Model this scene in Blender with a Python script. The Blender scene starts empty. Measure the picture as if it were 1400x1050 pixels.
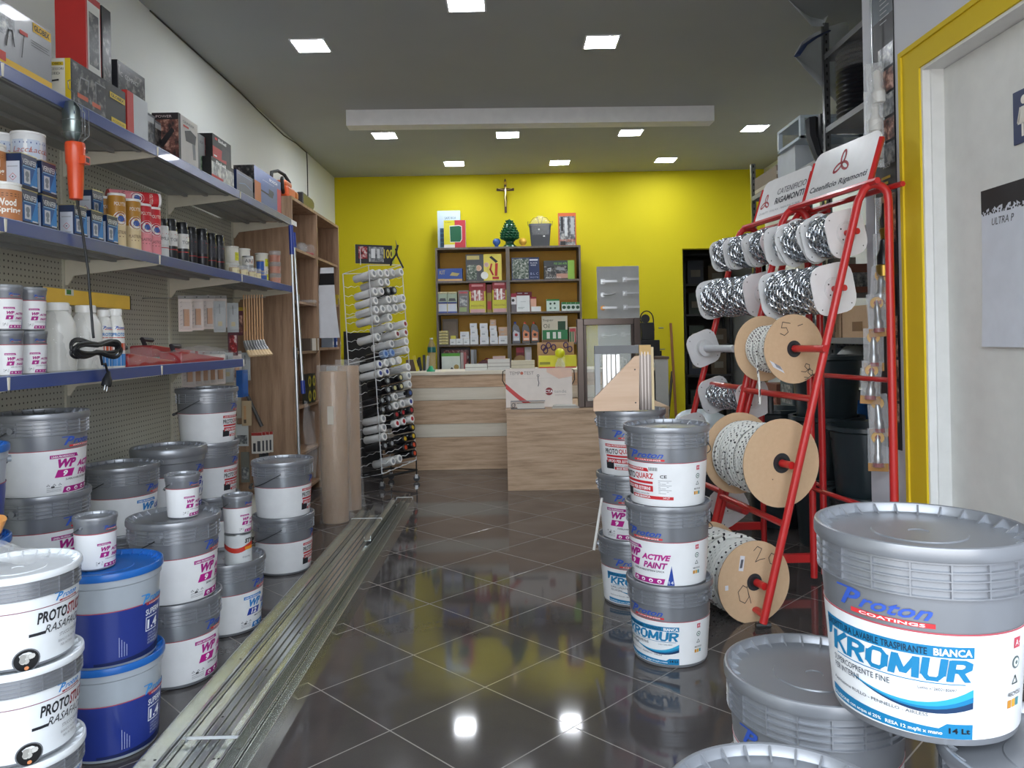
import bpy, bmesh, math, random
from mathutils import Vector, Matrix
random.seed(7)
S = bpy.context.scene
COL = S.collection
PI = math.pi
# ---------------------------------------------------------------- camera
F, CX, CY, TH, H0 = 1050.0, 700.0, 463.0, 0.020, 1.2
cd = bpy.data.cameras.new('camera'); cam = bpy.data.objects.new('camera', cd); COL.objects.link(cam)
cd.sensor_width = 36; cd.lens = 27.0; cd.shift_y = -62/1400; cd.clip_start = .05
cam.matrix_world = Matrix.Translation((0, 0, H0)) @ Matrix.Rotation(PI/2, 4, 'X') @ Matrix.Rotation(-TH, 4, 'Z')
S.camera = cam
# ---------------------------------------------------------------- view / world
S.view_settings.view_transform = 'Standard'; S.view_settings.look = 'None'
S.view_settings.gamma = 1; S.view_settings.use_curve_mapping = False
S.view_settings.exposure = 0.95
LED_POWER = 38.0
W = bpy.data.worlds.new('world'); S.world = W; W.use_nodes = True
wn = W.node_tree.nodes; wl = W.node_tree.links; wn.clear()
wo = wn.new('ShaderNodeOutputWorld'); wb = wn.new('ShaderNodeBackground')
wt = wn.new('ShaderNodeTexCoord'); ws = wn.new('ShaderNodeSeparateXYZ'); wr = wn.new('ShaderNodeValToRGB')
wl.new(wt.outputs['Generated'], ws.inputs[0]); wl.new(ws.outputs['Z'], wr.inputs[0])
wr.color_ramp.elements[0].position = 0.0; wr.color_ramp.elements[0].color = (.42, .41, .40, 1)
wr.color_ramp.elements[1].position = 0.35; wr.color_ramp.elements[1].color = (.80, .90, 1.0, 1)
wl.new(wr.outputs[0], wb.inputs[0]); wb.inputs[1].default_value = 3.6
wl.new(wb.outputs[0], wo.inputs[0])

# ---------------------------------------------------------------- pixel -> world helpers (measuring only)
def ray(px, py):
    u, v = px-CX, py-CY
    return ((u*math.cos(TH)-v*math.sin(TH))/F, (v*math.cos(TH)+u*math.sin(TH))/F)
def RY(px, py, y):
    a, b = ray(px, py); return Vector((a*y, y, H0-b*y))
def RX(px, py, x):
    a, b = ray(px, py); y = x/a; return Vector((x, y, H0-b*y))
def RZ(px, py, z):
    a, b = ray(px, py); y = (H0-z)/b; return Vector((a*y, y, z))

# ---------------------------------------------------------------- materials
MATS = {}
def lin(h):
    h = h.lstrip('#'); c = [int(h[i:i+2], 16)/255 for i in (0, 2, 4)]
    return [x/12.92 if x <= .04045 else ((x+.055)/1.055)**2.4 for x in c]
def nodes_of(name):
    m = bpy.data.materials.new(name); m.use_nodes = True
    n = m.node_tree.nodes; l = m.node_tree.links
    return m, n, l, n['Principled BSDF']
def mathn(n, l, op, a, b=None, c=None):
    x = n.new('ShaderNodeMath'); x.operation = op
    for i, q in enumerate((a, b, c)):
        if q is None: continue
        if isinstance(q, (int, float)): x.inputs[i].default_value = q
        else: l.new(q, x.inputs[i])
    return x.outputs[0]
def M(key):
    """'rrggbb' matt-satin paint, 'p:' glossy plastic, 'm:' metal, 'k:' card/paper, 'c:' clear plastic"""
    if key in MATS: return MATS[key]
    kind, hx = key.split(':') if ':' in key else ('s', key)
    m, n, l, b = nodes_of('paint_'+kind+'_'+hx)
    c = lin(hx)
    tc = n.new('ShaderNodeTexCoord'); nz = n.new('ShaderNodeTexNoise')
    nz.inputs['Scale'].default_value = 14; nz.inputs['Detail'].default_value = 4
    l.new(tc.outputs['Object'], nz.inputs['Vector'])
    mx = n.new('ShaderNodeMix'); mx.data_type = 'RGBA'
    mx.inputs[6].default_value = (*[v*.90 for v in c], 1); mx.inputs[7].default_value = (*[min(1, v*1.08) for v in c], 1)
    l.new(nz.outputs['Fac'], mx.inputs[0]); l.new(mx.outputs[2], b.inputs['Base Color'])
    b.inputs['Roughness'].default_value = {'s': .5, 'p': .28, 'm': .28, 'k': .7, 'c': .08, 'r': .9}[kind]
    if kind == 'm': b.inputs['Metallic'].default_value = .9
    if kind == 'c':
        b.inputs['Alpha'].default_value = .28; b.inputs['Roughness'].default_value = .12
    if kind == 'p': b.inputs['Coat Weight'].default_value = .15
    MATS[key] = m; return m
def special(name, fn):
    m, n, l, b = nodes_of(name); fn(n, l, b); MATS[name] = m; return m
def colmix(n, l, fac, a, b_):
    mx = n.new('ShaderNodeMix'); mx.data_type = 'RGBA'
    for s, q in ((6, a), (7, b_)):
        if isinstance(q, str): mx.inputs[s].default_value = (*lin(q), 1)
        elif isinstance(q, (tuple, list)): mx.inputs[s].default_value = (*q, 1)
        else: l.new(q, mx.inputs[s])
    l.new(fac, mx.inputs[0]); return mx.outputs[2]
def noise(n, l, vec, scale, detail=4, rough=.5):
    x = n.new('ShaderNodeTexNoise'); x.inputs['Scale'].default_value = scale
    x.inputs['Detail'].default_value = detail; x.inputs['Roughness'].default_value = rough
    l.new(vec, x.inputs['Vector']); return x.outputs['Fac']
def mapping(n, l, vec, scale=(1, 1, 1), rot=(0, 0, 0)):
    x = n.new('ShaderNodeMapping'); x.inputs['Scale'].default_value = scale; x.inputs['Rotation'].default_value = rot
    l.new(vec, x.inputs['Vector']); return x.outputs[0]
def bump(n, l, h, b, strength=.3, dist=.002):
    x = n.new('ShaderNodeBump'); x.inputs['Strength'].default_value = strength; x.inputs['Distance'].default_value = dist
    l.new(h, x.inputs['Height']); l.new(x.outputs[0], b.inputs['Normal'])
def f_floor(n, l, b):
    tc = n.new('ShaderNodeTexCoord').outputs['Object']
    sp = n.new('ShaderNodeSeparateXYZ'); l.new(tc, sp.inputs[0])
    X = mathn(n, l, 'ADD', sp.outputs[0], .4-20*.566); Y = mathn(n, l, 'ADD', sp.outputs[1], -2.366-20*.566)
    def joint(q):
        fr = mathn(n, l, 'FRACT', mathn(n, l, 'ABSOLUTE', mathn(n, l, 'MULTIPLY', q, 1/.566)))
        d = mathn(n, l, 'ABSOLUTE', mathn(n, l, 'SUBTRACT', fr, .5))
        return mathn(n, l, 'GREATER_THAN', d, .5-.0055)
    j = mathn(n, l, 'MAXIMUM', joint(mathn(n, l, 'ADD', X, Y)), joint(mathn(n, l, 'SUBTRACT', Y, X)))
    n1 = noise(n, l, tc, 5, 6, .6); n2 = noise(n, l, tc, 160, 3, .6)
    base = colmix(n, l, n1, '3c3838', '544f4e'); base = colmix(n, l, mathn(n, l, 'MULTIPLY', n2, .4), base, '5a5450')
    l.new(colmix(n, l, j, base, '8d8781'), b.inputs['Base Color'])
    r = mathn(n, l, 'ADD', mathn(n, l, 'MULTIPLY', n1, .04), .045)
    r = mathn(n, l, 'ADD', r, mathn(n, l, 'MULTIPLY', j, .4)); l.new(r, b.inputs['Roughness'])
    b.inputs['IOR'].default_value = 1.5
    inv = mathn(n, l, 'SUBTRACT', 1.0, j); bump(n, l, inv, b, .3, .001)
special('floor_tiles', f_floor)
def f_wall(c1, c2, sc=30):
    def f(n, l, b):
        tc = n.new('ShaderNodeTexCoord').outputs['Object']
        l.new(colmix(n, l, noise(n, l, tc, 2.2, 5), c1, c2), b.inputs['Base Color'])
        b.inputs['Roughness'].default_value = .75; bump(n, l, noise(n, l, tc, sc*6, 4), b, .15, .001)
    return f
special('white_plaster', f_wall('d9dcd8', 'e2e4df')); special('yellow_paint', f_wall('cdbe02', 'd5c604'))
special('ceiling_paint', f_wall('a3a6a5', 'acafad')); special('grey_wall', f_wall('cfd2da', 'd8dae0'))
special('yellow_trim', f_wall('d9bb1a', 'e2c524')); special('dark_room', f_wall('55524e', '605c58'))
def f_wood(c1, c2, c3, axis=2, sc=1.0):
    def f(n, l, b):
        tc = n.new('ShaderNodeTexCoord').outputs['Object']
        s = [14*sc, 14*sc, 14*sc]; s[axis] = 1.0*sc
        v = mapping(n, l, tc, s); a = noise(n, l, v, 1.6, 8, .68)
        s2 = [60*sc, 60*sc, 60*sc]; s2[axis] = 2.0*sc
        g = noise(n, l, mapping(n, l, tc, s2), 2.5, 5, .7)
        cr = n.new('ShaderNodeValToRGB'); e = cr.color_ramp.elements
        e[0].position = .32; e[0].color = (*lin(c1), 1); e[1].position = .68; e[1].color = (*lin(c3), 1)
        m_ = e.new(.5); m_.color = (*lin(c2), 1); l.new(a, cr.inputs[0])
        l.new(colmix(n, l, mathn(n, l, 'MULTIPLY', g, .35), cr.outputs[0], c1), b.inputs['Base Color'])
        b.inputs['Roughness'].default_value = .5; bump(n, l, g, b, .12, .001)
    return f
special('oak_h', f_wood('a08468', 'ccad8e', 'dfc5a8', 0, 1.5)); special('oak_v', f_wood('7c604c', 'a5856a', 'bb9b80', 2))
special('ash_grey_wood', f_wood('58504a', '6d645c', '7d746b', 2)); special('cream_board', f_wood('d2c9b6', 'ddd5c4', 'e6dfd0', 0))
special('mdf', f_wood('c9a78a', 'd6b69b', 'dfc3aa', 0, .6)); special('beech', f_wood('b98a5c', 'd0a377', 'dcb48b', 2, 3))
special('dark_wood', f_wood('3c2a1c', '553c28', '6a4c33', 2, 2))
def f_card(n, l, b):
    tc = n.new('ShaderNodeTexCoord').outputs['Object']
    l.new(colmix(n, l, noise(n, l, tc, 60, 5, .7), 'c6a482', 'd4b592'), b.inputs['Base Color']); b.inputs['Roughness'].default_value = .8
special('cardboard', f_card)
def f_kraft(n, l, b):
    tc = n.new('ShaderNodeTexCoord').outputs['Object']
    l.new(colmix(n, l, noise(n, l, tc, 12, 5, .7), 'a98868', 'bd9c7b'), b.inputs['Base Color']); b.inputs['Roughness'].default_value = .42
    b.inputs['Coat Weight'].default_value = .5; bump(n, l, noise(n, l, mapping(n, l, tc, (6, 6, 3)), 3, 6, .7), b, .8, .012)
special('kraft_roll', f_kraft)
def f_peg(n, l, b):
    tc = n.new('ShaderNodeTexCoord').outputs['Object']
    sp = n.new('ShaderNodeSeparateXYZ'); l.new(tc, sp.inputs[0])
    def fr(q): return mathn(n, l, 'SUBTRACT', mathn(n, l, 'FRACT', mathn(n, l, 'MULTIPLY', mathn(n, l, 'ADD', q, 50), 1/.0265)), .5)
    a, c = fr(sp.outputs[1]), fr(sp.outputs[2])
    d = mathn(n, l, 'SQRT', mathn(n, l, 'ADD', mathn(n, l, 'MULTIPLY', a, a), mathn(n, l, 'MULTIPLY', c, c)))
    h = mathn(n, l, 'LESS_THAN', d, .16)
    l.new(colmix(n, l, h, colmix(n, l, noise(n, l, tc, 8), 'c3c2b4', 'cbcabd'), '4d4b44'), b.inputs['Base Color'])
    b.inputs['Roughness'].default_value = .4; bump(n, l, mathn(n, l, 'SUBTRACT', 1.0, h), b, .5, .003)
special('pegboard', f_peg)
def f_silver(n, l, b):
    tc = n.new('ShaderNodeTexCoord').outputs['Object']
    l.new(colmix(n, l, noise(n, l, tc, 9, 5), '8c8e93', '989a9f'), b.inputs['Base Color'])
    b.inputs['Metallic'].default_value = .5; b.inputs['Roughness'].default_value = .3
    bump(n, l, noise(n, l, tc, 300, 3), b, .08, .0005)
special('silver_plastic', f_silver)
def f_alu(n, l, b):
    tc = n.new('ShaderNodeTexCoord').outputs['Object']
    l.new(colmix(n, l, noise(n, l, tc, 3), 'c6cac8', 'd0d4d2'), b.inputs['Base Color'])
    b.inputs['Metallic'].default_value = .95; b.inputs['Roughness'].default_value = .22
special('aluminium', f_alu)
def f_rope(k1, pitch, dark, th=.55, jit=2.4):
    def f(n, l, b):
        tc = n.new('ShaderNodeTexCoord').outputs['Object']
        sp = n.new('ShaderNodeSeparateXYZ'); l.new(tc, sp.inputs[0])
        an = mathn(n, l, 'ARCTAN2', sp.outputs[2], sp.outputs[0])
        q = mathn(n, l, 'SUBTRACT', mathn(n, l, 'MULTIPLY', sp.outputs[1], 1/pitch), mathn(n, l, 'MULTIPLY', an, 1/(2*PI)))
        s1 = mathn(n, l, 'SINE', mathn(n, l, 'ADD', mathn(n, l, 'MULTIPLY', an, k1), mathn(n, l, 'MULTIPLY', mathn(n, l, 'FLOOR', q), jit)))
        fr = mathn(n, l, 'ABSOLUTE', mathn(n, l, 'SUBTRACT', mathn(n, l, 'FRACT', mathn(n, l, 'ADD', q, .15)), .5))
        nar = mathn(n, l, 'LESS_THAN', fr, .20)
        v = n.new('ShaderNodeTexVoronoi'); v.inputs['Scale'].default_value = 90; l.new(tc, v.inputs['Vector'])
        m_ = mathn(n, l, 'MULTIPLY', mathn(n, l, 'GREATER_THAN', mathn(n, l, 'ADD', s1, mathn(n, l, 'MULTIPLY', v.outputs['Distance'], .1)), th), nar)
        l.new(colmix(n, l, m_, 'e3e2dc', dark), b.inputs['Base Color']); b.inputs['Roughness'].default_value = .7
        w = mathn(n, l, 'SINE', mathn(n, l, 'MULTIPLY', an, k1*5)); bump(n, l, w, b, .25, .001)
    return f
special('rope_white', f_rope(40, .0105, '242426')); special('rope_fleck', f_rope(46, .0095, '4a3c42', .1)); special('rope_thick', f_rope(34, .0165, '1f1f22', .6))
def f_glass(n, l, b):
    b.inputs['Base Color'].default_value = (.85, .93, .9, 1); b.inputs['Roughness'].default_value = .04
    b.inputs['Alpha'].default_value = .25
    tc = n.new('ShaderNodeTexCoord').outputs['Object']; bump(n, l, noise(n, l, tc, 3), b, .02, .001)
special('glass', f_glass)
def f_film(n, l, b):
    tc = n.new('ShaderNodeTexCoord').outputs['Object']
    b.inputs['Base Color'].default_value = (.9, .9, .9, 1); b.inputs['Roughness'].default_value = .12; b.inputs['Alpha'].default_value = .15
    bump(n, l, noise(n, l, tc, 25, 5, .6), b, 1.0, .02)
special('film', f_film)
def f_chain(n, l, b):
    tc = n.new('ShaderNodeTexCoord').outputs['Object']
    l.new(colmix(n, l, noise(n, l, tc, 90, 2), 'a9b0b8', 'e6eaee'), b.inputs['Base Color'])
    b.inputs['Metallic'].default_value = .9; b.inputs['Roughness'].default_value = .22
special('zinc', f_chain)
def f_led(n, l, b):
    tc = n.new('ShaderNodeTexCoord').outputs['Object']
    l.new(colmix(n, l, noise(n, l, tc, 20), 'f4f8ff', 'ffffff'), b.inputs['Base Color'])
    b.inputs['Emission Color'].default_value = (.90, .94, 1, 1); b.inputs['Emission Strength'].default_value = LED_POWER
special('led', f_led)
def f_photo(c1, c2, c3, sc=30):
    def f(n, l, b):
        tc = n.new('ShaderNodeTexCoord').outputs['Object']
        a = noise(n, l, tc, sc, 5, .6)
        cr = n.new('ShaderNodeValToRGB'); e = cr.color_ramp.elements
        e[0].position = .35; e[0].color = (*lin(c1), 1); e[1].position = .65; e[1].color = (*lin(c3), 1)
        m_ = e.new(.5); m_.color = (*lin(c2), 1); l.new(a, cr.inputs[0]); l.new(cr.outputs[0], b.inputs['Base Color'])
        b.inputs['Roughness'].default_value = .3
    return f
special('pic_dark', f_photo('0e0f12', '2b2c30', '8a8782')); special('pic_grey', f_photo('3a3d42', '7d8084', 'b8b8b4'))
special('pic_skin', f_photo('2a2426', '7a4f45', 'd3a794')); special('pic_blue', f_photo('0d1a3a', '23508f', '7fb0dc'))
special('pic_red', f_photo('3a0c10', '9b1d22', 'd8ccc8')); special('pic_green', f_photo('0f2415', '2f6a3c', 'c7d2bf'))
special('pic_moss', f_photo('17301f', '4f5f52', 'a9ada4', 45))

# ---------------------------------------------------------------- mesh builder
def plane(o, ux, uz):
    o, ux, uz = Vector(o), Vector(ux), Vector(uz); nn = ux.cross(uz).normalized()
    return lambda u, v, w=0: o+ux*u+uz*v+nn*w
def cyl(rf, phi0=0, c=(0, 0, 0)):
    """surface of a round vessel; u is arc length at mean radius, u=0 faces -Y"""
    c = Vector(c); r0 = rf(.1)
    def s(u, v, w=0):
        r = rf(v)+w; a = u/r0+phi0
        return c+Vector((r*math.sin(a), -r*math.cos(a), v))
    s.round = True
    return s
GC = {}
def glyph(s, bold=0.0, shear=0.0):
    k = (s, bold, shear)
    if k in GC: return GC[k]
    cu = bpy.data.curves.new('t', 'FONT'); cu.body = s; cu.offset = bold; cu.shear = shear; cu.fill_mode = 'FRONT'
    cu.resolution_u = 2; cu.dimensions = '2D'
    ob = bpy.data.objects.new('t', cu)
    me = bpy.data.meshes.new_from_object(ob)
    vs = [(v.co.x, v.co.y) for v in me.vertices]; fs = [tuple(p.vertices) for p in me.polygons]
    bpy.data.objects.remove(ob); bpy.data.curves.remove(cu); bpy.data.meshes.remove(me)
    x0 = min(v[0] for v in vs); x1 = max(v[0] for v in vs); y0 = min(v[1] for v in vs); y1 = max(v[1] for v in vs)
    GC[k] = ([((x-x0)/(y1-y0), (y-y0)/(y1-y0)) for x, y in vs], fs, (x1-x0)/(y1-y0)); return GC[k]
class MB:
    def __init__(s): s.v = []; s.f = []; s.m = []; s.sm = []; s.T = None
    def add(s, vs, fs, mat, smooth=False):
        b = len(s.v)
        for p in vs:
            p = Vector(p)
            if s.T is not None: p = s.T @ p
            s.v.append(p)
        for f in fs: s.f.append([b+i for i in f]); s.m.append(mat); s.sm.append(smooth)
        return s
    def box(s, a, b, mat):
        (x0, y0, z0), (x1, y1, z1) = a, b
        x0, x1 = sorted((x0, x1)); y0, y1 = sorted((y0, y1)); z0, z1 = sorted((z0, z1))
        return s.add([(x0, y0, z0), (x1, y0, z0), (x1, y1, z0), (x0, y1, z0), (x0, y0, z1), (x1, y0, z1), (x1, y1, z1), (x0, y1, z1)],
                     [(0, 3, 2, 1), (4, 5, 6, 7), (0, 1, 5, 4), (1, 2, 6, 5), (2, 3, 7, 6), (3, 0, 4, 7)], mat)
    def lathe(s, prof, mat, n=32, c=(0, 0, 0), axis='Z', smooth=True, a0=0, a1=2*PI):
        """prof [(r,h)] bottom to top, outside first; r=0 closes"""
        c = Vector(c); vs = []; full = abs(a1-a0-2*PI) < 1e-6; k = n if full else n+1
        for r, h in prof:
            for i in range(k):
                a = a0+(a1-a0)*i/n
                p = (r*math.cos(a), r*math.sin(a), h)
                if axis == 'X': p = (p[2], p[0], p[1])
                if axis == 'Y': p = (p[1], p[2], p[0])
                vs.append(c+Vector(p))
        fs = []
        for j in range(len(prof)-1):
            for i in range(n):
                i2 = (i+1) % k
                fs.append((j*k+i, j*k+i2, (j+1)*k+i2, (j+1)*k+i))
        if full:
            if prof[0][0] > 1e-5: fs.append(tuple(reversed(range(k))))
            if prof[-1][0] > 1e-5: fs.append(tuple((len(prof)-1)*k+i for i in range(k)))
        s.add(vs, fs, mat, smooth)
        if full:
            nf = (1 if prof[0][0] > 1e-5 else 0)+(1 if prof[-1][0] > 1e-5 else 0)
            for q in range(nf): s.sm[-1-q] = False
        return s
    def rod(s, a, b, r, mat, n=10, r2=None):
        return s.tube([a, b], r, mat, n, r2)
    def tube(s, pts, r, mat, n=8, r2=None, closed=False, flat=None):
        pts = [Vector(p) for p in pts]; k = len(pts); vs = []
        t0 = (pts[1]-pts[0]).normalized(); up = Vector((0, 0, 1)) if abs(t0.z) < .9 else Vector((1, 0, 0))
        nx = t0.cross(up).normalized()
        for i, p in enumerate(pts):
            if closed: t = (pts[(i+1) % k]-pts[i-1])
            else: t = (pts[min(i+1, k-1)]-pts[max(i-1, 0)])
            t.normalize(); nx = (nx-t*nx.dot(t)).normalized(); ny = t.cross(nx)
            rr = r if r2 is None else r+(r2-r)*i/(k-1)
            for j in range(n):
                a = 2*PI*j/n; vs.append(p+nx*rr*math.cos(a)+ny*rr*math.sin(a)*(flat or 1))
        fs = []
        for i in range(k if closed else k-1):
            i2 = (i+1) % k
            for j in range(n): fs.append((i*n+j, i*n+(j+1) % n, i2*n+(j+1) % n, i2*n+j))
        if not closed: fs += [tuple(reversed(range(n))), tuple((k-1)*n+j for j in range(n))]
        s.add(vs, fs, mat, True)
        if not closed: s.sm[-1] = s.sm[-2] = False
        return s
    def prism(s, poly, surf, t, mat, smooth=False):
        """poly of (u,v) counter-clockwise seen from outside; extruded from w=0 to w=t on a surface map"""
        k = len(poly); vs = [surf(u, v, 0) for u, v in poly]+[surf(u, v, t) for u, v in poly]
        fs = [tuple(reversed(range(k))), tuple(range(k, 2*k))]+[(i, (i+1) % k, k+(i+1) % k, k+i) for i in range(k)]
        return s.add(vs, fs, mat, smooth)
    def rect(s, surf, u0, v0, u1, v1, mat, off=.0006, skew=0):
        k = max(1, int(abs(u1-u0)/.012)) if hasattr(surf, 'round') else 1
        vs = []
        for i in range(k+1):
            u = u0+(u1-u0)*i/k; vs += [surf(u, v0, off), surf(u+skew, v1, off)]
        return s.add(vs, [(2*i, 2*i+2, 2*i+3, 2*i+1) for i in range(k)], mat, hasattr(surf, 'round'))
    def band(s, surf, pts_lo, pts_hi, mat, off=.0007):
        """ribbon between two polylines of equal length"""
        if hasattr(surf, 'round'):
            def fine(P):
                out = [P[0]]
                for k_, (p, q) in enumerate(zip(P, P[1:])):
                    m_ = max(1, int(math.ceil(abs(pts_lo[k_+1][0]-pts_lo[k_][0])/.010))); out += [(p[0]+(q[0]-p[0])*i/m_, p[1]+(q[1]-p[1])*i/m_) for i in range(1, m_+1)]
                return out
            pts_lo, pts_hi = fine(pts_lo), fine(pts_hi)
        vs = []
        for a, b in zip(pts_lo, pts_hi): vs += [surf(a[0], a[1], off), surf(b[0], b[1], off)]
        return s.add(vs, [(2*i, 2*i+2, 2*i+3, 2*i+1) for i in range(len(pts_lo)-1)], mat)
    def disc(s, surf, u, v, r, mat, off=.0008, n=20, ry=None):
        ry = ry or r
        return s.add([surf(u+r*math.cos(2*PI*i/n), v+ry*math.sin(2*PI*i/n), off) for i in range(n)], [tuple(range(n))], mat)
    def stroke(s, surf, pts, w, mat, off=.0008):
        for (a, b) in zip(pts, pts[1:]):
            d = Vector((b[0]-a[0], b[1]-a[1])); L = d.length or 1e-6; d /= L; q = Vector((-d.y, d.x))*w/2; e = d*w*.3
            s.add([surf(a[0]-e.x-q.x, a[1]-e.y-q.y, off), surf(b[0]+e.x-q.x, b[1]+e.y-q.y, off),
                   surf(b[0]+e.x+q.x, b[1]+e.y+q.y, off), surf(a[0]-e.x+q.x, a[1]-e.y+q.y, off)], [(0, 1, 2, 3)], mat)
        return s
    def text(s, surf, t, u, v, h, mat, w=None, bold=0.0, shear=0.0, al='L', off=.0015, rise=0):
        vs, fs, asp = glyph(t, bold, shear); sx = (w/asp) if w else h; W_ = asp*sx
        u0 = u-(W_/2 if al == 'C' else W_ if al == 'R' else 0)
        return s.add([surf(u0+x*sx, v+y*h+rise*x*sx, off) for x, y in vs], fs, mat)
    def build(s, name, parent=None, loc=None, rz=0, label=None, cat=None, group=None, kind=None, bev=0, rot=None):
        me = bpy.data.meshes.new(name); me.from_pydata([tuple(v) for v in s.v], [], s.f)
        keys = []
        for k in s.m:
            if k not in keys: keys.append(k)
        for k in keys: me.materials.append(M(k))
        idx = {k: i for i, k in enumerate(keys)}
        me.polygons.foreach_set('material_index', [idx[k] for k in s.m]); me.polygons.foreach_set('use_smooth', s.sm)
        me.update()
        if any(s.sm): me.set_sharp_from_angle(angle=.62)
        o = bpy.data.objects.new(name, me); COL.objects.link(o)
        if parent is not None: o.parent = parent
        if loc is not None: o.location = loc
        o.rotation_euler = rot if rot else (0, 0, rz)
        if bev:
            bm_ = o.modifiers.new('bevel', 'BEVEL'); bm_.width = bev; bm_.segments = 2; bm_.limit_method = 'ANGLE'; bm_.angle_limit = .9
        tag(o, label, cat, group, kind); return o
def tag(o, label=None, cat=None, group=None, kind=None):
    if label: o['label'] = label
    if cat: o['category'] = cat
    if group: o['group'] = group
    if kind: o['kind'] = kind
    return o
def thing(name, label, cat, loc=(0, 0, 0), rz=0, group=None, rot=None):
    o = bpy.data.objects.new(name, None); COL.objects.link(o); o.location = loc; o.rotation_euler = rot if rot else (0, 0, rz)
    o.empty_display_size = .05
    return tag(o, label, cat, group)
def copy_tree(o, parent=None):
    kids = [c for c in bpy.data.objects if c.parent == o]
    c = o.copy(); COL.objects.link(c)
    if parent is not None: c.parent = parent
    for k in kids: copy_tree(k, c)
    return c
USED = set()
def place(proto, label, loc, rz=0, group=None, rot=None, cat=None, scale=None):
    """first call moves the prototype itself, later calls copy it with its parts"""
    o = proto if proto.name not in USED else copy_tree(proto)
    USED.add(proto.name)
    o.location = loc; o.rotation_euler = rot if rot else (0, 0, rz)
    if scale: o.scale = (scale,)*3
    if 'group' in o and not group: del o['group']
    tag(o, label, cat, group); return o
def struct(name, mb, kind='structure', **k): return mb.build(name, kind=kind, **k)
ORD = ['first', 'second', 'third', 'fourth', 'fifth', 'sixth', 'seventh', 'eighth', 'ninth', 'tenth', 'eleventh', 'twelfth',
       'thirteenth', 'fourteenth', 'fifteenth', 'sixteenth', 'seventeenth', 'eighteenth', 'nineteenth', 'twentieth', 'twenty-first', 'twenty-second']
def paint(mb, surf, W_, H_, prints):
    """prints in fractions of the face"""
    for k, p in enumerate(prints):
        o = .0006+.00025*k
        if p[0] == 'r': mb.rect(surf, p[1]*W_, p[2]*H_, p[3]*W_, p[4]*H_, p[5], off=o)
        elif p[0] == 't':
            opt = dict(p[6]) if len(p) > 6 else {}
            if 'w' in opt: opt['w'] *= W_
            mb.text(surf, p[1], p[2]*W_, p[3]*H_, p[4]*H_, p[5], off=o, **opt)
        elif p[0] == 'd': mb.disc(surf, p[1]*W_, p[2]*H_, p[3]*H_, p[4], off=o)
        elif p[0] == 's': mb.stroke(surf, [(a*W_, b*H_) for a, b in p[1]], p[2]*H_, p[3], off=o)
        elif p[0] == 'p': mb.add([surf(a*W_, b*H_, o) for a, b in p[1]], [tuple(range(len(p[1])))], p[2])
def pbox(name, label, cat, loc, rz, w, d, h, base, front=(), left=(), right=(), top=(), group=None, parent=None, rot=None, bev=.0015):
    """product carton: front faces local -Y, origin at the middle of its base"""
    mb = MB(); mb.box((-w/2, -d/2, 0), (w/2, d/2, h), base)
    paint(mb, plane((-w/2, -d/2, 0), (1, 0, 0), (0, 0, 1)), w, h, front)
    paint(mb, plane((-w/2, d/2, 0), (0, -1, 0), (0, 0, 1)), d, h, left)
    paint(mb, plane((w/2, -d/2, 0), (0, 1, 0), (0, 0, 1)), d, h, right)
    paint(mb, plane((-w/2, -d/2, h), (1, 0, 0), (0, 1, 0)), w, d, top)
    return mb.build(name, parent, loc, rz, label, cat, group, rot=rot)
# ================================================================ the room
HC = 3.2; XL = -2.12; YB = 9.33; XR = 3.1; YF = -.55; XD = 1.62; YD = 3.49
mb = MB(); mb.box((XL-.1, YF-3.5, -.06), (XR+1.6, YB+2.4, 0), 'floor_tiles'); struct('floor', mb)
mb = MB(); mb.box((XL-.1, YF, HC), (XR+.1, YB+2.4, HC+.1), 'ceiling_paint'); struct('ceiling', mb)
mb = MB(); mb.box((XL-.15, YF, 0), (XL, YB, HC), 'white_plaster'); struct('wall_left', mb)
mb = MB(); mb.box((XR, YD-.1, 0), (XR+.12, YB+2.3, HC), 'white_plaster'); struct('wall_right', mb)
# back wall with the doorway to the store room
dL = RY(938, 600, YB).x; dR = dL+1.15; dT = RY(938, 340, YB).z
mb = MB(); mb.box((XL, YB, 0), (dL, YB+.14, HC), 'yellow_paint').box((dL, YB, dT), (dR, YB+.14, HC), 'yellow_paint').box((dR, YB, 0), (XR, YB+.14, HC), 'yellow_paint')
struct('wall_back', mb)
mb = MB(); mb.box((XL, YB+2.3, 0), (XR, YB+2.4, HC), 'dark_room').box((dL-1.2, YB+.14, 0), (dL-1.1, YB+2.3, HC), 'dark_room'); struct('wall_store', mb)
# toilet wall on the right, with its door
oy1 = RX(1264, 300, XD).y; oy0 = oy1-.92; ot = RX(1264, 90, XD).z
mb = MB()
mb.box((XD, oy1, 0), (XD+.14, YD, HC), 'grey_wall').box((XD, oy0, ot), (XD+.14, oy1, HC), 'grey_wall').box((XD, YF, 0), (XD+.14, oy0, HC), 'grey_wall')
mb.box((XD+.14, YD-.1, 0), (XR+.1, YD, HC), 'grey_wall'); struct('wall_right_front', mb)
ty = RX(1238, 300, XD).y; tt = RX(1238, 71, XD).z
mb = MB(); t = .012
mb.box((XD-t, oy1, 0), (XD, ty, tt), 'yellow_trim').box((XD-t, oy0-.1, ot), (XD, oy1, tt), 'yellow_trim').box((XD-t, oy0-.1, 0), (XD, oy0, ot), 'yellow_trim')
mb.box((XD-t-.008, ty-.02, 0), (XD-t, ty, tt), 'yellow_trim').box((XD-t-.008, oy0-.1, tt-.02), (XD-t, ty-.02, tt), 'yellow_trim')
struct('trim_1', mb)
mb = MB(); XJ = XD+.075
for y0, y1 in ((oy1-.012, oy1), (oy0, oy0+.012)): mb.box((XD-.004, y0, 0), (XD+.14, y1, ot), 'e6e6e4')
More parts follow.
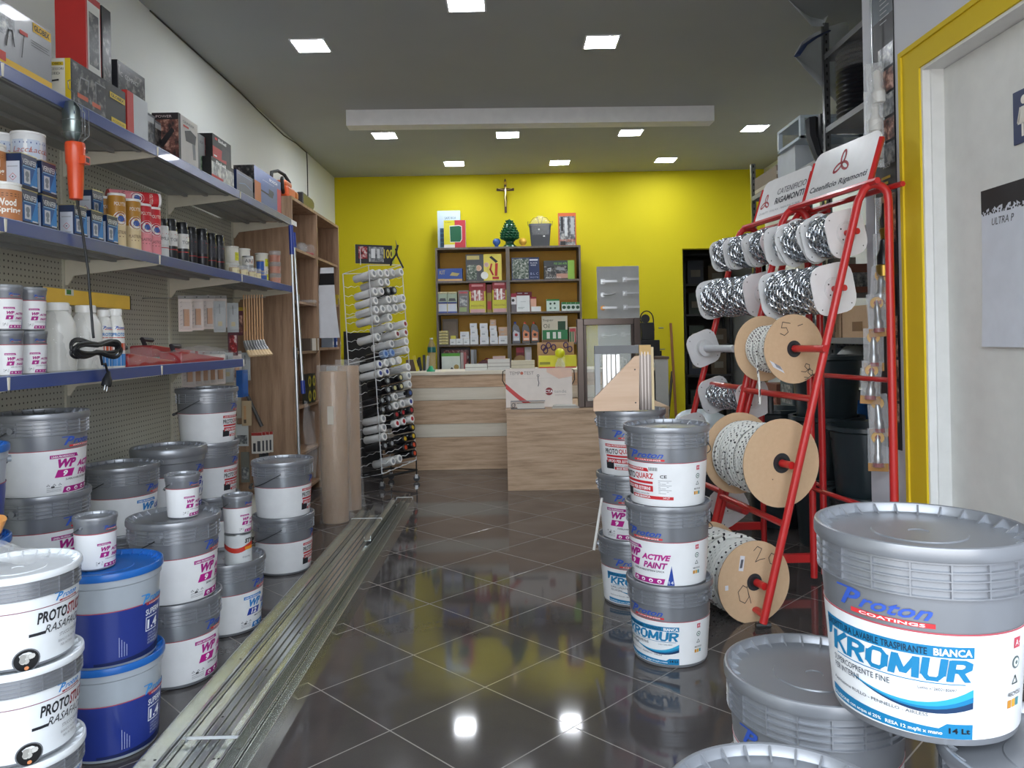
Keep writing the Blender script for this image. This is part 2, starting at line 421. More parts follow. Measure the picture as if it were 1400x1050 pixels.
mb.box((XD-.004, oy0+.012, ot-.012), (XD+.14, oy1-.012, ot), 'e6e6e4')
mb.box((XJ-.05, oy1-.02, 0), (XJ+.0, oy1-.012, ot-.012), 'dfdfdd')
struct('trim_2', mb)
door = MB(); door.box((XJ, oy0+.014, .008), (XJ+.04, oy1-.014, ot-.014), 'dcdcd8'); dr = struct('door_1', door)
hd = MB(); hd.rod((XJ, oy0+.09, 1.02), (XJ-.05, oy0+.09, 1.02), .009, 'm:b8b8b8').rod((XJ-.05, oy0+.09, 1.02), (XJ-.05, oy0+.21, 1.02), .009, 'm:b8b8b8').lathe([(0, 0), (.025, 0), (.025, .006), (0, .006)], 'm:b8b8b8', 20, (XJ-.006, oy0+.09, 1.02), 'X')
hd.build('handle', dr)
# blue toilet sign (flat plate)
sp = plane((XJ-.0008, 0, 0), (0, -1, 0), (0, 0, 1))
p0 = RX(1387, 128, XJ); p1 = RX(1384, 201, XJ); w = .22
mb = MB(); ya = p0.y; mb.box((XJ-.006, ya-w, p1.z), (XJ-.0008, ya, p0.z), '25345e')
sf = plane((XJ-.006, ya, p1.z), (0, -1, 0), (0, 0, 1)); hh = p0.z-p1.z
for cx, skirt in ((.055, True), (.165, False)):
    mb.disc(sf, cx, hh*.80, hh*.085, 'e9e4da', .0008)
    if skirt: mb.prism([(cx-.032, hh*.36), (cx+.032, hh*.36), (cx+.014, hh*.68), (cx-.014, hh*.68)], sf, .0009, 'e9e4da')
    else: mb.prism([(cx-.016, hh*.36), (cx+.016, hh*.36), (cx+.018, hh*.68), (cx-.018, hh*.68)], sf, .0009, 'e9e4da')
    for sgn in (-1, 1):
        mb.prism([(cx+sgn*.008-.005, hh*.12), (cx+sgn*.008+.005, hh*.12), (cx+sgn*.008+.005, hh*.38), (cx+sgn*.008-.005, hh*.38)], sf, .0009, 'e9e4da')
        mb.stroke(sf, [(cx+sgn*.018, hh*.66), (cx+sgn*.030, hh*.40)], .009, 'e9e4da', .0009)
mb.build('toilet_sign', label='dark blue toilet sign with pale woman figure on the door', cat='sign')
# hanging sheet of paper on the door
a = RX(1340, 262, XJ-.006); bq = RX(1346, 474, XJ-.006); mb = MB(); n = 8; wd = .36
vs = []
zt, zb = a.z, bq.z
def paper(u, v, o=0):   # u towards the camera (0..wd), v 0 bottom..1 top
    return Vector((XJ-.003-.012*(1-v)**2-.006*math.sin(v*3)*(u/wd)-o, a.y-.006*(1-v)-u, zb+(zt-zb)*v))
N, K = 8, 12
for i in range(N+1):
    for j in range(K+1): vs.append(paper(wd*i/N, j/K))
fs = [(i*(K+1)+j, (i+1)*(K+1)+j, (i+1)*(K+1)+j+1, i*(K+1)+j+1) for i in range(N) for j in range(K)]
mb.add(vs, fs, 'k:d5d9e2', True)
random.seed(3)
for i in range(24):
    u0 = wd*i/24; u1 = wd*(i+1)/24
    mb.add([paper(u0, .865+random.uniform(-.02, .02), .0006), paper(u1, .865+random.uniform(-.02, .02), .0006), paper(u1, 1, .0006), paper(u0, 1, .0006)], [(0, 1, 2, 3)], '15151a')
    for q in range(3):
        uu = u0+random.random()*wd/24; vv = .835+random.random()*.02
        mb.add([paper(uu, vv, .0006), paper(uu+.006, vv, .0006), paper(uu+.006, vv+.012, .0006), paper(uu, vv+.010, .0006)], [(0, 1, 2, 3)], '15151a')
ps = lambda u, v, w=0: paper(u, v, w+.0008)
gl, gf, ga = glyph('ULTRA P', 0, .2)
mb.add([ps(.06+x*.022, .765+y*.045) for x, y in gl], gf, '2a2a33')
mb.build('paper_sheet', label='white sheet with black painted top edge and handwriting, hung on the door', cat='paper')
# lowered ceiling box
bl = RZ(474, 152, HC); brr = RZ(975, 146, HC)
mb = MB(); mb.T = Matrix.Translation((0, bl.y, 0)) @ Matrix.Rotation(math.atan2(brr.y-bl.y, brr.x-bl.x), 4, 'Z')
mb.box((bl.x, 0, HC-.135), (brr.x, .16, HC), 'e2e2e2'); struct('trim_3', mb)
# LED ceiling panels
led = thing('ceiling_light', 'x', 'light')
mb = MB(); q = .118; mb.box((-q, -q, -.006), (-q+.012, q, 0), 'e8e8e8').box((q-.012, -q, -.006), (q, q, 0), 'e8e8e8').box((-q+.012, -q, -.006), (q-.012, -q+.012, 0), 'e8e8e8').box((-q+.012, q-.012, -.006), (q-.012, q, 0), 'e8e8e8')
mb.build('frame', led)
mb = MB(); mb.box((-q+.012, -q+.012, -.004), (q-.012, q-.012, -.001), 'led'); mb.build('diffuser', led)
for px, py, lab in ((425, 62, 'square ceiling light nearest the left wall, in front of the lowered box'), (637, 4, 'square ceiling light nearest the camera, cut by the top of the picture'),
                    (822, 57, 'square ceiling light in front of the lowered box, on its right side'), (526, 185, 'square light just behind the lowered box, leftmost of that row'),
                    (694, 184, 'square light just behind the lowered box, above the crucifix'), (862, 181, 'square light just behind the lowered box, towards its right end'),
                    (1032, 175, 'square ceiling light above the far steel shelving, rightmost in view'), (621, 223.5, 'square light nearest the yellow wall, leftmost of the back row'),
                    (765, 222, 'square light nearest the yellow wall, middle of the back row'), (910, 218.5, 'square light nearest the yellow wall, rightmost of the back row')):
    p = RZ(px, py, HC); place(led, lab, (p.x, p.y, HC), group='square ceiling lights')
# cable along the wall and ceiling edge
mb = MB(); pts = []
for px, py in ((205, -2), (232, 20), (262, 52), (300, 90), (330, 128), (352, 150), (388, 185), (405, 196), (419, 204)):
    c = RX(px, py, XL+.006); pts.append((XL+.006, c.y, min(c.z, HC-.006)))
for px, py in ((422, 222), (424, 262), (425, 300)):
    c = RX(px, py, XL+.006); pts.append((XL+.006, pts[8][1]+.02, c.z))
mb.tube(pts, .005, '2f2f30', 6); mb.build('wall_cable', label='thin black cable running along the top of the left wall', cat='cable')
mb = MB(); mb.box((XL, YB-.012, 0), (dL, YB, .08), 'd8ca2a'); struct('baseboard_back', mb)
# pavement outside the shop front
# ================================================================ paint buckets
BR, BH = .161, .30
def prof(R, H, kind):
    """outer radius at height v"""
    rb, rt = R*.83, R*.935
    return lambda v: rb+(rt-rb)*min(1, max(0, v/(H*.75)))
def logo(mb, s, u, v, h, blue='3558b8', red='d8343a'):
    mb.text(s, 'P', u-h*.1, v-h*.1, h*1.25, blue, bold=.03, shear=.45, off=.0009)
    mb.stroke(s, [(u-h*.25, v+h*1.12), (u+h*.75, v+h*1.12)], h*.13, blue, .0009)
    mb.text(s, 'roton', u+h*1.0, v+h*.05, h*.78, blue, bold=.018, shear=.45, off=.0009, w=h*3.2)
    mb.rect(s, u+h*.55, v-h*.42, u+h*4.3, v-h*.12, red, .0007)
    mb.text(s, 'COATINGS', u+h*1.0, v-h*.37, h*.2, 'f2f2f2', bold=.02, off=.0011, w=h*2.9)
def scaled(s, su, sv, v0):
    f = lambda u, v, w=0: s(u*su, (v-v0)*sv+v0, w)
    f.round = True
    return f
def icons(mb, s, u, v, h, col='ffffff', n=4, pitch=None, back=None):
    pitch = pitch or h*2.2
    for i in range(n):
        mb.disc(s, u+i*pitch, v, h/2, col, .0013, 14)
        mb.disc(s, u+i*pitch, v-h*.08, h*.26, back or '8c1b6c', .0016, 8)
def recycle(mb, s, u, v, h):
    for i in range(3):
        c = u+i*h*1.9; mb.stroke(s, [(c-h*.5, v), (c+h*.5, v), (c, v+h*.8), (c-h*.5, v)], h*.14, '55555a')
    mb.rect(s, u-h*.5, v-h*1.1, u+h*4.3, v-h*.9, '77777a'); mb.rect(s, u+h*.9, v-h*1.1, u+h*2.0, v-h*.2, '444448', .0009)
    for k in range(3): mb.rect(s, u-h*.5, v-h*(1.8+.5*k), u+h*4.3, v-h*(1.65+.5*k), '8b8b8e')
def side_marks(mb, s, u, Hh):
    """small red emblem, round seal and recycling marks on the side of the label"""
    mb.rect(s, u-.008, .142*Hh/.30, u+.008, .158*Hh/.30, 'c9485a'); mb.text(s, 'A+', u-.006, .146*Hh/.3, .009, 'f4f0f0', off=.0013)
    mb.disc(s, u, .120*Hh/.3, .0095, '5d6b6c', .0008); mb.disc(s, u, .120*Hh/.3, .0068, 'dfe6e2', .0011); mb.disc(s, u, .120*Hh/.3, .003, '5d6b6c', .0014)
    mb.stroke(s, [(u-.007, .088*Hh/.3), (u+.007, .088*Hh/.3), (u, .1*Hh/.3), (u-.007, .088*Hh/.3)], .002, '3f4a45')
    mb.text(s, 'RECYCLE', u, .070*Hh/.3, .006, '3a3a3a', al='C', bold=.02)
    for k, c in enumerate(('c98a2e', 'e0a83a', '4f8f96')): mb.rect(s, u-.016+k*.011, .052*Hh/.3, u-.007+k*.011, .064*Hh/.3, c)
BLK = {'K': [[(0, 0), (0, 1)], [(.62, 1), (.08, .48)], [(.18, .56), (.66, 0)]], 'R': [[(0, 0), (0, 1)], [(0, .92), (.38, .92), (.56, .82), (.56, .62), (.38, .50), (0, .50)], [(.28, .5), (.60, 0)]],
       'O': [[(.0, .25), (.0, .75), (.16, .94), (.44, .94), (.60, .75), (.60, .25), (.44, .06), (.16, .06), (.0, .25), (.0, .5)]], 'M': [[(0, 0), (.06, 1)], [(.06, .95), (.40, .12)], [(.40, .12), (.74, .95)], [(.74, 1), (.80, 0)]],
       'U': [[(0, 1), (0, .28), (.14, .07), (.44, .07), (.58, .28), (.58, 1)]]}
def block(mb, s, t, u, v, h, w, mat, th=.20, sh=.16, off=.0016):
    adv = {'M': 1.06}; tot = sum(adv.get(c, .86) for c in t)-.24; k = w/tot; x = 0
    for c in t:
        for st in BLK[c]:
            P = [(u+(x+a)*k+sh*b*h*.6, v+b*h) for a, b in st]
            for a, b in zip(P, P[1:]):
                d = Vector((b[0]-a[0], b[1]-a[1])); n_ = Vector((-d.y, d.x)).normalized(); q = Vector((n_.x*th*k*.62, n_.y*th*h*.5)); e = d.normalized()*h*.045
                if abs(d.y) > abs(d.x)*1.2: q.y = 0; e = Vector((0, 0)) if len(P) == 2 else e
                if abs(d.y) < abs(d.x)*.4: q.x = 0
                mb.add([s(a[0]-e.x-q.x, a[1]-e.y-q.y, off), s(b[0]+e.x-q.x, b[1]+e.y-q.y, off), s(b[0]+e.x+q.x, b[1]+e.y+q.y, off), s(a[0]-e.x+q.x, a[1]-e.y+q.y, off)], [(0, 1, 2, 3)], mat)
        x += adv.get(c, .86)
def l_kromur(mb, s, T):
    raw = s; s = scaled(s, 1.6, 1.12, .171)
    b = '1478a8'; w0, w1 = -.075, .075
    mb.band(s, [(w0, .122), (-.068, .126), (-.064, .139), (w1, .139)], [(w0, .154), (-.068, .154), (-.064, .154), (w1, .154)], b)
    mb.rect(s, w0+.012, .139, w1, .154, b, .0006)
    mb.text(s, 'IDROPITTURA LAVABILE TRASPIRANTE', -.072, .1415, .0095, '0c2c44', w=.108, bold=.01)
    mb.text(s, 'BIANCA', .073, .1415, .010, 'f6f6f6', w=.032, al='R', bold=.03)
    block(mb, s, 'KROMUR', -.060, .1075, .0290, .130, b)
    mb.rect(s, -.058, .103, .068, .1043, b)
    mb.text(s, 'SUPERCOPRENTE FINE', -.064, .091, .0082, '1d2c40', w=.068)
    mb.text(s, 'PER INTERNI', -.064, .0795, .0082, '1d2c40', w=.036)
    mb.text(s, 'Lotto n°2602180097', .028, .094, .0042, '1d2c40', w=.032)
    mb.text(s, 'Applicazione RULLO - PENNELLO - AIRLESS', -.068, .060, .0058, '1d2c40', w=.104, rise=-.04)
    n = 14
    def sw(k, a, c0, c1): return [(-.035+.11*i/n, c0+k*math.sin(PI*(i/n)*.92)*-1+a*(i/n)**2.2) for i in range(n+1)]
    lo = [(-.035+.11*i/n, .083-.022*math.sin(PI*.75*i/n)+.004*(i/n)**3) for i in range(n+1)]
    hi = [(-.035+.11*i/n, .084-.013*math.sin(PI*.78*i/n)+.022*(i/n)**3) for i in range(n+1)]
    mid = [(a[0], a[1]+(b_[1]-a[1])*.35) for a, b_ in zip(lo, hi)]
    mb.band(s, lo, mid, '16365c'); mb.band(s, mid, hi, '2fa0c8', .0008)
    mb.band(s, [(p[0], p[1]+.0) for p in mid], [(p[0], p[1]+(q_[1]-p[1])*.4) for p, q_ in zip(mid, hi)], '1478a8', .0011)
    mb.band(s, [(w0, .034), (.045, .030), (.052, .030), (w1, .030)], [(w0, .050), (.045, .043), (.052, .050), (w1, .050)], b)
    mb.text(s, 'DILUIZIONE con acqua al 25%', -.072, .036, .0062, 'f0f4f6', w=.066, bold=.02, rise=-.03)
    mb.text(s, 'RESA 12 mq/lt x mano', -.002, .0335, .0065, 'f0f4f6', w=.05, bold=.02)
    mb.text(s, '14 Lt', .0535, .0375, .0075, '10141c', w=.019, bold=.03)
    side_marks(mb, raw, .198, .3); logo(mb, scaled(raw, 1.35, 1, 0), -.05, .187, .0235)
def l_wp(num, c, t1='ACTIVE', t2='PAINT', sub='SUPERLAVABILE ESTERNI OPACA', H_=.30, k=1.0, c2=None):
    c2 = c2 or c
    def f(mb, s, T):
        raw = s; s = scaled(s, 1.7, 1.28, H_*.57)
        o = -.052*k; z = lambda v: v*H_/.30
        mb.band(s, [(o-.015*k, z(.147)), (o+.045*k, z(.147))], [(o-.015*k, z(.157)), (o+.041*k, z(.157))], c)
        mb.text(s, 'LINEA PROFESSIONALE', o-.012*k, z(.149), .0055*k, 'f4eef2', w=.047*k, bold=.02)
        mb.text(s, 'WP', o, z(.120), .0245*k, c, bold=.055, shear=.3, off=.0012, w=.040*k)
        mb.text(s, t1, o+.043*k, z(.118), .017*k, c2, bold=.045, shear=.3, w=.066*k)
        mb.band(s, [(o-.006*k, z(.094)), (o+.031*k, z(.094))], [(o, z(.115)), (o+.037*k, z(.115))], c2, .0008)
        mb.text(s, num, o+.0155*k, z(.0965), .0160*k, 'f8f4f6', bold=.04, shear=.2, al='C', off=.0014)
        mb.text(s, t2, o+.046*k, z(.094), .018*k, c, bold=.04, shear=.3, w=.056*k)
        mb.text(s, sub, o+.016*k, z(.084), .0052*k, '2b2b30', w=.078*k, shear=.2, bold=.01)
        mb.band(s, [(o+.010*k, z(.050)), (o+.092*k, z(.050))], [(o+.014*k, z(.066)), (o+.096*k, z(.066))], c, .0008)
        icons(mb, s, o+.023*k, z(.058), .010*k, n=4, pitch=.020*k, back=c)
        recycle(mb, s, o-.018*k, z(.073), .006*k)
        mb.add([s(o+.100*k, z(.048), .0008), s(o+.116*k, z(.048), .0008), s(o+.110*k, z(.105), .0008)], [(0, 1, 2)], '24459c')
        mb.text(s, '14', o+.1035*k, z(.052), .009*k, 'f8f8f8', off=.0014)
        
        if k == 1: side_marks(mb, raw, .198*k, H_)
        logo(mb, scaled(raw, 1.35, 1, 0), -.05*k, z(.187) if k == 1 else z(.232), .0235*k*(1 if k == 1 else .8))
    return f
def l_quarz(mb, s, T):
    raw = s; s = scaled(s, 1.7, 1.28, .171)
    r = 'c4242c'
    mb.band(s, [(-.072, .147), (.006, .145)], [(-.072, .157), (.002, .155)], r); mb.text(s, 'LINEA PROFESSIONALE', -.068, .149, .0055, 'f6f0f0', w=.062, bold=.02)
    mb.text(s, 'PROTO', -.072, .122, .0185, '1c1c20', w=.040, bold=.02); mb.text(s, 'QUARZ', -.030, .122, .0185, r, w=.046, bold=.02)
    mb.band(s, [(-.070, .112), (.014, .110)], [(-.070, .119), (.014, .117)], r)
    mb.band(s, [(-.068, .092), (.014, .088)], [(-.068, .108), (.014, .105)], r, .0008)
    mb.text(s, 'LISCIO PER ESTERNI', -.064, .094, .0095, 'f8f2f2', w=.072, bold=.03, rise=-.03)
    mb.rect(s, -.072, .070, -.046, .098, '22242a', .0010); mb.text(s, 'finitura minerale', -.040, .080, .005, '2b2b30', w=.045)
    mb.band(s, [(-.044, .068), (.058, .066)], [(-.044, .078), (.058, .075)], r); mb.text(s, 'BASE BIANCA', -.038, .0695, .006, 'ffffff', w=.045, bold=.03); mb.text(s, '14 LT', .036, .069, .005, 'ffffff', w=.014, bold=.02)
    for i in range(9): mb.rect(s, .006+i*.0022, .148, .0070+i*.0022, .158, '222226')
    mb.text(s, 'CE', .030, .128, .009, '1c1c20', bold=.02)
    for k in range(9): mb.rect(s, .026, .120-k*.0045, .054-.006*(k % 3), .1212-k*.0045, '8a8a8e')
    side_marks(mb, raw, .198, .3); logo(mb, scaled(raw, 1.35, 1, 0), -.05, .187, .0235)
def l_stucco(mb, s, T):
    mb.band(s, [(-.375, .1375), (.375, .1375)], [(-.375, .1395), (.375, .1395)], '8a4a58')
    s0 = scaled(s, 1.3, 1.2, .120); s = lambda u, v, w=0: s0(u, v-.014, w)
    s.round = True
    mb.text(s, 'PROTO', -.045, .118, .0235, '24262b', w=.058, bold=.03, shear=.15); mb.text(s, 'STUCCO', .014, .118, .0235, '8f2a31', w=.062, bold=.03, shear=.15)
    mb.rect(s, -.058, .096, -.030, .102, '24262b'); mb.text(s, 'RASAFACILE', -.032, .096, .0165, '2b2d33', w=.105, bold=.0, shear=.35)
    mb.text(s, 'STUCCO RASANTE', -.002, .080, .007, '8d8f93', w=.06); mb.text(s, 'BIANCO IN PASTA', -.004, .068, .005, '9a9ca0', w=.05); mb.text(s, 'PER INTERNI', .002, .058, .005, '9a9ca0', w=.035)
    mb.disc(s, -.062, .052, .0235, '6f7175', .0007, 26); mb.disc(s, -.062, .052, .021, '0f0f11', .0010, 26)
    random.seed(4)
    for k in range(9): mb.disc(s, -.062+random.uniform(-.010, .010), .054+random.uniform(-.005, .007), .0055, random.choice(('b9b7b2', 'cfcdc8', '9f9d98')), .0013+k*.0001, 8)
    mb.disc(s, -.062, .037, .004, 'd98a5a', .0025, 8)
    logo(mb, s, -.012, .157, .0125, '3f8bd0', 'a8343c')
def l_superm(mb, s, T):
    mb.text(s, 'SUPERM', -.012, .128, .018, 'eef0f4', w=.062, bold=.02, rise=.04)
    for a in ((0, .080, .052, .0825), (0, .120, .052, .1225), (0, .080, .0025, .1225)): mb.rect(s, a[0]-.010, a[1], a[2]-.010, a[3], 'eef0f4', .0010)
    mb.text(s, '1.4', -.004, .086, .028, 'eef0f4', bold=.04, w=.046)
    for k in range(4): mb.text(s, ('UNDER FIBER', 'SUPER OPACO', 'INTERNI', 'ESTERNI')[k], 0, .068-k*.009, .0055, 'c9cfe2', w=.040-.004*(k % 2))
    for k in range(4): 
        mb.stroke(s, [(-.090+k*.007, .03), (-.090+k*.007, .088-.008*k)], .0012, 'c3cae0')
    n = 12
    mb.band(s, [(-.16+.32*i/n, .012) for i in range(n+1)], [(-.16+.32*i/n, .020+.030*(i/n)**2) for i in range(n+1)], '1c2858', .0007)
    logo(mb, s, -.022, .168, .022, '3f93d8', 'b8383c')
def make_bucket(R, H, lid_mat, body_mat, label_mat, prints, kind='rib', lab=(.012, .57), stripe='b04a55', name='paint_bucket'):
    root = thing(name, 'x', 'bucket')
    rb, rt = R*.83, R*.935
    rf = lambda v: rb+(rt-rb)*min(1, v/(H*.75))
    b = MB(); P = [(rb-.006, .0), (rb-.001, .002), (rb, .006)]
    if kind == 'rib':
        P += [(rf(H*.74), H*.74)]
        z = H*.745
        for i in range(4):
            P += [(R*.975, z), (R*.975, z+H*.006), (R*.945, z+H*.009), (R*.945, z+H*.036)]; z += H*.042
        P += [(R*.975, z), (R*.975, H*.93)]
    elif kind == 'band':
        P += [(rf(H*.76), H*.76), (R*.97, H*.78), (R*.985, H*.93)]
    else:
        P += [(rf(H*.84), H*.84), (R*.96, H*.855), (R*.97, H*.93)]
    b.lathe(P, body_mat, 64)
    if kind == 'rib':
        for i in range(18):
            a = 2*PI*i/18+.1
            for k in range(4):
                z = H*(.751+.042*k); p = Vector((math.cos(a), math.sin(a), 0)); t = Vector((-p.y, p.x, 0))*.0012
                q0, q1 = p*R*.94, p*R*.972
                b.add([q0-t+Vector((0, 0, z)), q1-t+Vector((0, 0, z)), q1+t+Vector((0, 0, z)), q0+t+Vector((0, 0, z)),
                       q0-t+Vector((0, 0, z+H*.036)), q1-t+Vector((0, 0, z+H*.036)), q1+t+Vector((0, 0, z+H*.036)), q0+t+Vector((0, 0, z+H*.036))],
                      [(0, 1, 5, 4), (1, 2, 6, 5), (2, 3, 7, 6), (4, 5, 6, 7)], body_mat)
    b.build('body', root)
    # label sleeve with its printing
    lb = MB(); s = cyl(lambda v: rf(v)+.0009)
    v0, v1 = lab[0]*1.0, H*lab[1]
    lb.lathe([(rf(v0)+.0002, v0), (rf(v0)+.0009, v0+.0004), (rf(v1)+.0009, v1-.0004), (rf(v1)+.0002, v1)], label_mat, 64)
    lb.f = [f for f in lb.f if len(f) == 4]; lb.m = lb.m[:len(lb.f)]; lb.sm = lb.sm[:len(lb.f)]
    if stripe: lb.lathe([(rf(v1)+.0011, v1-.0022), (rf(v1)+.0014, v1-.0018), (rf(v1)+.0014, v1), (rf(v1)+.0011, v1+.0004)], stripe, 64); lb.f = lb.f[:-2]; lb.m = lb.m[:-2]; lb.sm = lb.sm[:-2]
    prints(lb, s, H); lb.build('label', root)
    # lid
    l = MB(); r1 = R*.862
    L = [(R*.972, H*.925), (R*.995, H*.925), (R, H*.93), (R, H*.975), (R*.992, H*.995), (R*.975, H), (R*.955, H*.996), (R*.945, H*.950), (R*.935, H*.944), (r1-.004, H*.944), (R*.45, H*.945), (R*.44, H*.952), (R*.10, H*.952), (R*.09, H*.946), (0, H*.946)]
    if kind == 'band': L = [(R*.985, H*.86), (R*1.03, H*.86), (R*1.04, H*.87), (R*1.05, H*.97), (R*1.02, H)]+[(a, h) for a, h in L[6:]]
    l.lathe(L, lid_mat, 64)
    nf = 26 if R > .1 else 16
    for i in range(nf):
        a = 2*PI*i/nf; p = Vector((math.cos(a), math.sin(a), 0)); t = Vector((-p.y, p.x, 0))*(.0016 if R > .1 else .0009)
        A = p*(R*.950); Bq = p*(r1-.006*R/.16); z1, z0 = H*.992, H*.9445
        l.add([A-t+Vector((0, 0, z1)), A+t+Vector((0, 0, z1)), Bq+t+Vector((0, 0, z0)), Bq-t+Vector((0, 0, z0)), A-t+Vector((0, 0, z0)), A+t+Vector((0, 0, z0))],
              [(0, 1, 2, 3), (0, 3, 4), (1, 5, 2)], lid_mat)
    l.build('lid', root)
    # wire handle hanging down on one side with its grip
    h = MB(); k = R/.161; zz = H*.82; rr = R*.99; pts = []
    for i in range(17):
        t = PI*i/16; drop = .115*k*math.sin(t)**.8
        pts.append((-rr*math.cos(t)*1.0, rr*math.sin(t)*.30+ (rr*.98-rr*.30*1)*0, 0))
    pts = []
    for i in range(21):
        a = PI*i/20; x = -rr*math.cos(a); ys = math.sqrt(max(0, rr*rr-x*x))*1.03
        pts.append((x, ys+.003, zz-.085*k*math.sin(a)))
    h.tube(pts, .0019 if R > .1 else .0012, 'm:55575a', 6)
    for sg in (-1, 1): h.lathe([(0, -.006*k), (.011*k, -.006*k), (.011*k, .006*k), (0, .006*k)], body_mat, 12, (sg*rr*.985, 0, zz), 'X')
    ho = h.build('handle', root)
    g = MB(); g.tube(pts[8:13], .0075*k, '26272a', 8); g.build('grip', ho)
    return root
SP = 'silver_plastic'
B_krom = make_bucket(BR, BH, SP, SP, 'p:e9e9ea', l_kromur)
B_wp9 = make_bucket(BR, BH, SP, SP, 'p:e9e9ea', l_wp('9', 'a8197f', c2='b81a86'))
B_wp12 = make_bucket(BR, BH, SP, SP, 'p:e9e9ea', l_wp('12', '2f7fc4', 'ULTRA', 'PLUS', 'SMALTO MURALE LAVABILE', c2='1f3fa0'))
B_wp4 = make_bucket(.168, .31, SP, SP, 'p:e9e9ea', l_wp('4', '23389c', 'TERMO', 'MURALE', 'ANTIMUFFA INTERNI', H_=.31), kind='band')
B_quarz = make_bucket(BR, BH, SP, SP, 'p:e9e9ea', l_quarz)
B_stucco = make_bucket(.142, .225, 'p:e9ecef', SP, 'p:e6e9ec', l_stucco, kind='rib', lab=(.008, .735), stripe=None)
B_blue = make_bucket(.150, .280, 'p:2467b8', 'p:a9b0b8', 'p:2a3a88', l_superm, kind='plain', lab=(.010, .60))
B_small = make_bucket(.062, .158, SP, SP, 'p:e9e9ea', l_wp('9', 'a8197f', H_=.158, k=.42), kind='plain', lab=(.006, .70))
def rzl(deg): return math.radians(deg)
NEST = .285
def stack(proto_list, x, y, z0, rots, labels, pitch=NEST):
    z = z0
    for p, r, lb in zip(proto_list, rots, labels):
        place(p, lb, (x, y, z), rzl(r)); z += (pitch if isinstance(pitch, (int, float)) else pitch[proto_list.index(p)])
# right foreground
place(B_krom, 'big silver bucket with blue KROMUR label, topmost in the right foreground', (.662, 1.262, .5855), rzl(-48))
place(B_krom, 'silver KROMUR bucket half hidden below and left of the topmost foreground one', (.545, 1.417, .2855), rzl(-47))
place(B_krom, 'silver bucket with its lid just visible at the right bottom corner', (.785, 1.115, .2855), rzl(-60))
place(B_krom, 'silver lidded bucket just showing at the bottom edge beside the half hidden KROMUR bucket', (.345, 1.0, .2855), rzl(10))
for x, y in ((.545, 1.417), (.785, 1.115), (.345, 1.0)):
    place(B_krom, {.545: 'lower silver bucket on the floor under the half hidden KROMUR bucket', .785: 'lower silver bucket on the floor in the right bottom corner stack',
                   .345: 'lower silver bucket on the floor under the lid at the bottom edge'}[x], (x, y, 0), rzl(15))
# centre stacks
c1 = RZ(911, 905, 0); x, y = .575, 2.90
stack([B_krom, B_wp9, B_quarz], x, y, 0, [-47, -47, -42], ['silver bucket with blue KROMUR label at the foot of the front centre stack', 'silver bucket with magenta WP ACTIVE PAINT label in the middle of the front centre stack',
      'silver bucket with red PROTOQUARZ label on top of the front centre stack'])
x2, y2 = .535, 3.52
stack([B_krom, B_wp9, B_quarz], x2, y2, 0, [-12, -12, -10], ['partly hidden blue labelled KROMUR bucket at the foot of the rear centre stack', 'partly hidden magenta WP bucket in the middle of the rear centre stack',
      'partly hidden PROTOQUARZ bucket atop the rear centre stack under the triangular sample'])
# left: white filler stack, blue stack
xs, ys = -1.235, 1.90
stack([B_stucco]*3, xs, ys, 0.0, [78, 77, 76], ['white PROTOSTUCCO bucket at the bottom of the left corner stack, mostly below the frame', 'white PROTOSTUCCO bucket in the middle of the left corner stack', 'white PROTOSTUCCO bucket on top of the left corner stack, under a bagged brush'], pitch=.222)
xb, yb = -1.235, 2.33
stack([B_blue]*2, xb, yb, 0, [77, 76], ['blue bucket with blue lid on the floor, lower of the two SUPERM buckets', 'blue bucket with blue lid, upper of the two SUPERM buckets'], pitch=.268)
place(B_small, 'small silver and white WP 9 pot standing on the blue lid', (-1.27, 2.32, .268+.268), rzl(80))
stack([B_wp9]*2, -1.245, 2.80, 0, [94, 95], ['WP 9 silver bucket on the floor behind the blue buckets', 'WP 9 silver bucket with a small pot on its lid, behind the blue buckets'])
place(B_small, 'small WP 9 pot on the lid of the bucket behind the blue ones', (-1.225, 2.83, .285+.285), rzl(75))
place(B_wp12, 'silver WP 12 bucket on the floor with a tin and small pot on its lid', (-1.235, 3.27, 0), rzl(93))
stack([B_quarz]*2, -1.235, 4.09, 0, [107, 107], ['PROTOQUARZ bucket on the floor beside the metal profiles near the brown roll', 'PROTOQUARZ bucket on top of the pair nearest the brown roll'])
# on the base deck along the pegboard
DK = .10
stack([B_blue]*3, -1.635, 2.22, DK, [40, 40, 40], ['blue lidded bucket at the foot of the stack cut by the left edge', 'blue lidded bucket in the middle of the stack cut by the left edge', 'blue lidded bucket on top of the stack cut by the left edge'], pitch=.27)
stack([B_wp9]*3, -1.72, 2.79, DK, [88, 88, 88], ['WP 9 bucket at the foot of the pegboard stack', 'WP 9 bucket second from top in the stack against the pegboard', 'WP 9 bucket on top of the tall stack against the pegboard'])
stack([B_wp12]*2, -1.735, 3.38, DK, [98, 98], ['WP 12 bucket underneath another one against the pegboard', 'WP 12 bucket on top of its stack against the pegboard'])
stack([B_wp4]*2, -1.69, 3.76, DK, [100, 102], ['wide lidded bucket under the WP 4 bucket', 'WP 4 bucket with wide smooth lid band, left of the tall PROTOQUARZ stack'], pitch=.30)
stack([B_quarz]*3, -1.65, 4.14, DK, [103, 103, 103], ['PROTOQUARZ bucket lowest of the tall stack by the wooden panel', 'PROTOQUARZ bucket in the middle of the tall stack by the wooden panel', 'PROTOQUARZ bucket on top of the tall stack, below the hanging blisters'])

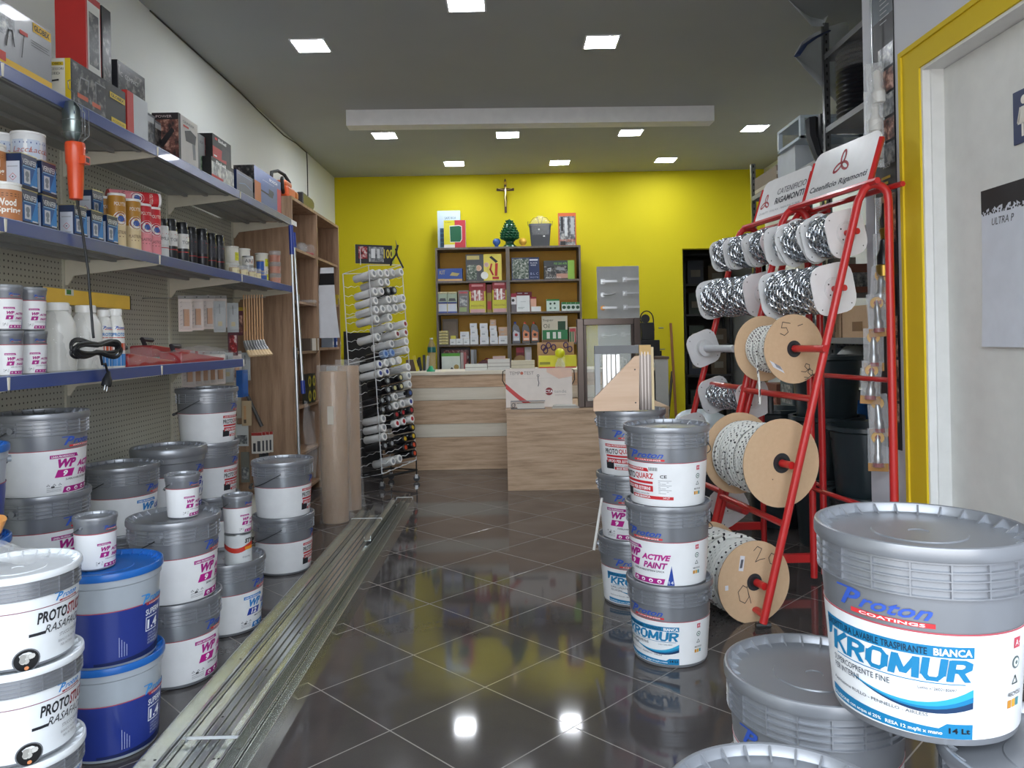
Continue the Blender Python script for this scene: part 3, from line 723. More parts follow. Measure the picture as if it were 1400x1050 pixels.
# tin with red band and a small pot on the lone WP 12 bucket
def tin(R, H, body, prints=None, lid='m:b9bcbe', nm='x', cap=None, name='tin'):
    root = thing(name, nm, 'tin'); b = MB(); b.lathe([(R*.96, 0), (R, .003), (R, H-.004), (R*.97, H-.002)], body, 28)
    if prints: prints(b, cyl(lambda v: R))
    b.build('body', root); l = MB(); l.lathe([(R*.99, H-.006), (R*1.02, H-.004), (R*1.02, H), (R*.95, H), (R*.93, H-.005), (0, H-.005)], lid, 28); l.build('lid', root); return root
def p_styl(b, s):
    n = 24; U = lambda i: -.16+.32*i/n
    b.band(s, [(U(i), .062+.010*math.sin(i*.5)) for i in range(n+1)], [(U(i), .082+.010*math.sin(i*.5)) for i in range(n+1)], 'c93426')
    b.text(s, 'STYL', .0, .090, .018, '222226', bold=.05, shear=.2, w=.05); b.band(s, [(.0, .062), (.045, .062)], [(.0, .074), (.045, .076)], 'e8952a', .0012)
    b.text(s, 'ENAMEL', -.01, .03, .007, '77797c'); 
styl = tin(.054, .128, 'd4d7d8', p_styl)
place(styl, 'paint tin with red wavy band between the WP 12 bucket lid and a small pot', (-1.165, 3.22, .285), rzl(48))
place(B_small, 'small silver and white WP 9 pot topmost above the tin with the red band', (-1.165, 3.22, .285+.128), rzl(78))
# brush in a plastic bag on the white bucket
bag = thing('bagged_brush', 'beech handled brush in a clear plastic bag on the top white bucket', 'brush', (xs-.06, ys-.03, .222*2+.225))
mb = MB(); mb.T = Matrix.Rotation(.5, 4, 'Y')@Matrix.Rotation(.25, 4, 'X'); mb.tube([(-.02, 0, .02), (-.018, 0, .06), (-.005, 0, .11), (-.002, 0, .14), (0, 0, .15)], .016, 'c98a4a', 12, .011); mb.build('wooden_handle', bag)
mb = MB(); random.seed(9); N = 9; vs = []
for i in range(N+1):
    for j in range(N+1):
        u, v = i/N, j/N; vs.append((-.13+.27*u, -.06+.10*v, .012+.05*math.sin(PI*u)*math.sin(PI*v)+random.uniform(0, .018)))
mb.add(vs, [(i*(N+1)+j, (i+1)*(N+1)+j, (i+1)*(N+1)+j+1, i*(N+1)+j+1) for i in range(N) for j in range(N)], 'film', True); mb.build('plastic_bag', bag)
# ================================================================ left gondola shelving
XF = -1.60; BAY = [.16+0*0]
ys_ = [XF/ray(p, y)[0] for p, y in ((214, 199), (328, 263), (398, 302))]
bay = (ys_[2]-ys_[0])/2; Y = [ys_[2]-bay*k for k in range(5, -1, -1)]   # bracket lines, far end last
ZT, ZM, ZL = 1.2+.54*1.6, 1.2+.232*1.6, 1.2-.082*1.6
XP = -2.035
g = thing('gondola_shelving', 'long metal wall shelving with pegboard back and blue price rails along the left wall', 'shelving', (XP, Y[2], 0))
O = Vector((XP, Y[2], 0))
for k in range(5):
    mb = MB(); mb.box((-.012, Y[k]+.004-O.y, .02), (0, Y[k+1]-.004-O.y, 2.35), 'pegboard'); mb.build('back_panel', g)
for k in range(6):
    mb = MB(); mb.box((-.04, Y[k]-.014-O.y, 0), (.010, Y[k]+.014-O.y, 2.38), 'd5d2c2'); mb.build('upright', g)
for lev, z, n0, n1 in (('top', ZT, 0, 5), ('mid', ZM, 0, 5), ('low', ZL, 0, 4)):
    for k in range(n0, n1):
        a, b_ = Y[k]+.003-O.y, Y[k+1]-.003-O.y; w = XF-XP
        mb = MB(); mb.box((.012, a, z+.028), (w-.012, b_, z+.040), 'a9aaa6')
        for q in (.12, .24, .36): mb.box((q, a+.03, z+.010), (q+.02, b_-.03, z+.028), 'a3a4a0')
        mb.box((w-.03, a, z+.006), (w-.012, b_, z+.028), 'a9aaa6')
        sh = mb.build('shelf', g)
        r = MB(); r.prism([(w-.012, z+.042), (w-.012, z+.002), (w+.004, z-.002), (w+.002, z+.042)], (lambda a_: (lambda u, v, o=0: Vector((u, a_+o, v))))(a), b_-a, 'm:5b6a9c' if False else 'p:3a4c88')
        r.box((w-.012, a, z+.042), (w+.003, b_, z+.0445), 'p:9aa6cc'); r.build('price_rail', sh)
    for k in range(n0, n1+1):
        mb = MB(); yy = Y[k]-O.y; L = XF-XP
        surf = lambda u, v, o=0: Vector((u, yy-.0045+o, v))
        mb.prism([(.0, z-.085), (.02, z-.088), (.05, z-.045), (L-.015, z-.006), (L+.005, z+.0), (L+.007, z+.040), (L-.012, z+.040), (L-.012, z+.02), (.0, z+.028)][::-1], surf, .009, 'e8e2d0')
        for q in range(4): mb.box((.004+.011*q, yy-.0035, z-.092+.010*q), (.011+.011*q, yy+.0035, z-.080+.010*q), 'd9d3c0')
        mb.build('bracket', g)
mb = MB(); mb.box((.01, Y[0]-O.y, 0), (.46, Y[5]-O.y, .085), 'b9b9b0').box((.01, Y[0]-O.y, .085), (.47, Y[5]-O.y, .0985), 'c7c7be'); mb.build('base_deck', g)
mb = MB(); a = RX(403, 299, XF+.02); mb.box((XF+.004, a.y-.02, a.z-.045), (XF+.006, a.y+.10, a.z-.01), 'f0f0ee'); mb.T = None
mb.build('price_card', label='small white price card sticking out of the end of the top blue rail', cat='card')
# tall wooden bookcase beyond the gondola
YW0 = Y[5]+.02; YW1 = XF/ray(436, 463)[0]; YW2 = XF/ray(465, 463)[0]; TW = RX(396, 266, XF).z
bk = thing('wooden_bookcase', 'tall brown wood grain bookcase at the far end of the left wall', 'bookcase', (XP, YW0, 0))
ox = Vector((XP, YW0, 0)); dp = XF-XP
for yy in (YW0, YW1, YW2):
    mb = MB(); mb.box((-.07, yy-YW0, 0), (dp, yy-YW0+.022, TW-.022), 'oak_v'); mb.build('side_panel', bk)
mb = MB(); mb.box((-.07, 0, TW-.022), (dp, YW2-YW0+.022, TW), 'oak_v'); mb.build('top_panel', bk)
mb = MB(); mb.box((-.075, .022, 0), (-.065, YW2-YW0, TW-.022), 'oak_v'); mb.build('back_panel', bk)
def zs(px, py): return RX(px, py, XF).z
for (a, b_, zz) in ((YW0, YW1, (zs(437, 352), zs(437, 416), zs(437, 479), .72, .36, .08)), (YW1, YW2, (zs(466, 364), zs(471, 418), zs(473, 474), .76, .4, .08))):
    for z in zz:
        mb = MB(); mb.box((-.064, a-YW0+.022, z-.02), (dp-.01, b_-YW0, z), 'oak_v'); mb.build('shelf', bk)
SHB = [zs(437, 352), zs(437, 416), zs(437, 479)]; SHC = [zs(466, 364), zs(471, 418), zs(473, 474)]
# ================================================================ goods on the blue shelves
RZ90 = PI/2
def Zof(px, X): return X/((px-CX)/F)        # depth of a column px on plane x = X
ST, SM_, SL = ZT+.040, ZM+.040, ZL+.040
def aisle(name, label, cat, px0, px1, Xf, h, d, base, front=(), left=(), z0=ST, group=None, top=(), tilt=0):
    """carton whose printed face looks into the aisle; px0..px1 are its ends along the shelf"""
    y0, y1 = Zof(px0, Xf), Zof(px1, Xf)
    return pbox(name, label, cat, (Xf-d/2, (y0+y1)/2, z0), RZ90, y1-y0, d, h, base, front, left, (), top, group, rot=(0, tilt, RZ90) if tilt else None)
T_ = lambda s, u, v, h, m, **k: ('t', s, u, v, h, m, k)
R_ = lambda *a: ('r',)+a
A = -1.614
aisle('tool_box', 'large glossy grey carton with yellow lower band, leftmost on the top shelf', 'box', -2, 78, A, .215, .10, 'p:8c8d90',
      [R_(.0, 0, 1, .16, 'e2b31c'), R_(.02, .10, .20, .24, 'c93a2c'), T_('GLOBEX', .70, .84, .10, '16161a', w=.26, bold=.03), R_(.05, .5, .35, .8, 'pic_grey'), R_(.66, .82, .99, .97, 'e2b31c'), T_('GLOBEX', .68, .85, .09, '16161a', w=.28, bold=.03),
       R_(.62, .66, .95, .67, '55565a'), R_(.62, .62, .92, .63, '55565a'), R_(.62, .58, .95, .59, '55565a'), ('s', [(.2, .35), (.24, .6), (.3, .62), (.33, .4)], .03, '3b3c40'), ('s', [(.45, .3), (.5, .7)], .02, '3b3c40'), R_(.42, .66, .56, .72, 'b9332a')])
aisle('carton', 'orange tipped carton just entering at the upper left corner', 'box', -60, -6, A, .20, .1, 'd2732c', [R_(0, 0, 1, .2, 'e2b31c')])
aisle('spray_gun_box', 'black GLOBEX spray gun carton with pale yellow striped end, on the top shelf', 'box', 104, 178, A, .168, .13, '1c1d20',
      [R_(.02, .03, .60, .95, 'pic_dark'), ('s', [(.12, .35), (.16, .7), (.3, .72), (.28, .45)], .035, '8b8c8e'), ('s', [(.42, .3), (.42, .8), (.6, .8)], .03, '8b8c8e'), R_(.1, .22, .28, .32, 'c5552c'), R_(.35, .20, .5, .30, 'c5552c'),
       R_(.68, .66, .98, .80, 'd9bb1e'), T_('GLOBEX', .70, .69, .08, '17171a', w=.26, bold=.03), R_(.70, .08, .99, .20, 'd9bb1e'), T_('ACCESSORI', .72, .10, .05, '17171a', w=.24)],
      [R_(0, 0, 1, 1, 'k:e6e2d4'), R_(.84, 0, 1, 1, 'd9bb1e'), R_(.3, .84, .8, .92, 'd9bb1e'), T_('GLOBEX', .34, .855, .05, '17171a', w=.42), T_('ACCESSORI', .3, .74, .05, '33333a', w=.5), T_('SPEED', .3, .64, .05, '33333a', w=.4),
       ('s', [(.4, .3), (.45, .5), (.65, .52)], .04, '2a2a2c'), ('s', [(.5, .15), (.6, .22)], .04, 'b33a2a')])
aisle('tall_box', 'tall red carton with picture strip standing behind the spray gun box', 'box', 126, 146, -1.775, .60, .13, 'b5231f', [R_(.1, .34, .95, .95, 'k:dcdcd8'), R_(.2, .5, .85, .88, 'pic_dark'), R_(.1, .34, .95, .42, '2b3c6a'), T_('M', .2, .2, .03, 'e8d8d4', w=.4)], [R_(.12, .12, .55, .20, 'k:d8c8a8')])
aisle('clamshell_pack', 'dark clear-wrapped pack behind the tall red carton', 'package', 148, 160, -1.80, .62, .10, 'p:17181c', [R_(.1, .3, .9, .9, 'pic_dark')])
aisle('grinder_box', 'large dark carton with grey photo, behind the black spray gun box', 'box', 168, 205, -1.80, .425, .12, 'p:34353a', [R_(.03, .05, .97, .96, 'pic_dark'), T_('C', .1, .84, .05, 'c8c8c8'), T_('COMPACT', .25, .84, .05, 'c8c8c8', w=.5), ('s', [(.3, .25), (.7, .18)], .03, 'b4582c')])
lean = aisle('red_case', 'flat red and white boxed kit leaning on the top shelf edge', 'box', 180, 208, -1.62, .19, .022, 'c02622', [R_(.30, 0, 1, 1, 'k:cfd3d6'), R_(0, 0, .30, 1, 'c02622')], [R_(0, 0, 1, 1, 'c02622')], tilt=0)
for i, (a, b, hh, c) in enumerate(((200, 218, .20, 'pic_grey'), (216, 234, .185, 'pic_dark'))):
    aisle('blister_pack', ('clear blister pack leaning right behind the flat red case', 'dark blister pack leaning beside the photo printed box')[i], 'package', a, b, -1.70, hh, .03, 'p:7b8084', [R_(.08, .06, .92, .94, c), R_(.1, .8, .9, .94, 'k:c9ccce')])
aisle('wire_framed_pack', 'silver edged pack standing tall behind the photo printed tool box', 'package', 232, 254, -1.83, .305, .03, 'm:9fa4a8', [R_(.06, .04, .94, .96, 'pic_dark'), T_('- - -', .2, .78, .03, 'dfe3e6', w=.6)])
aisle('power_tool_box', 'white carton with black tool picture, its camera side printed with a photo', 'box', 250, 276, A, .238, .13, 'k:cdc9c4', [R_(0, 0, .10, 1, '1c1a1d'), ('p', [(.35, .50), (.85, .52), (.9, .72), (.6, .78), (.3, .70)], '2d2e33'), ('p', [(.72, .18), (.86, .2), (.84, .52), (.68, .52)], '6f7278'), T_('GRINDER', .2, .86, .05, '55565a', w=.6), R_(.22, .78, .5, .82, 'b9332a'), R_(.1, .05, .2, .09, '333')][:5]+[R_(.22, .78, .5, .82, 'b9332a')],
      [R_(.0, .0, 1, 1, 'pic_skin'), R_(.0, .86, 1, 1, '231c20'), T_('POWER', .15, .90, .05, 'd8c8c8', w=.6), ('p', [(.2, .35), (.75, .7), (.85, .62), (.4, .28)], '1d1b1f')])
aisle('drill_box', 'grey carton with red EXT strip on the top shelf', 'box', 277, 290, -1.665, .235, .12, 'k:a7a8a8', [R_(.62, .55, 1, 1, 'a51f24'), T_('EXT', .66, .70, .12, 'f0e6e6', w=.3, bold=.02), R_(.1, .1, .6, .5, 'pic_green'), T_('BOX', .1, .8, .06, '3a3c42', w=.35)])
aisle('red_carton', 'plain dark red carton standing behind the two black and red boxes', 'box', 297, 312, -1.80, .30, .1, '8c1d24', [R_(.1, .45, .9, .8, 'b0565a')])
for i, (a, b, z, hh, lab) in enumerate(((296, 321, ST+.125, .135, 'upper black and red power tool carton, topmost of two'), (294, 324, ST, .123, 'lower black and red power tool carton with grey photo'))):
    aisle('einhell_box' if False else 'power_tool_carton', lab, 'box', a, b, A-.01*(1-i), hh, .12, '16171a', [R_(0, 0, .72, .5, 'b02025'), T_('Einhell', .3, .78, .13, 'f2f2f2', w=.42, bold=.02), R_(.12, .80, .24, .9, 'c8262c'), ('p', [(.45, .12), (.85, .2), (.9, .62), (.5, .68)], '2b2c30'), R_(.05, .1, .2, .16, 'e6e6e6')] if i == 0 else
          [R_(0, 0, 1, .8, 'pic_grey'), T_('Einhell', .2, .78, .14, 'f2f2f2', w=.42, bold=.02), R_(0, .0, .5, .22, 'b02025')], z0=z)
aisle('blue_carton', 'low dark blue glossy carton on the top shelf', 'box', 328, 350, A, .135, .11, 'p:22335f', [('s', [(.15, .45), (.5, .55), (.9, .42)], .03, '5f7bb4'), R_(.06, .86, .9, .88, '6f86b8')])
cs = thing('green_tool_case', 'green plastic tool case with grey handle behind the blue cartons', 'case', (-1.86, Zof(362, -1.80), ST))
mb = MB(); mb.box((-.05, -.23, 0), (.05, .23, .275), 'p:0f7a45').box((-.055, -.235, .12), (.055, .235, .14), 'p:0b5c34'); mb.build('shell', cs, bev=.012)
mb = MB(); mb.tube([(0, -.13, .27), (0, -.11, .305), (0, -.02, .305), (0, 0, .27)], .010, '6f7478', 8); mb.build('handle', cs)
mb = MB(); mb.box((.05, -.15, .24), (.058, -.11, .272), '2a2b2c').box((.05, .10, .24), (.058, .14, .272), '2a2b2c'); mb.build('latch', cs)
aisle('black_blister', 'narrow black and orange hanging pack in front of the green case', 'package', 343, 350, -1.69, .245, .02, '17181a', [R_(.1, .5, .9, .9, 'b4442a')])
aisle('blue_tool_box', 'tall blue carton with white writing and tool picture, last on the top shelf', 'box', 352, 388, A, .232, .13, 'p:1e4c9c', [T_('BOSCH', .55, .82, .08, 'e9edf5', w=.30, bold=.01), R_(.84, .0, 1, .75, 'b8434f'), ('s', [(.1, .42), (.55, .40), (.7, .5)], .045, '1a1b20'), ('p', [(.5, .36), (.66, .36), (.7, .56), (.52, .58)], '39414f'), T_('professional', .3, .72, .035, 'cdd6e8', w=.4), R_(.0, .0, .22, .6, 'a9623a')], [R_(0, 0, 1, 1, 'pic_dark'), R_(.3, .1, .7, .6, 'c06a34')])
# chainsaw and its scabbard on the bookcase
pz = TW; pc = RX(404, 268, -1.70)
ch = thing('chainsaw', 'orange and black chainsaw lying on the wooden bookcase corner', 'chainsaw', (-1.70, YW0+.16, pz))
mb = MB(); mb.box((-.09, -.13, 0), (.07, .07, .085), 'p:d2531f').box((-.07, -.10, .085), (.05, .05, .135), 'p:e06a2c').box((-.02, .05, .01), (.08, .12, .075), 'p:c06a24'); mb.build('motor_housing', ch, bev=.018)
mb = MB(); mb.tube([(-.06, -.13, .05), (-.06, -.10, .19), (-.05, .02, .225), (-.03, .12, .215), (0, .15, .16), (.0, .13, .06)], .013, '1b1c1e', 8); mb.build('front_handle', ch)
mb = MB(); mb.tube([(.03, -.12, .03), (.045, -.19, .05), (.045, -.20, .11), (.03, -.14, .135)], .014, '1b1c1e', 8); mb.build('rear_handle', ch)
mb = MB(); mb.prism([(.07, .0), (.17, .0), (.20, .02), (.17, .045), (.07, .04)], lambda u, v, w=0: Vector((.02+w, u+.05, v+.02)), .006, 'm:8f9294'); mb.build('guide_bar', ch)
sc = MB(); sc.prism([(-.14, .0), (.16, 0), (.20, .03), (.20, .07), (.15, .09), (-.14, .10)], lambda u, v, w=0: Vector((w, u, v)), .05, 'p:3a3c3e')
sc.build('tool_scabbard', loc=(-1.66, YW0+.50, pz), label='dark grey plastic scabbard lying beside the chainsaw on the bookcase', cat='scabbard', bev=.008)
# ---------------------------------------------------------------- middle shelf
def can(R, H, body, prints=None, cap=None, capR=None, capH=0, name='can', rim='m:c8cacb', cat='can', n=24):
    root = thing(name, 'x', cat); b = MB(); b.lathe([(R*.96, 0), (R, .003), (R, H-.006), (R*.96, H)] , body, n)
    if prints: prints(b, cyl(lambda v: R), R, H)
    b.build('body', root)
    if cap:
        c = MB(); cr = capR or R*.9; c.lathe([(cr, H-.001), (cr, H+capH*.85), (cr*.93, H+capH), (0, H+capH)], cap, n); c.build('cap', root)
    return root
def mid(px, X): return (X, Zof(px, X), SM_)
def vern(b, s=None): pass
def make_vern():
    root = thing('paint_tin', 'x', 'tin'); w, d, h = .082, .058, .118
    b = MB(); b.box((-w/2, -d/2, .003), (w/2, d/2, h-.003), 'p:15294f')
    f = plane((-w/2, -d/2-.0001, 0), (1, 0, 0), (0, 0, 1)); lf = plane((-w/2-.0001, d/2, 0), (0, -1, 0), (0, 0, 1))
    paint(b, f, w, h, [R_(0, .1, 1, .62, '1d5590'), ('p', [(.5, .1), (1, .1), (1, .85)], '2f7fc0'), T_('VERNIFER', .06, .70, .15, 'eef1f6', w=.88, bold=.0), R_(.06, .63, .9, .66, '7fb2dc'), R_(.12, .16, .52, .56, 'k:c9cdd2'), ('d', .32, .42, .09, '7e858c'), ('d', .32, .28, .07, '7e858c'), R_(.6, .1, .95, .14, 'c9cdd2'), R_(0, 0, 1, .10, '0d1830')])
    paint(b, lf, d, h, [R_(.10, .05, .90, .76, 'k:c6cbd6'), ('s', [(.3, .32), (.5, .44), (.7, .32), (.5, .2), (.3, .32)], .012, 'b8434a'), R_(.42, .28, .58, .36, '222'), R_(.2, .12, .8, .14, '8a8f99'), R_(.2, .6, .8, .62, '8a8f99')] if False else
          [R_(.10, .05, .90, .76, 'k:c6cbd6'), ('s', [(.3, .32), (.5, .42), (.7, .32), (.5, .22), (.3, .32)], .012, 'b8434a'), ('d', .5, .32, .02, '222222'), R_(.2, .12, .8, .14, '8a8f99'), R_(.2, .6, .8, .62, '8a8f99')])
    b.build('body', root)
    r = MB()
    for z0, z1 in ((0, .003), (h-.003, h)): r.box((-w/2-.001, -d/2-.001, z0), (w/2+.001, d/2+.001, z1), 'm:b9b08a')
    r.lathe([(.019, h), (.019, h+.004), (.012, h+.004), (0, h+.003)], 'm:c9cbcc', 20); r.build('rim', root); return root
vern = make_vern(); vh = .1185
XV = -1.635
vp = [(33, 0, 'lower VERNIFER tin behind the wood spring pot'), (33, 1, 'upper VERNIFER tin behind the wood spring pot, a white pot on it'), (60, 0, 'lower VERNIFER tin of the second stack from the left'), (60, 1, 'upper VERNIFER tin of the second stack from the left'),
      (103, 0, 'VERNIFER tin at the foot of the stack behind the orange lamp'), (126, 0, 'second last single VERNIFER tin in front of the orange cans'), (147, 0, 'last single VERNIFER tin beside the gold cans')]
for px, lv, lb in vp: place(vern, lb, (XV, Zof(px, XV), SM_+lv*vh), RZ90, group='blue VERNIFER paint tins')
place(vern, 'upper VERNIFER tin behind the orange lamp handle', (-1.735, Zof(128, -1.735), SM_+vh), RZ90, group='blue VERNIFER paint tins')
place(vern, 'hidden lower VERNIFER tin behind the front row', (-1.735, Zof(128, -1.735), SM_), RZ90, group='blue VERNIFER paint tins')
def p_wood(b, s, R, H):
    b.rect(s, -.10, H*.06, .10, H*.86, 'b9784a'); b.text(s, 'Wood', -.035, H*.42, H*.20, 'f2ece2', bold=.03, w=.055); b.text(s, 'Spring', -.035, H*.20, H*.20, 'f2ece2', bold=.03, w=.07)
    b.rect(s, -.03, H*.74, .03, H*.76, '5a3a24'); b.rect(s, -.03, H*.68, .03, H*.70, '5a3a24')
wood = can(.046, .122, 'p:e4e1da', p_wood, 'p:ecebe6', .047, .008, name='wood_paint_pot', cat='pot')
place(wood, 'white and brown Wood Spring pot, foremost at the left end of the middle shelf', mid(12, -1.65), rzl(45))
place(wood, 'brown Wood Spring pot stacked at the left edge of the middle shelf', (-1.70, Zof(-9, -1.70), SM_+.13), rzl(45)); place(wood, 'lower brown pot at the left edge of the middle shelf', (-1.70, Zof(-9, -1.70), SM_), rzl(45))
def p_white(b, s, R, H):
    for k in (-1, 0, 1):
        u = k*.052; b.rect(s, u-.02, H*.1, u+.02, H*.76, 'c9d3e4'); b.rect(s, u-.022, H*.62, u+.022, H*.68, '4b5f9c'); b.text(s, 'Lacca', u-.015, H*.3, H*.2, 'b4655a', shear=.3)
wpot = can(.054, .098, 'p:e9eaec', p_white, 'p:f1f1f1', .055, .007, name='white_pot', cat='pot')
place(wpot, 'white pot with blue ornament on top of the upper VERNIFER tins', (-1.70, Zof(44, -1.70), SM_+2*vh+.006), rzl(50)); place(wpot, 'second white ornament pot at the left behind the Wood Spring pots', (-1.80, Zof(8, -1.80), SM_+2*vh+.006), rzl(50))
place(wood, 'pot supporting the second white pot', (-1.80, Zof(8, -1.80), SM_), rzl(45)); place(wood, 'brown pot between two white pots on the middle shelf', (-1.80, Zof(8, -1.80), SM_+.1225), rzl(45))
def p_foam(c1, c2, t):
    def f(b, s, R, H):
        b.rect(s, -.10, 0.004, .10, H*.5, c2); b.rect(s, -.10, H*.5, .10, H*.97, c1, .0005)
        b.disc(s, .0, H*.55, .030, 'e8e4e0', .0010, 22); b.disc(s, .0, H*.55, .024, '8a4468', .0013, 22); b.disc(s, .0, H*.55, .021, 'e8e4e0', .0016, 20); b.disc(s, .0, H*.55, .013, '3f5a9c', .0019, 14)
        b.text(s, 'POLYTER', -.025, H*.80, H*.07, 'e8dcd0', w=.05, bold=.01); b.text(s, t, -.030, H*.26, H*.06, '5a2a2a', w=.055); b.rect(s, -.02, H*.2, .025, H*.215, '6a3a3a')
    return f
gold = can(.034, .215, 'p:b98228', p_foam('b5802a', 'dcc69a', 'PLASTILINE'), 'p:e9e6e2', .035, .010, name='gold_sealant_can')
redc = can(.034, .212, 'p:c22630', p_foam('c7242f', 'e58f96', 'PLASTICA'), 'p:efe9e8', .035, .010, name='red_sealant_can')
XG = -1.638
gp = [(141, -1.715), (162, XG), (184, XG)]
place(gold, 'gold sealant can half hidden behind the VERNIFER tins', mid(147, -1.72), rzl(55)); place(gold, 'gold sealant can, larger of the front pair beside the red ones', mid(163, XG), rzl(55)); place(gold, 'gold sealant can next to the red cans', mid(184, XG), rzl(55))
place(redc, 'red sealant can next to the gold cans', mid(199, XG), rzl(55)); place(redc, 'red sealant can, right one of the pair, next to the sprays', mid(212, XG), rzl(55))
place(redc, 'red can lying on its side on top of the gold cans', (-1.80, Zof(158, -1.80)-.05, SM_+.226+.036), rot=(0, PI/2, .7)); place(redc, 'upright red can behind the front gold cans', (-1.745, Zof(186, -1.745), SM_), rzl(55))
def p_spray(c, t):
    def f(b, s, R, H):
        b.rect(s, -.10, H*.42, .10, H*.86, c); b.rect(s, -.10, H*.30, .10, H*.325, 'b03034'); b.text(s, t, -.02, H*.55, H*.10, '4a4a50', w=.04); b.rect(s, -.015, H*.74, .02, H*.77, 'b03034')
    return f
sk = [can(.031, .150, 'p:c9ccca', p_spray('d3d6d4', 'MLA'), 'p:17181a', .026, .034, name='spray_can'), can(.031, .165, 'p:2b2d31', p_spray('d9d7d2', 'TOP'), 'p:17181a', .027, .036, name='spray_can'), can(.029, .168, 'p:26272b', p_spray('3d3e44', 'STAR'), 'p:141518', .0275, .036, name='spray_can')]
for k, (px, X, t, lb) in enumerate(((224, XG, 0, 'pale spray can with black cap, first beside the red cans'), (236, XG-.01, 1, 'black and white spray can, second beside the red cans'), (252, XG, 1, 'white labelled spray can with tall black cap'),
     (264, XG-.03, 2, 'dark spray can behind the white labelled one'), (279, XG, 2, 'large dark spray can in the middle of the spray row'), (291, XG-.02, 2, 'dark spray can with red band, last but one of the row'), (302, XG-.005, 2, 'last dark spray can of the row beside the jars'))):
    place(sk[t], lb, mid(px, X), rzl(60), group='black capped spray cans on the middle shelf')
mb = MB(); mb.rod((0, 0, 0), (0, 0, .17), .004, 'p:e6e4da', 8).box((-.006, -.012, .165), (.006, .012, .20), '1c1d1f').rod((0, 0, .11), (0, 0, .135), .005, 'd98a2e', 8); 
mb.build('applicator_straw', loc=mid(243, -1.635), label='thin white applicator straw with black hanger card among the sprays', cat='straw', rot=(0, -.06, .3))
def p_tub(b, s, R, H): b.rect(s, -.001, H*.15, .055, H*.68, 'd2cf2a'); b.text(s, '▪▪', .01, H*.5, H*.1, '4a4a30') if False else None; b.rect(s, .006, H*.5, .04, H*.56, '55541c'); b.rect(s, .006, H*.3, .045, H*.33, '55541c')
tub = can(.042, .098, 'p:e6e2d6', p_tub, 'p:eeece4', .045, .008, name='white_tub', cat='tub')
k = 0
for px, X, nm in ((319, -1.78, 'left'), (335, -1.75, 'middle'), (360, -1.72, 'right')):
    for lv in (0, 1):
        place(tub, ('lower', 'upper')[lv]+' white tub with yellow label, '+nm+' stack at the end of the middle shelf', (X, Zof(px, X), SM_+lv*.1065), rzl(50+10*(px == 335)*6), group='white tubs with yellow labels')
def p_tin(b, s, R, H): b.rect(s, -.09, H*.2, .09, H*.85, 'k:d7d4cf'); b.rect(s, 0, H*.3, .03, H*.6, 'c26a3a'); b.text(s, 'ART', -.03, H*.4, H*.3, '33343a')
stin = tin(.034, .072, 'm:b3b5b7', lambda b, s: p_tin(b, s, .034, .072), nm='x')
place(stin, 'small metal tin with white label, lower of the two before the tubs', mid(341, -1.665), rzl(40)); place(stin, 'small metal tin with white label stacked on another before the tubs', (-1.665, Zof(341, -1.665), SM_+.073), rzl(40))
def p_bt(b, s, R, H): b.rect(s, -.07, .003, .07, H*.9, '2b57a8'); b.rect(s, .0, H*.4, .02, H*.7, '1b2f68')
btin = tin(.024, .066, 'p:2b57a8', lambda b, s: p_bt(b, s, .024, .066), lid='m:b59a62')
place(btin, 'small blue tin with brass lid, lower one', mid(358, -1.645), rzl(40)); place(btin, 'small blue tin with brass lid, upper one', (-1.645, Zof(358, -1.645), SM_+.067), rzl(40))
def jar(c, R, H, lab=None, lidc='p:d9e0e4'):
    root = thing('clear_jar', 'x', 'jar'); b = MB(); b.lathe([(R*.9, 0), (R*.93, .003), (R, H*.8)], 'c:e6e6e6', 20).lathe([(R*.86, .003), (R*.95, H*.62), (0, H*.62)], c, 20)
    if lab: b.rect(cyl(lambda v: R*.97), -R, H*.12, R, H*.55, lab, .001); b.rect(cyl(lambda v: R*.97), 0, H*.2, R*.6, H*.42, '5a4a34', .0014)
    b.build('body', root); l = MB(); l.lathe([(R, H*.8), (R*1.06, H*.82), (R*1.06, H*.97), (R, H), (0, H)], lidc, 20); l.build('lid', root); return root
j1 = jar('d6b27a', .031, .066, 'e6d9ae', 'c:e8ecee'); j2 = jar('d06a30', .040, .078, None, 'c:e8ecee'); j3 = jar('c9a86a', .026, .066, '3a5fae', 'c:e8ecee')
for i, px in enumerate((322, 334, 345, 352)): place(j1, ('leftmost', 'second', 'third', 'fourth')[i]+' small clear lidded jar with cream label in the front row', mid(px, -1.632), rzl(60), group='small cream labelled jars')
place(j3, 'small clear jar with blue label at the right end of the front row', mid(361, -1.632), rzl(50))
for lv in range(3): place(j2, ('lowest', 'middle', 'topmost')[lv]+' clear jar with orange contents in the stack of three', (-1.655, Zof(378, -1.655), SM_+lv*.079), rzl(50), group='stack of orange jars')
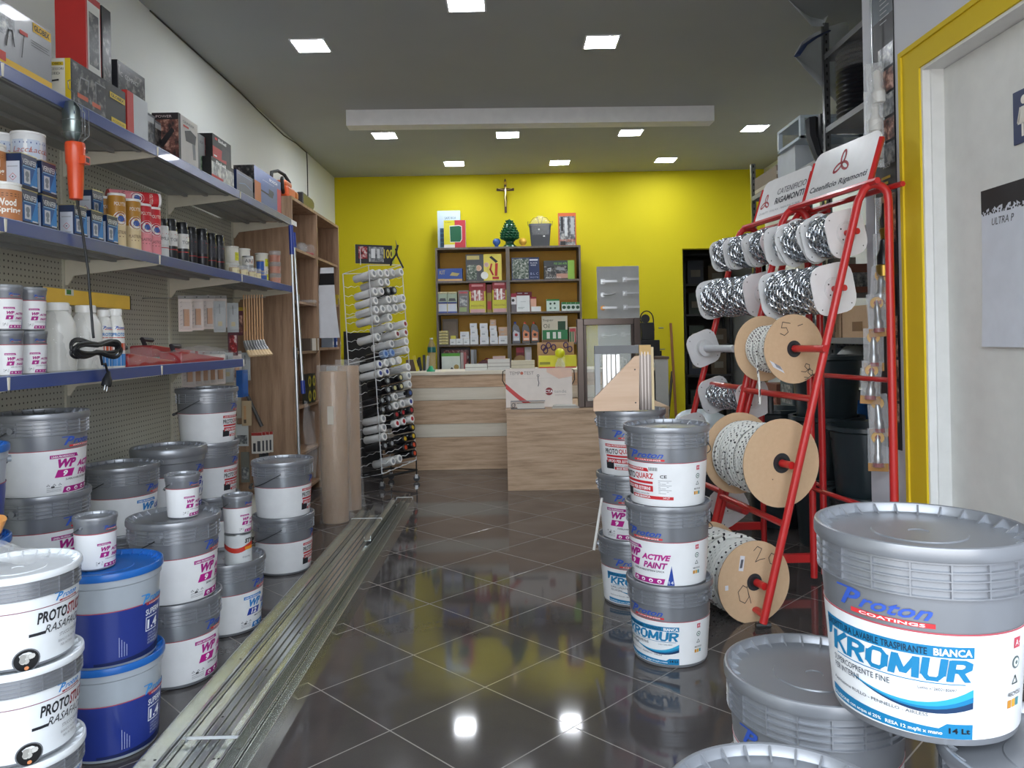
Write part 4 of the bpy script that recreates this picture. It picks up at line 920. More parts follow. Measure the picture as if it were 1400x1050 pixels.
# ---------------------------------------------------------------- low shelf
B_med = make_bucket(.050, .150, 'p:83868a', SP, 'p:e9e9ea', l_wp('9', 'a8197f', H_=.150, k=.34), kind='plain', lab=(.006, .70))
for px, X, nm in ((9, -1.665, 'left'), (43, -1.665, 'right')):
    for lv in (0, 1): place(B_med, ('lower', 'upper')[lv]+' small WP 9 pot of the '+nm+' column on the low shelf', (X, Zof(px, X), SL+lv*.1505), rzl(72), cat='pot')
def bottle(R, H, name, label, loc, rz=0, mat='p:e4e2dc', prints=None, cap='p:eceae6', neck=.4, body_only=False):
    root = thing(name, label, 'bottle', loc, rz); b = MB()
    b.lathe([(R*.92, 0), (R, .006), (R, H*.62), (R*.93, H*.72), (R*neck*1.15, H*.86), (R*neck, H*.88), (R*neck, H*.9)], mat, 28)
    if prints: prints(b, cyl(lambda v: R))
    b.build('body', root); c = MB(); c.lathe([(R*neck*1.2, H*.885), (R*neck*1.2, H*.985), (R*neck*1.1, H), (0, H)], cap, 20); c.build('cap', root); return root
def p_prot(b, s):
    logo(b, s, -.02, .165, .010); b.text(s, 'PROTO', -.03, .135, .014, '2f7fc4', bold=.03, w=.05); b.rect(s, -.035, .127, .035, .130, 'c9453c'); b.rect(s, -.02, .075, .025, .105, 'c9502c'); b.rect(s, -.035, .01, .035, .06, '3a7fc0')
BX = -1.72
for i, (px, R, H) in enumerate(((80, .060, .262), (99, .055, .255), (118, .058, .26))):
    bottle(R, H, 'white_jug', ('large white jug in clear wrap, leftmost under the yellow level', 'middle white wrapped jug partly behind the hanging cable', 'right white wrapped jug behind the coiled cable')[i], (BX+(-.06 if i == 1 else 0), Zof(px, BX)+(.03 if i == 1 else 0), SL), neck=.55)
bottle(.034, .245, 'cleaner_bottle', 'slim white bottle with blue logo beside the wrapped jugs', (-1.70, Zof(142, -1.70), SL), rzl(60), prints=p_prot, neck=.62)
bottle(.036, .250, 'cleaner_bottle', 'slim white bottle with blue logo at the right end of the bottle row', (-1.675, Zof(158, -1.675), SL), rzl(60), prints=p_prot, neck=.62)
mb = MB(); random.seed(12); N = 16; y0, y1 = Zof(64, -1.66), Zof(136, -1.66); vs = []
for i in range(N+1):
    for j in range(N+1):
        u, v = i/N, j/N; vs.append((-1.655+.012*math.sin(u*11)+random.uniform(-.006, .006)-.05*v*v, y0+(y1-y0)*u, SL+.003+.225*v))
mb.add(vs, [(i*(N+1)+j, (i+1)*(N+1)+j, (i+1)*(N+1)+j+1, i*(N+1)+j+1) for i in range(N) for j in range(N)], 'film', True)
mb.build('clear_wrap', label='clear plastic wrap around the white jugs on the low shelf', cat='plastic wrap')
la, lb_ = RX(53, 386, -1.80), RX(173, 386, -1.80); lv = thing('spirit_level', 'long yellow spirit level lying across the tops of the white bottles', 'spirit level', (-1.80, la.y, SL+.2635))
L = lb_.y-la.y; mb = MB(); mb.box((-.014, 0, 0), (.014, L, .062), 'p:f2c24e').box((-.016, -.006, -.001), (.016, 0, .063), '1f2022').box((-.016, L, -.001), (.016, L+.006, .063), '1f2022'); mb.build('body', lv)
mb = MB(); mb.box((.0141, L*.22, .038), (.018, L*.30, .063), 'p:e6e6e0').box((.0181, L*.225, .042), (.0195, L*.27, .060), '3f7f3a'); mb.build('vial', lv)
# red plastering floats
def flo(name, label, px0, px1, X, z, c='a82a30', rz=0):
    y0, y1 = Zof(px0, X), Zof(px1, X); r = thing(name, label, 'trowel', (X, y0, z)); L = y1-y0
    b = MB(); b.prism([(0, 0), (L*.94, 0), (L, .012), (L*.90, .018), (.02, .06), (0, .055)], lambda u, v, w=0: Vector((w-.10, u, v)), .11, 'p:'+c); b.build('plate', r, bev=.003)
    b = MB(); b.tube([(-.05, L*.1, .045), (-.05, L*.04, .09), (-.05, L*.2, .085)], .012, '3a3c40', 8); b.build('handle', r); return r
flo('plastering_float', 'long red plastering float behind the wrapped ones', 205, 278, -1.78, SL+.035, 'b0353a'); flo('plastering_float', 'red plastering float in clear wrap beside the coiled cable', 172, 238, -1.66, SL)
flo('plastering_float', 'second red float in clear wrap near the shelf end', 245, 305, -1.66, SL)
for q, (a, b_) in enumerate(((172, 240), (244, 322))):
    mb = MB(); N = 14; y0, y1 = Zof(a, -1.64), Zof(b_, -1.64); vs = []
    for i in range(N+1):
        for j in range(7):
            u, v = i/N, j/6; vs.append((-1.625-.13*v, y0+(y1-y0)*u, SL+.004+.075*math.sin(PI*min(1, v*1.05+.02))*(.6+.4*math.sin(PI*u))+random.uniform(0, .014)))
    mb.add(vs, [(i*7+j, (i+1)*7+j, (i+1)*7+j+1, i*7+j+1) for i in range(N) for j in range(6)], 'film', True)
    mb.build('plastic_bag', label=('crumpled clear bag around the float beside the coiled cable', 'crumpled clear bag around the float at the shelf end')[q], cat='plastic bag')
# ---------------------------------------------------------------- inspection lamp hanging from the top rail
lx = -1.578; ly = Zof(108, lx); ztop = RX(104, 122, lx).z
lamp = thing('inspection_lamp', 'orange handled inspection lamp with metal guard hanging from the top shelf rail', 'lamp', (lx, ly, 0))
z1, z2, z3, z4 = RX(108, 142, lx).z, RX(108, 198, lx).z, RX(108, 275, lx).z, RX(118, 462, lx).z
mb = MB(); mb.tube([(-.012, 0, ztop+.03), (-.022, 0, ztop+.026), (-.02, 0, ztop+.0), (0, 0, z1+.03), (0, 0, z1)], .0016, 'm:8d9094', 6); mb.build('hook', lamp)
mb = MB(); mb.lathe([(.016, z2), (.034, z2+.02), (.040, z2+.05), (.040, z1-.03), (.030, z1-.006), (.012, z1)], 'm:9aa6a4', 24, a0=PI*.5, a1=PI*1.65); mb.build('reflector', lamp)
mb = MB()
for a in (-.5, .4, 1.3): mb.tube([(.018*math.cos(a), .018*math.sin(a), z2), (.046*math.cos(a), .046*math.sin(a), z2+.03), (.046*math.cos(a), .046*math.sin(a), z1-.03), (.0, 0, z1)], .0014, 'm:c0c3c5', 6)
for z in (z2+.03, (z1+z2)/2): mb.tube([(.046*math.cos(t/8*2*PI), .046*math.sin(t/8*2*PI), z) for t in range(8)], .0013, 'm:c0c3c5', 6, closed=True)
mb.build('guard', lamp)
mb = MB(); mb.lathe([(.012, z3), (.022, z3+.004), (.026, z3+.06), (.028, z3+(z2-z3)*.60), (.032, z3+(z2-z3)*.64), (.034, z3+(z2-z3)*.95), (.032, z2)], 'p:e2532a', 24)
mb.box((.02, -.02, z3+(z2-z3)*.62), (.046, .014, z3+(z2-z3)*.76), 'p:e2532a').box((.046, -.012, z3+(z2-z3)*.65), (.0475, .008, z3+(z2-z3)*.73), '2a1a1a'); mb.build('handle', lamp)
mb = MB(); cyy = Zof(118, lx)-ly; pts = [(0, .0, z3+.01), (.004, cyy*.4, z3-.06), (.006, cyy, z3-.2), (.012, cyy*1.0, (z3+z4)/2), (.022, cyy*1.1, z4+.03), (.03, cyy*.9, z4)]
mb.tube(pts, .0048, '1a1b1d', 8)
zc = RX(122, 477, lx).z; random.seed(5)
yc = Zof(122, lx)-ly
for k in range(7):
    A_ = (.155+.012*math.sin(k*2.1)); Bz = .030+.006*math.cos(k*1.7); P = []
    for i in range(48):
        t = 2*PI*i/48; P.append((.028+.008*math.cos(t+k)+.004*(k % 3), yc+A_*math.cos(t)+random.uniform(-.001, .001), zc+Bz*math.sin(t)*(.35+.65*abs(math.cos(t)))*1.3+.004*(k-3)*math.cos(t)+.003*math.sin(3*t+k)))
    mb.tube(P, .0052, '1a1b1d', 7, closed=True)
zp = RX(143, 518, lx).z; yp = Zof(143, lx)-ly
mb.tube([(.03, yc+.02, zc-.02), (.02, yc+.05, zc-.06), (.012, yp-.02, (zc+zp)/2), (.008, yp, zp+.03)], .0046, '1a1b1d', 8); mb.build('cable', lamp)
mb = MB(); mb.T = Matrix.Translation((.008, yp, zp))@Matrix.Rotation(-.35, 4, 'X'); mb.lathe([(.006, .03), (.012, .01), (.018, -.005), (.018, -.028), (0, -.028)][::-1], '1c1d1f', 14)
for q in (-.009, .009): mb.rod((0, q, -.028), (0, q, -.048), .0022, 'm:d6d8da', 6)
mb.build('plug', lamp)
# ================================================================ goods hanging at the end of the pegboard, poles, rolls
def blister(w, h, card, win, name='brush_blister', hook=True):
    mb = MB(); mb.box((-w/2, -.001, -h), (w/2, .001, 0), card)
    f = plane((-w/2, -.0011, -h), (1, 0, 0), (0, 0, 1)); paint(mb, f, w, h, win)
    mb.add([f(.08*w, .06*h, .001), f(.92*w, .06*h, .001), f(.92*w, .82*h, .001), f(.08*w, .82*h, .001), f(.14*w, .10*h, .016), f(.86*w, .10*h, .016), f(.86*w, .78*h, .016), f(.14*w, .78*h, .016)], [(0, 1, 5, 4), (1, 2, 6, 5), (2, 3, 7, 6), (3, 0, 4, 7), (4, 5, 6, 7)], 'film')
    return mb
wood_bl = blister(.070, .20, 'k:e2d5cc', [R_(.35, .15, .80, .62, 'c68c58'), R_(.35, .15, .42, .62, '6a4a36'), R_(0, .90, 1, 1, '8f8c88'), ('d', .5, .95, .02, '2a2a2a')]+[('s', [(.15, .2+.12*k), (.28, .22+.12*k)], .012, '9a8c84') for k in range(6)])
grey_bl = blister(.068, .185, 'k:a9adad', [('s', [(.5, .9), (.52, .6)], .02, '2c2d30'), R_(.35, .2, .7, .35, 'b9a878'), ('s', [(.2, .2), (.2, .5)], .01, 'd0d2d2')])
wb = wood_bl.build('brush_blister', cat='package'); gb = grey_bl.build('brush_blister', cat='package')
XB = -1.93
hooks = thing('peg_hook', 'x', 'hook'); mb = MB(); mb.tube([(0, 0, 0), (.02, 0, .0), (.22, 0, 0), (.235, 0, .02)], .002, 'm:b9bcbd', 6); mb.build('wire', hooks)
HB = RX(258, 404, -1.88).z
names = ['leftmost', 'second', 'third', 'fourth']
ylast = Y[4]-.02
for i, (px, py, t) in enumerate(((254, 408, 0), (270, 408, 0), (286, 405, 0), (303, 406, 0))):
    X = -1.80; y = min(Zof(px, X), 9); z = RX(px, 404, X).z
    place(wb if t == 0 else gb, names[i]+' wooden handled brush in a blister, upper hanging row', (X, y, z), math.radians(28), group='upper row of brush blisters')
    place(hooks, 'wire peg hook carrying the '+names[i]+' blister of the upper row', (XP+.001, y, z-.012), 0, group='wire peg hooks, upper row')
for i, px in enumerate((301, 319)):
    X = -1.74; y = Zof(px, X); z = RX(px, 412+i*2, X).z
    place(gb, ('nearer', 'farther')[i]+' grey carded tool hanging in front of the upper blister row', (X, y, z), math.radians(28), group='grey carded tools')
for i, px in enumerate((257, 268, 278, 288, 299, 322)):
    X = -1.78; y = Zof(px, X); z = RX(px, 480, X).z
    place(wb, ORD[i]+' brush blister of the lower row, seen below the low shelf', (X, y, z), math.radians(25), group='lower row of brush blisters')
for i, px in enumerate((311, 335)):
    X = -1.77; y = Zof(px, X)-.01; z = RX(px, 482, X).z
    place(gb, ('first', 'last')[i]+' grey carded tool in the lower row below the low shelf', (X, y, z), math.radians(25), group='grey carded tools, lower row')
mb = MB(); mb.box((-.02, -.05, -.17), (.02, .05, 0), 'p:2358a0').box((.020, -.04, -.15), (.022, .04, -.02), 'p:2c66b4')
mb.build('sponge_pack', loc=(-1.72, Zof(330, -1.72), RX(330, 506, -1.72).z), label='blue hanging pack beside the tall PROTOQUARZ stack', cat='package')
# long handled radiator brushes
rb = thing('radiator_brush', 'x', 'brush')
mb = MB(); mb.tube([(0, 0, 0), (0, 0, -.30)], .0048, 'beech', 8, .006); mb.build('wooden_handle', rb)
mb = MB(); mb.tube([(0, 0, -.30), (.012, -.008, -.335), (.035, -.02, -.365)], .009, 'm:c2c4c6', 8, .012); mb.build('ferrule', rb)
mb = MB(); mb.tube([(.035, -.02, -.365), (.065, -.038, -.40)], .012, 'd9bd94', 8, .013, flat=.7); mb.build('bristles', rb)
for i in range(8):
    px = 333+i*3.6; X = -1.74+.012*i; p = RX(px, 403, X)
    place(rb, ORD[i]+' long wooden radiator brush from the left in the hanging bundle', (X, p.y, p.z), math.radians(-12+2*i), group='long radiator brushes')
mb = MB(); mb.tube([(XP, Zof(340, -1.74)+.02, RX(345, 407, -1.72).z), (-1.63, Zof(340, -1.74)+.02, RX(345, 407, -1.72).z)], .0025, 'm:b0b3b4', 6)
mb.build('hanging_rail', label='wire arm carrying the long radiator brushes', cat='hook')
for i, (px, c, zt) in enumerate(((318, 'pic_red', 452), (326, 'pic_skin', 425), (331, 'b79a2a', 420))):
    X = -1.78; p = RX(px, zt, X); mb = MB(); mb.box((-.004, -.03, -.16), (.004, .03, 0), 'p:5b2a34' if i < 2 else 'b79a2a'); mb.box((.0045, -.022, -.14), (.006, .022, -.03), c)
    mb.build('carded_tool', loc=(X, p.y, p.z), rz=-.9, label=('dark red carded tool hanging low at the shelf end', 'carded tool with glossy window hanging next to the long brushes', 'yellow edged carded tool hanging next to the long brushes')[i], cat='package')
# tools hanging on the wooden end panel
yp_ = YW0-.012
for i, (px, py, w, h, c, lb) in enumerate(((324, 540, .06, .17, 'c9c3b4', 'clear pack of small brushes hanging right of the tall stack'), (337, 548, .07, .18, 'c7b190', 'kraft card with brush hanging on the wooden panel'), (331, 580, .09, .16, 'cfd2d2', 'clear bag with white scrapers hanging on the wooden panel'),
        (335, 618, .06, .22, '7a7a72', 'grey hanging wire tool low on the wooden panel'))):
    p = RY(px, py, yp_-.05*(i % 2)-.02); mb = MB(); mb.box((-w/2, -.003, -h), (w/2, .003, 0), 'k:'+c); f = plane((-w/2, -.0031, -h), (1, 0, 0), (0, 0, 1))
    paint(mb, f, w, h, [R_(.2, .1, .45, .8, 'beech'), R_(.2, .1, .45, .25, '6b5a48')] if i < 2 else [R_(.1, .1, .9, .5, 'pic_grey')]); mb.build('hanging_pack', loc=p, label=lb, cat='package')
p = RY(366, 590, yp_-.06)
for i in range(4):
    mb = MB(); w, h = .075, .15; mb.box((-w/2, -.003, -h), (w/2, .003, 0), 'k:d9d4cc'); f = plane((-w/2, -.0031, -h), (1, 0, 0), (0, 0, 1)); paint(mb, f, w, h, [R_(0, .86, 1, 1, 'b03a34'), R_(.15, .1, .4, .5, '3a3b3f'), R_(.55, .1, .85, .6, '55565a')])
    mb.build('scraper_card', loc=(p.x-.02*i, p.y-.02*i, p.z), label=('front', 'second', 'third', 'rearmost')[3-i]+' red topped scraper card on the wooden panel hook', cat='package', group='red topped scraper cards')
mb = MB(); q0, q1 = RY(338, 540, yp_-.03), RY(358, 583, yp_-.03); mb.T = Matrix.Translation(q0); d = q1-q0; mb.rod((0, 0, 0), d, .014, '4c4a48', 8); mb.T = None
mb.build('slanting_bar', label='dark slanting tool bar hanging across the wooden panel', cat='tool')
mb = MB(); p = RY(362, 622, yp_-.05)
for k in range(5): mb.tube([(k*.012-.03, 0, .05), (k*.014-.03, -.01, -.05), (k*.016-.035, 0, -.16)], .008, '2a2b2e', 6)
mb.build('tool_bundle', loc=p, label='bundle of black handled tools low on the wooden panel', cat='tools')
# goods in the wooden bookcase
def bx(nm, lb, px, py, X, w, d, h, c, zz, fr=(), cat='box'): pbox(nm, lb, cat, (X, Zof(px, X), zz+.0005), RZ90, w, d, h, c, fr)
mb = MB(); random.seed(2); p = (-1.70, Zof(425, -1.66)-.1, SHB[0])
for k in range(5): 
    mb.T = Matrix.Translation((random.uniform(-.05, .05), random.uniform(-.12, .12), .001))@Matrix.Rotation(random.uniform(-.5, .5), 4, 'Z'); mb.lathe([(.035, 0), (.045, .05), (.03, .09), (0, .10)], 'film', 8)
mb.T = None; mb.build('crumpled_bags', loc=p, label='crumpled clear bags on the upper bookcase shelf', cat='bags')
mb = MB(); mb.tube([(0, 0, .014), (.0, .09, .016), (.02, .12, .02)], .014, 'p:b8262c', 8); mb.build('red_knife', loc=(-1.66, Zof(428, -1.64)-.08, SHB[0]), label='small red handled tool on the upper bookcase shelf', cat='tool')
bx('small_carton', 'small white and brown carton on the eye level shelf of the bookcase', 424, 470, -1.66, .09, .12, .10, 'k:d9d2c4', SHB[2], [R_(0, 0, .5, 1, 'a98a62')])
bx('small_carton', 'dark small box in the bookcase beside the white and brown one', 417, 470, -1.68, .05, .10, .10, '5a4c42', SHB[2])
mb = MB(); mb.lathe([(.07, 0), (.08, .01), (.075, .03), (.0, .035)], 'c:dfe2e4', 16); mb.build('tray', loc=(-1.68, Zof(424, -1.66), SHB[1]), label='clear shallow tray on the middle bookcase shelf', cat='tray')
for i, (px, c) in enumerate(((448, '9fb0c8'), (453, '2c4a90'), (458, '27407c'))): bx('blue_box', ('pale', 'blue', 'rightmost blue')[i]+' small box on the far bookcase bay shelf', px, 470, -1.66, .05, .10, .10, c, SHC[2], [R_(.1, .2, .9, .5, 'k:dfe2e8')])
bx('yellow_box', 'small yellow and dark box on the far bay upper shelf', 458, 415, -1.64, .05, .08, .09, 'c0a82a', SHC[1], [R_(0, 0, .6, .6, '5a5a60')])
bx('white_cartons', 'slim white carton standing in the far bookcase bay', 454, 520, -1.64, .06, .10, .22, 'k:dcdcd8', .7605)
for i in range(4): bx('seed_pack', ('lower left', 'lower right', 'upper left', 'upper right')[i]+' yellow and black pack beside the brown roll', 418+6*(i % 2), 530, -1.63, .075, .05, .115, '2b2a1e', .7205+(.1155 if i > 1 else 0), [('d', .5, .5, .38, 'c3b53a'), ('d', .5, .5, .2, '3b3a20')])
# telescopic poles
def pole(name, label, a, b_, bottom_grip=False):
    r = thing(name, label, 'pole', a); d = Vector(b_)-Vector(a); mb = MB()
    mb.rod((0, 0, 0), d*.55, .0105, 'm:d5d9dd', 12).rod(d*.55, d*.9, .0085, 'm:d5d9dd', 12); mb.build('tube', r)
    g = MB(); g.rod(d*.9, d, .016, 'p:2a3f94', 12); g.build('grip', r)
    c = MB(); c.rod(d*.54, d*.58, .016, 'm:b4b8bc', 12); c.build('collar', r)
    if bottom_grip: c2 = MB(); c2.rod(d*-.09, (0, 0, 0), .016, 'p:2a3f94', 12); c2.build('foot', r)
    return r
a = RX(410, 640, -1.50); t_ = RX(397, 308, -1.57); a = Vector((-1.50, 5.30, .0)); t_ = RY(397.5, 308, 5.30)
pole('telescopic_pole', 'long silver telescopic pole with blue grip leaning on the wooden panel corner', a+Vector((RY(410, 600, 5.3).x+1.50, 0, 0)), t_)
q = RY(413.5, 520, 5.36); t2 = RY(401, 318, 5.36); pole('telescopic_pole', 'second silver pole with blue foot behind the longer one', q, t2, True)
# two rolls of kraft paper in clear film
for i, (px, py, yy, r, h, lb) in enumerate(((459, 716, 5.15, .088, 1.005, 'tall brown paper roll in clear film standing by the bookcase'), (480, 703, 5.52, .075, 1.03, 'second brown paper roll in loose film behind the first'))):
    x = RY(px, 700, yy).x; ro = thing('paper_roll', lb, 'roll', (x, yy, 0)); mb = MB(); mb.lathe([(r*.98, .001), (r, .01), (r, h-.005), (r*.98, h), (r*.35, h), (r*.33, h-.1), (0, h-.1)], 'kraft_roll', 40); mb.build('roll', ro)
    f = MB(); N, K = 24, 14; vs = []; random.seed(20+i)
    for k in range(K+1):
        for j in range(N):
            a_ = 2*PI*j/N; rr = r+.010+.008*math.sin(a_*3+k*.8)+random.uniform(0, .006)+(.03 if k in (0,) else 0)*random.random(); vs.append((rr*math.cos(a_), rr*math.sin(a_), .004+(h+.04)*k/K))
    f.add(vs, [(k*N+j, k*N+(j+1) % N, (k+1)*N+(j+1) % N, (k+1)*N+j) for k in range(K) for j in range(N)], 'film', True); f.build('plastic_film', ro)
    if i == 0: l = MB(); l.rect(cyl(lambda v: r+.02), -.028, .66, .012, .78, 'k:cfc6b8', .0); l.build('sticker', ro, rz=.1)
    else: l = MB(); l.rect(cyl(lambda v: r+.02), -.012, .09, .004, .16, 'd9cf2a', 0); l.build('sticker', ro, rz=-.25)
mb = MB(); N = 10; vs = []; random.seed(77); p0 = RY(414, 545, 5.0); p1 = RY(430, 545, 5.0)
for i in range(N+1):
    for j in range(N+1):
        u, v = i/N, j/N; vs.append((p0.x+(p1.x-p0.x)*u, 5.02+.03*math.sin(u*5+v*7), .32+.50*v*(1-.15*u)+random.uniform(-.008, .008)))
mb.add(vs, [(i*(N+1)+j, (i+1)*(N+1)+j, (i+1)*(N+1)+j+1, i*(N+1)+j+1) for i in range(N) for j in range(N)], 'film', True); mb.build('plastic_film', label='loose clear film hanging left of the brown roll', cat='plastic film')
# white banner sheet on the bookcase divider
mb = MB(); a, b_ = RY(440, 366, 6.45), RY(455, 366, 6.45); zt = a.z; zb = RY(448, 462, 6.45).z; vs = []
for k in range(13):
    t = k/12; z = zt+(zb-zt)*t; w = .085+.062*t; xo = -.01*math.sin(t*3)
    vs += [(a.x+.04+xo-w*.6, 6.45-.02*t, z), (a.x+.04+xo+w*.75, 6.45-.02*t-.02, z)]
mb.add(vs, [(2*k, 2*k+2, 2*k+3, 2*k+1) for k in range(12)], 'k:dfe2e8', True)
mb.f.pop(1); mb.m.pop(1); mb.sm.pop(1); mb.f.pop(1); mb.m.pop(1); mb.sm.pop(1); mb.add(vs[2:8], [(0, 2, 3, 1), (2, 4, 5, 3)], '17181b', True)
mb.build('paper_sample', label='long white paper sample with a black band hanging at the bookcase', cat='paper')
# ---------------------------------------------------------------- metal profiles lying on the floor
def profile(name, label, x0, x1, ya, yb, h, wall, mat='aluminium', lips=True, ribs=3, z0=0):
    mb = MB(); t = .0025
    mb.box((x0, ya, z0), (x1, yb, z0+t), mat)
    for x in (x0, x1-t): mb.box((x, ya, z0+t), (x+t, yb, z0+wall), mat)
    for k in range(ribs):
        x = x0+(x1-x0)*(k+1)/(ribs+1); mb.box((x-.003, ya, z0+t), (x+.003, yb, z0+t+.006), mat).box((x-.0055, ya, z0+t), (x-.0032, yb, z0+t+.0006), '2e3231').box((x+.0032, ya, z0+t), (x+.0055, yb, z0+t+.0006), '2e3231')
    n = int((yb-ya)/.35)
    for k in range(n):
        x = x0+(x1-x0)*(.5/(ribs+1)+((k % (ribs+1))/(ribs+1))); yy = ya+.2+k*.35; mb.lathe([(.0045, z0+t+.0004), (0, z0+t+.0005)], '2a2a2a', 8, (x, yy, 0))
    return mb.build(name, label=label, cat='profile', group='metal profiles lying on the floor')
yb0, yb1 = 2.02, 5.45
profile('metal_profile', 'leftmost metal channel of the bundle lying beside the buckets', -1.075, -1.0, yb0, yb1, 0, .035, ribs=1)
profile('metal_profile', 'wide ribbed metal profile with screw holes, left half of the bundle', -.997, -.885, yb0-.1, yb1-.15, 0, .014, ribs=3)
profile('metal_profile', 'narrow ribbed metal profile in the middle of the bundle', -.882, -.822, yb0, yb1+.1, 0, .018, ribs=2)
profile('metal_profile', 'deep channel on the aisle side of the bundle', -.818, -.782, yb0+.05, yb1+.3, 0, .060, ribs=0)
profile('metal_profile', 'glassy edged channel, last on the aisle side of the bundle', -.779, -.745, yb0-.05, yb1+.22, 0, .045, ribs=0)
profile('metal_profile', 'thin channel laid on top of the ribbed profiles near the rack end', -.90, -.86, yb1-.9, yb1+.25, 0, .03, ribs=0, z0=.0185)
for i, (y, x0, x1, h_) in enumerate(((2.30, -.995, -.822, .019), (5.05, -1.075, -.885, .036), (5.58, -.86, -.75, .061))):
    mb = MB(); mb.box((x0-.003, y, h_), (x1+.003, y+.016, h_+.001), 'k:d9dde0').box((x0-.004, y, 0), (x0-.003, y+.016, h_+.001), 'k:d9dde0').box((x1+.003, y, 0), (x1+.004, y+.016, h_+.001), 'k:d9dde0')
    mb.build('strapping_band', label=('white strap around the metal profiles nearest the camera', 'white strap across the wide profiles at the far end', 'white strap across the narrow channels, farthest away')[i], cat='strap')
# ================================================================ counters
yc0 = RZ(640, 642, 0).y; 
def cz(py): return RY(620, py, yc0).z
CT = cz(508)
x0, x1 = RY(522, 560, yc0).x, 1.30
co = thing('shop_counter', 'long counter with wood and cream stripes at the back of the shop', 'counter', (x0, yc0, 0)); W_ = x1-x0; D_ = .62
zsq = [0, cz(597.5), cz(579.5), cz(547), cz(530), CT-.03]
for k in range(5):
    mb = MB(); mb.box((0, 0, zsq[k]+.0015), (W_, .02, zsq[k+1]-.0015), 'oak_h' if k % 2 == 0 else 'cream_board'); mb.build('front_panel', co)
mb = MB(); mb.box((0, .021, 0), (W_, D_-.02, CT-.031), 'ash_grey_wood'); mb.build('carcass', co)
mb = MB(); mb.box((-.02, -.02, CT-.03), (W_+.01, D_, CT), 'cream_board'); mb.build('worktop', co, bev=.002)
yl = RZ(700, 671, 0).y; xl0, xl1 = RY(694, 640, yl).x, RY(915, 600, yl).x; LT = RY(700, 560, yl).z
lc = thing('low_counter', 'lower plain wood grain counter in front of the striped one', 'counter', (xl0, yl, 0)); LW, LD = xl1-xl0, yc0-.025-yl
mb = MB(); mb.box((0, 0, 0), (LW, .02, LT-.022), 'oak_h'); mb.build('front_panel', lc)
mb = MB(); mb.box((0, .021, 0), (.02, LD, LT-.022), 'oak_h').box((LW-.02, .021, 0), (LW, LD, LT-.022), 'oak_h').box((.02, .3, 0), (LW-.02, .32, LT-.022), 'oak_h'); mb.build('side_panel', lc)
mb = MB(); mb.box((-.005, -.008, LT-.022), (LW+.005, LD, LT), 'oak_h'); mb.build('worktop', lc)
# grey end cabinet
a = RY(897, 497, yc0-.10); b_ = RY(911, 497, yc0-.10); gc = thing('end_cabinet', 'pale grey narrow cabinet at the right end of the counter', 'cabinet', (1.32, yc0+.02, 0))
mb = MB(); mb.box((0, 0, 0), (.12, .5, cz(500)+.02), 'c9cbc8'); mb.build('body', gc); mb = MB(); mb.box((-.005, -.01, cz(500)+.021), (.13, .51, cz(500)+.045), '6c5a50'); mb.build('top', gc)
# ---------------------------------------------------------------- white document case leaning on the low counter
yk = yl+.10; A_, B_ = RY(692, 557, yk), RY(782, 503, yk); w, h = B_.x-A_.x, B_.z-LT-.003
cse = thing('document_case', 'white TEMPOTEST document case with red curve standing on the low counter', 'case', ((A_.x+B_.x)/2, yk+.06, LT+.002), 0, rot=(-.06, 0, 0))
mb = MB(); mb.box((-w/2, -.05, 0), (w/2, .05, h), 'k:e9dfd6'); f = plane((-w/2, -.0502, 0), (1, 0, 0), (0, 0, 1))
n = 14; cv = [(.0+.62*i/n, .62-.62*math.sin(PI/2*i/n)**1.0) for i in range(n+1)]; lo = [(u*w, max(0, v-.13)*h) for u, v in cv]; hi = [(u*w, v*h) for u, v in cv]; mb.band(f, lo, hi, 'cf4340')
mb.rect(f, 0, h*.74, w, h*.745, 'cfc5bc'); mb.add([f(w*.8, h*.72, .0006), f(w, h*.78, .0006), f(w, h, .0006), f(w*.62, h, .0006), f(w*.62, h*.9, .0006)], [(0, 1, 2, 3, 4)], 'e8c4ae')
mb.text(f, 'TEMP', w*.06, h*.84, h*.085, '8f7f78', w=w*.16); mb.disc(f, w*.245, h*.88, h*.04, 'c96a50'); mb.text(f, 'TEST', w*.275, h*.84, h*.085, '8f7f78', w=w*.15)
mb.stroke(f, [(w*.49, h*.80), (w*.49, h*.70), (w*.50, h*.62), (w*.488, h*.54)], .006, '4a4a4e'); mb.disc(f, w*.49, h*.81, .010, '4a4a4e'); mb.disc(f, w*.49, h*.81, .006, 'e9dfd6', .001)
mb.disc(f, w*.65, h*.40, h*.10, '8f2226'); mb.text(f, 'CTA', w*.65, h*.36, h*.08, 'f2eaea', al='C', bold=.03, off=.0014); mb.text(f, 'tende', w*.73, h*.36, h*.08, 'b0a8a4', w=w*.18); mb.rect(f, w*.74, h*.30, w*.9, h*.31, 'b8a8a0')
mb.build('cover', cse)
for sg in (-1, 1):
    m2 = MB(); m2.tube([(sg*(w/2-.01), 0, h*.98), (sg*(w/2+.022), 0, h*.94), (sg*(w/2+.026), 0, h*.7), (sg*(w/2+.0), 0, h*.55)], .008, '17181a', 6, flat=.5); m2.build('elastic_strap', cse)
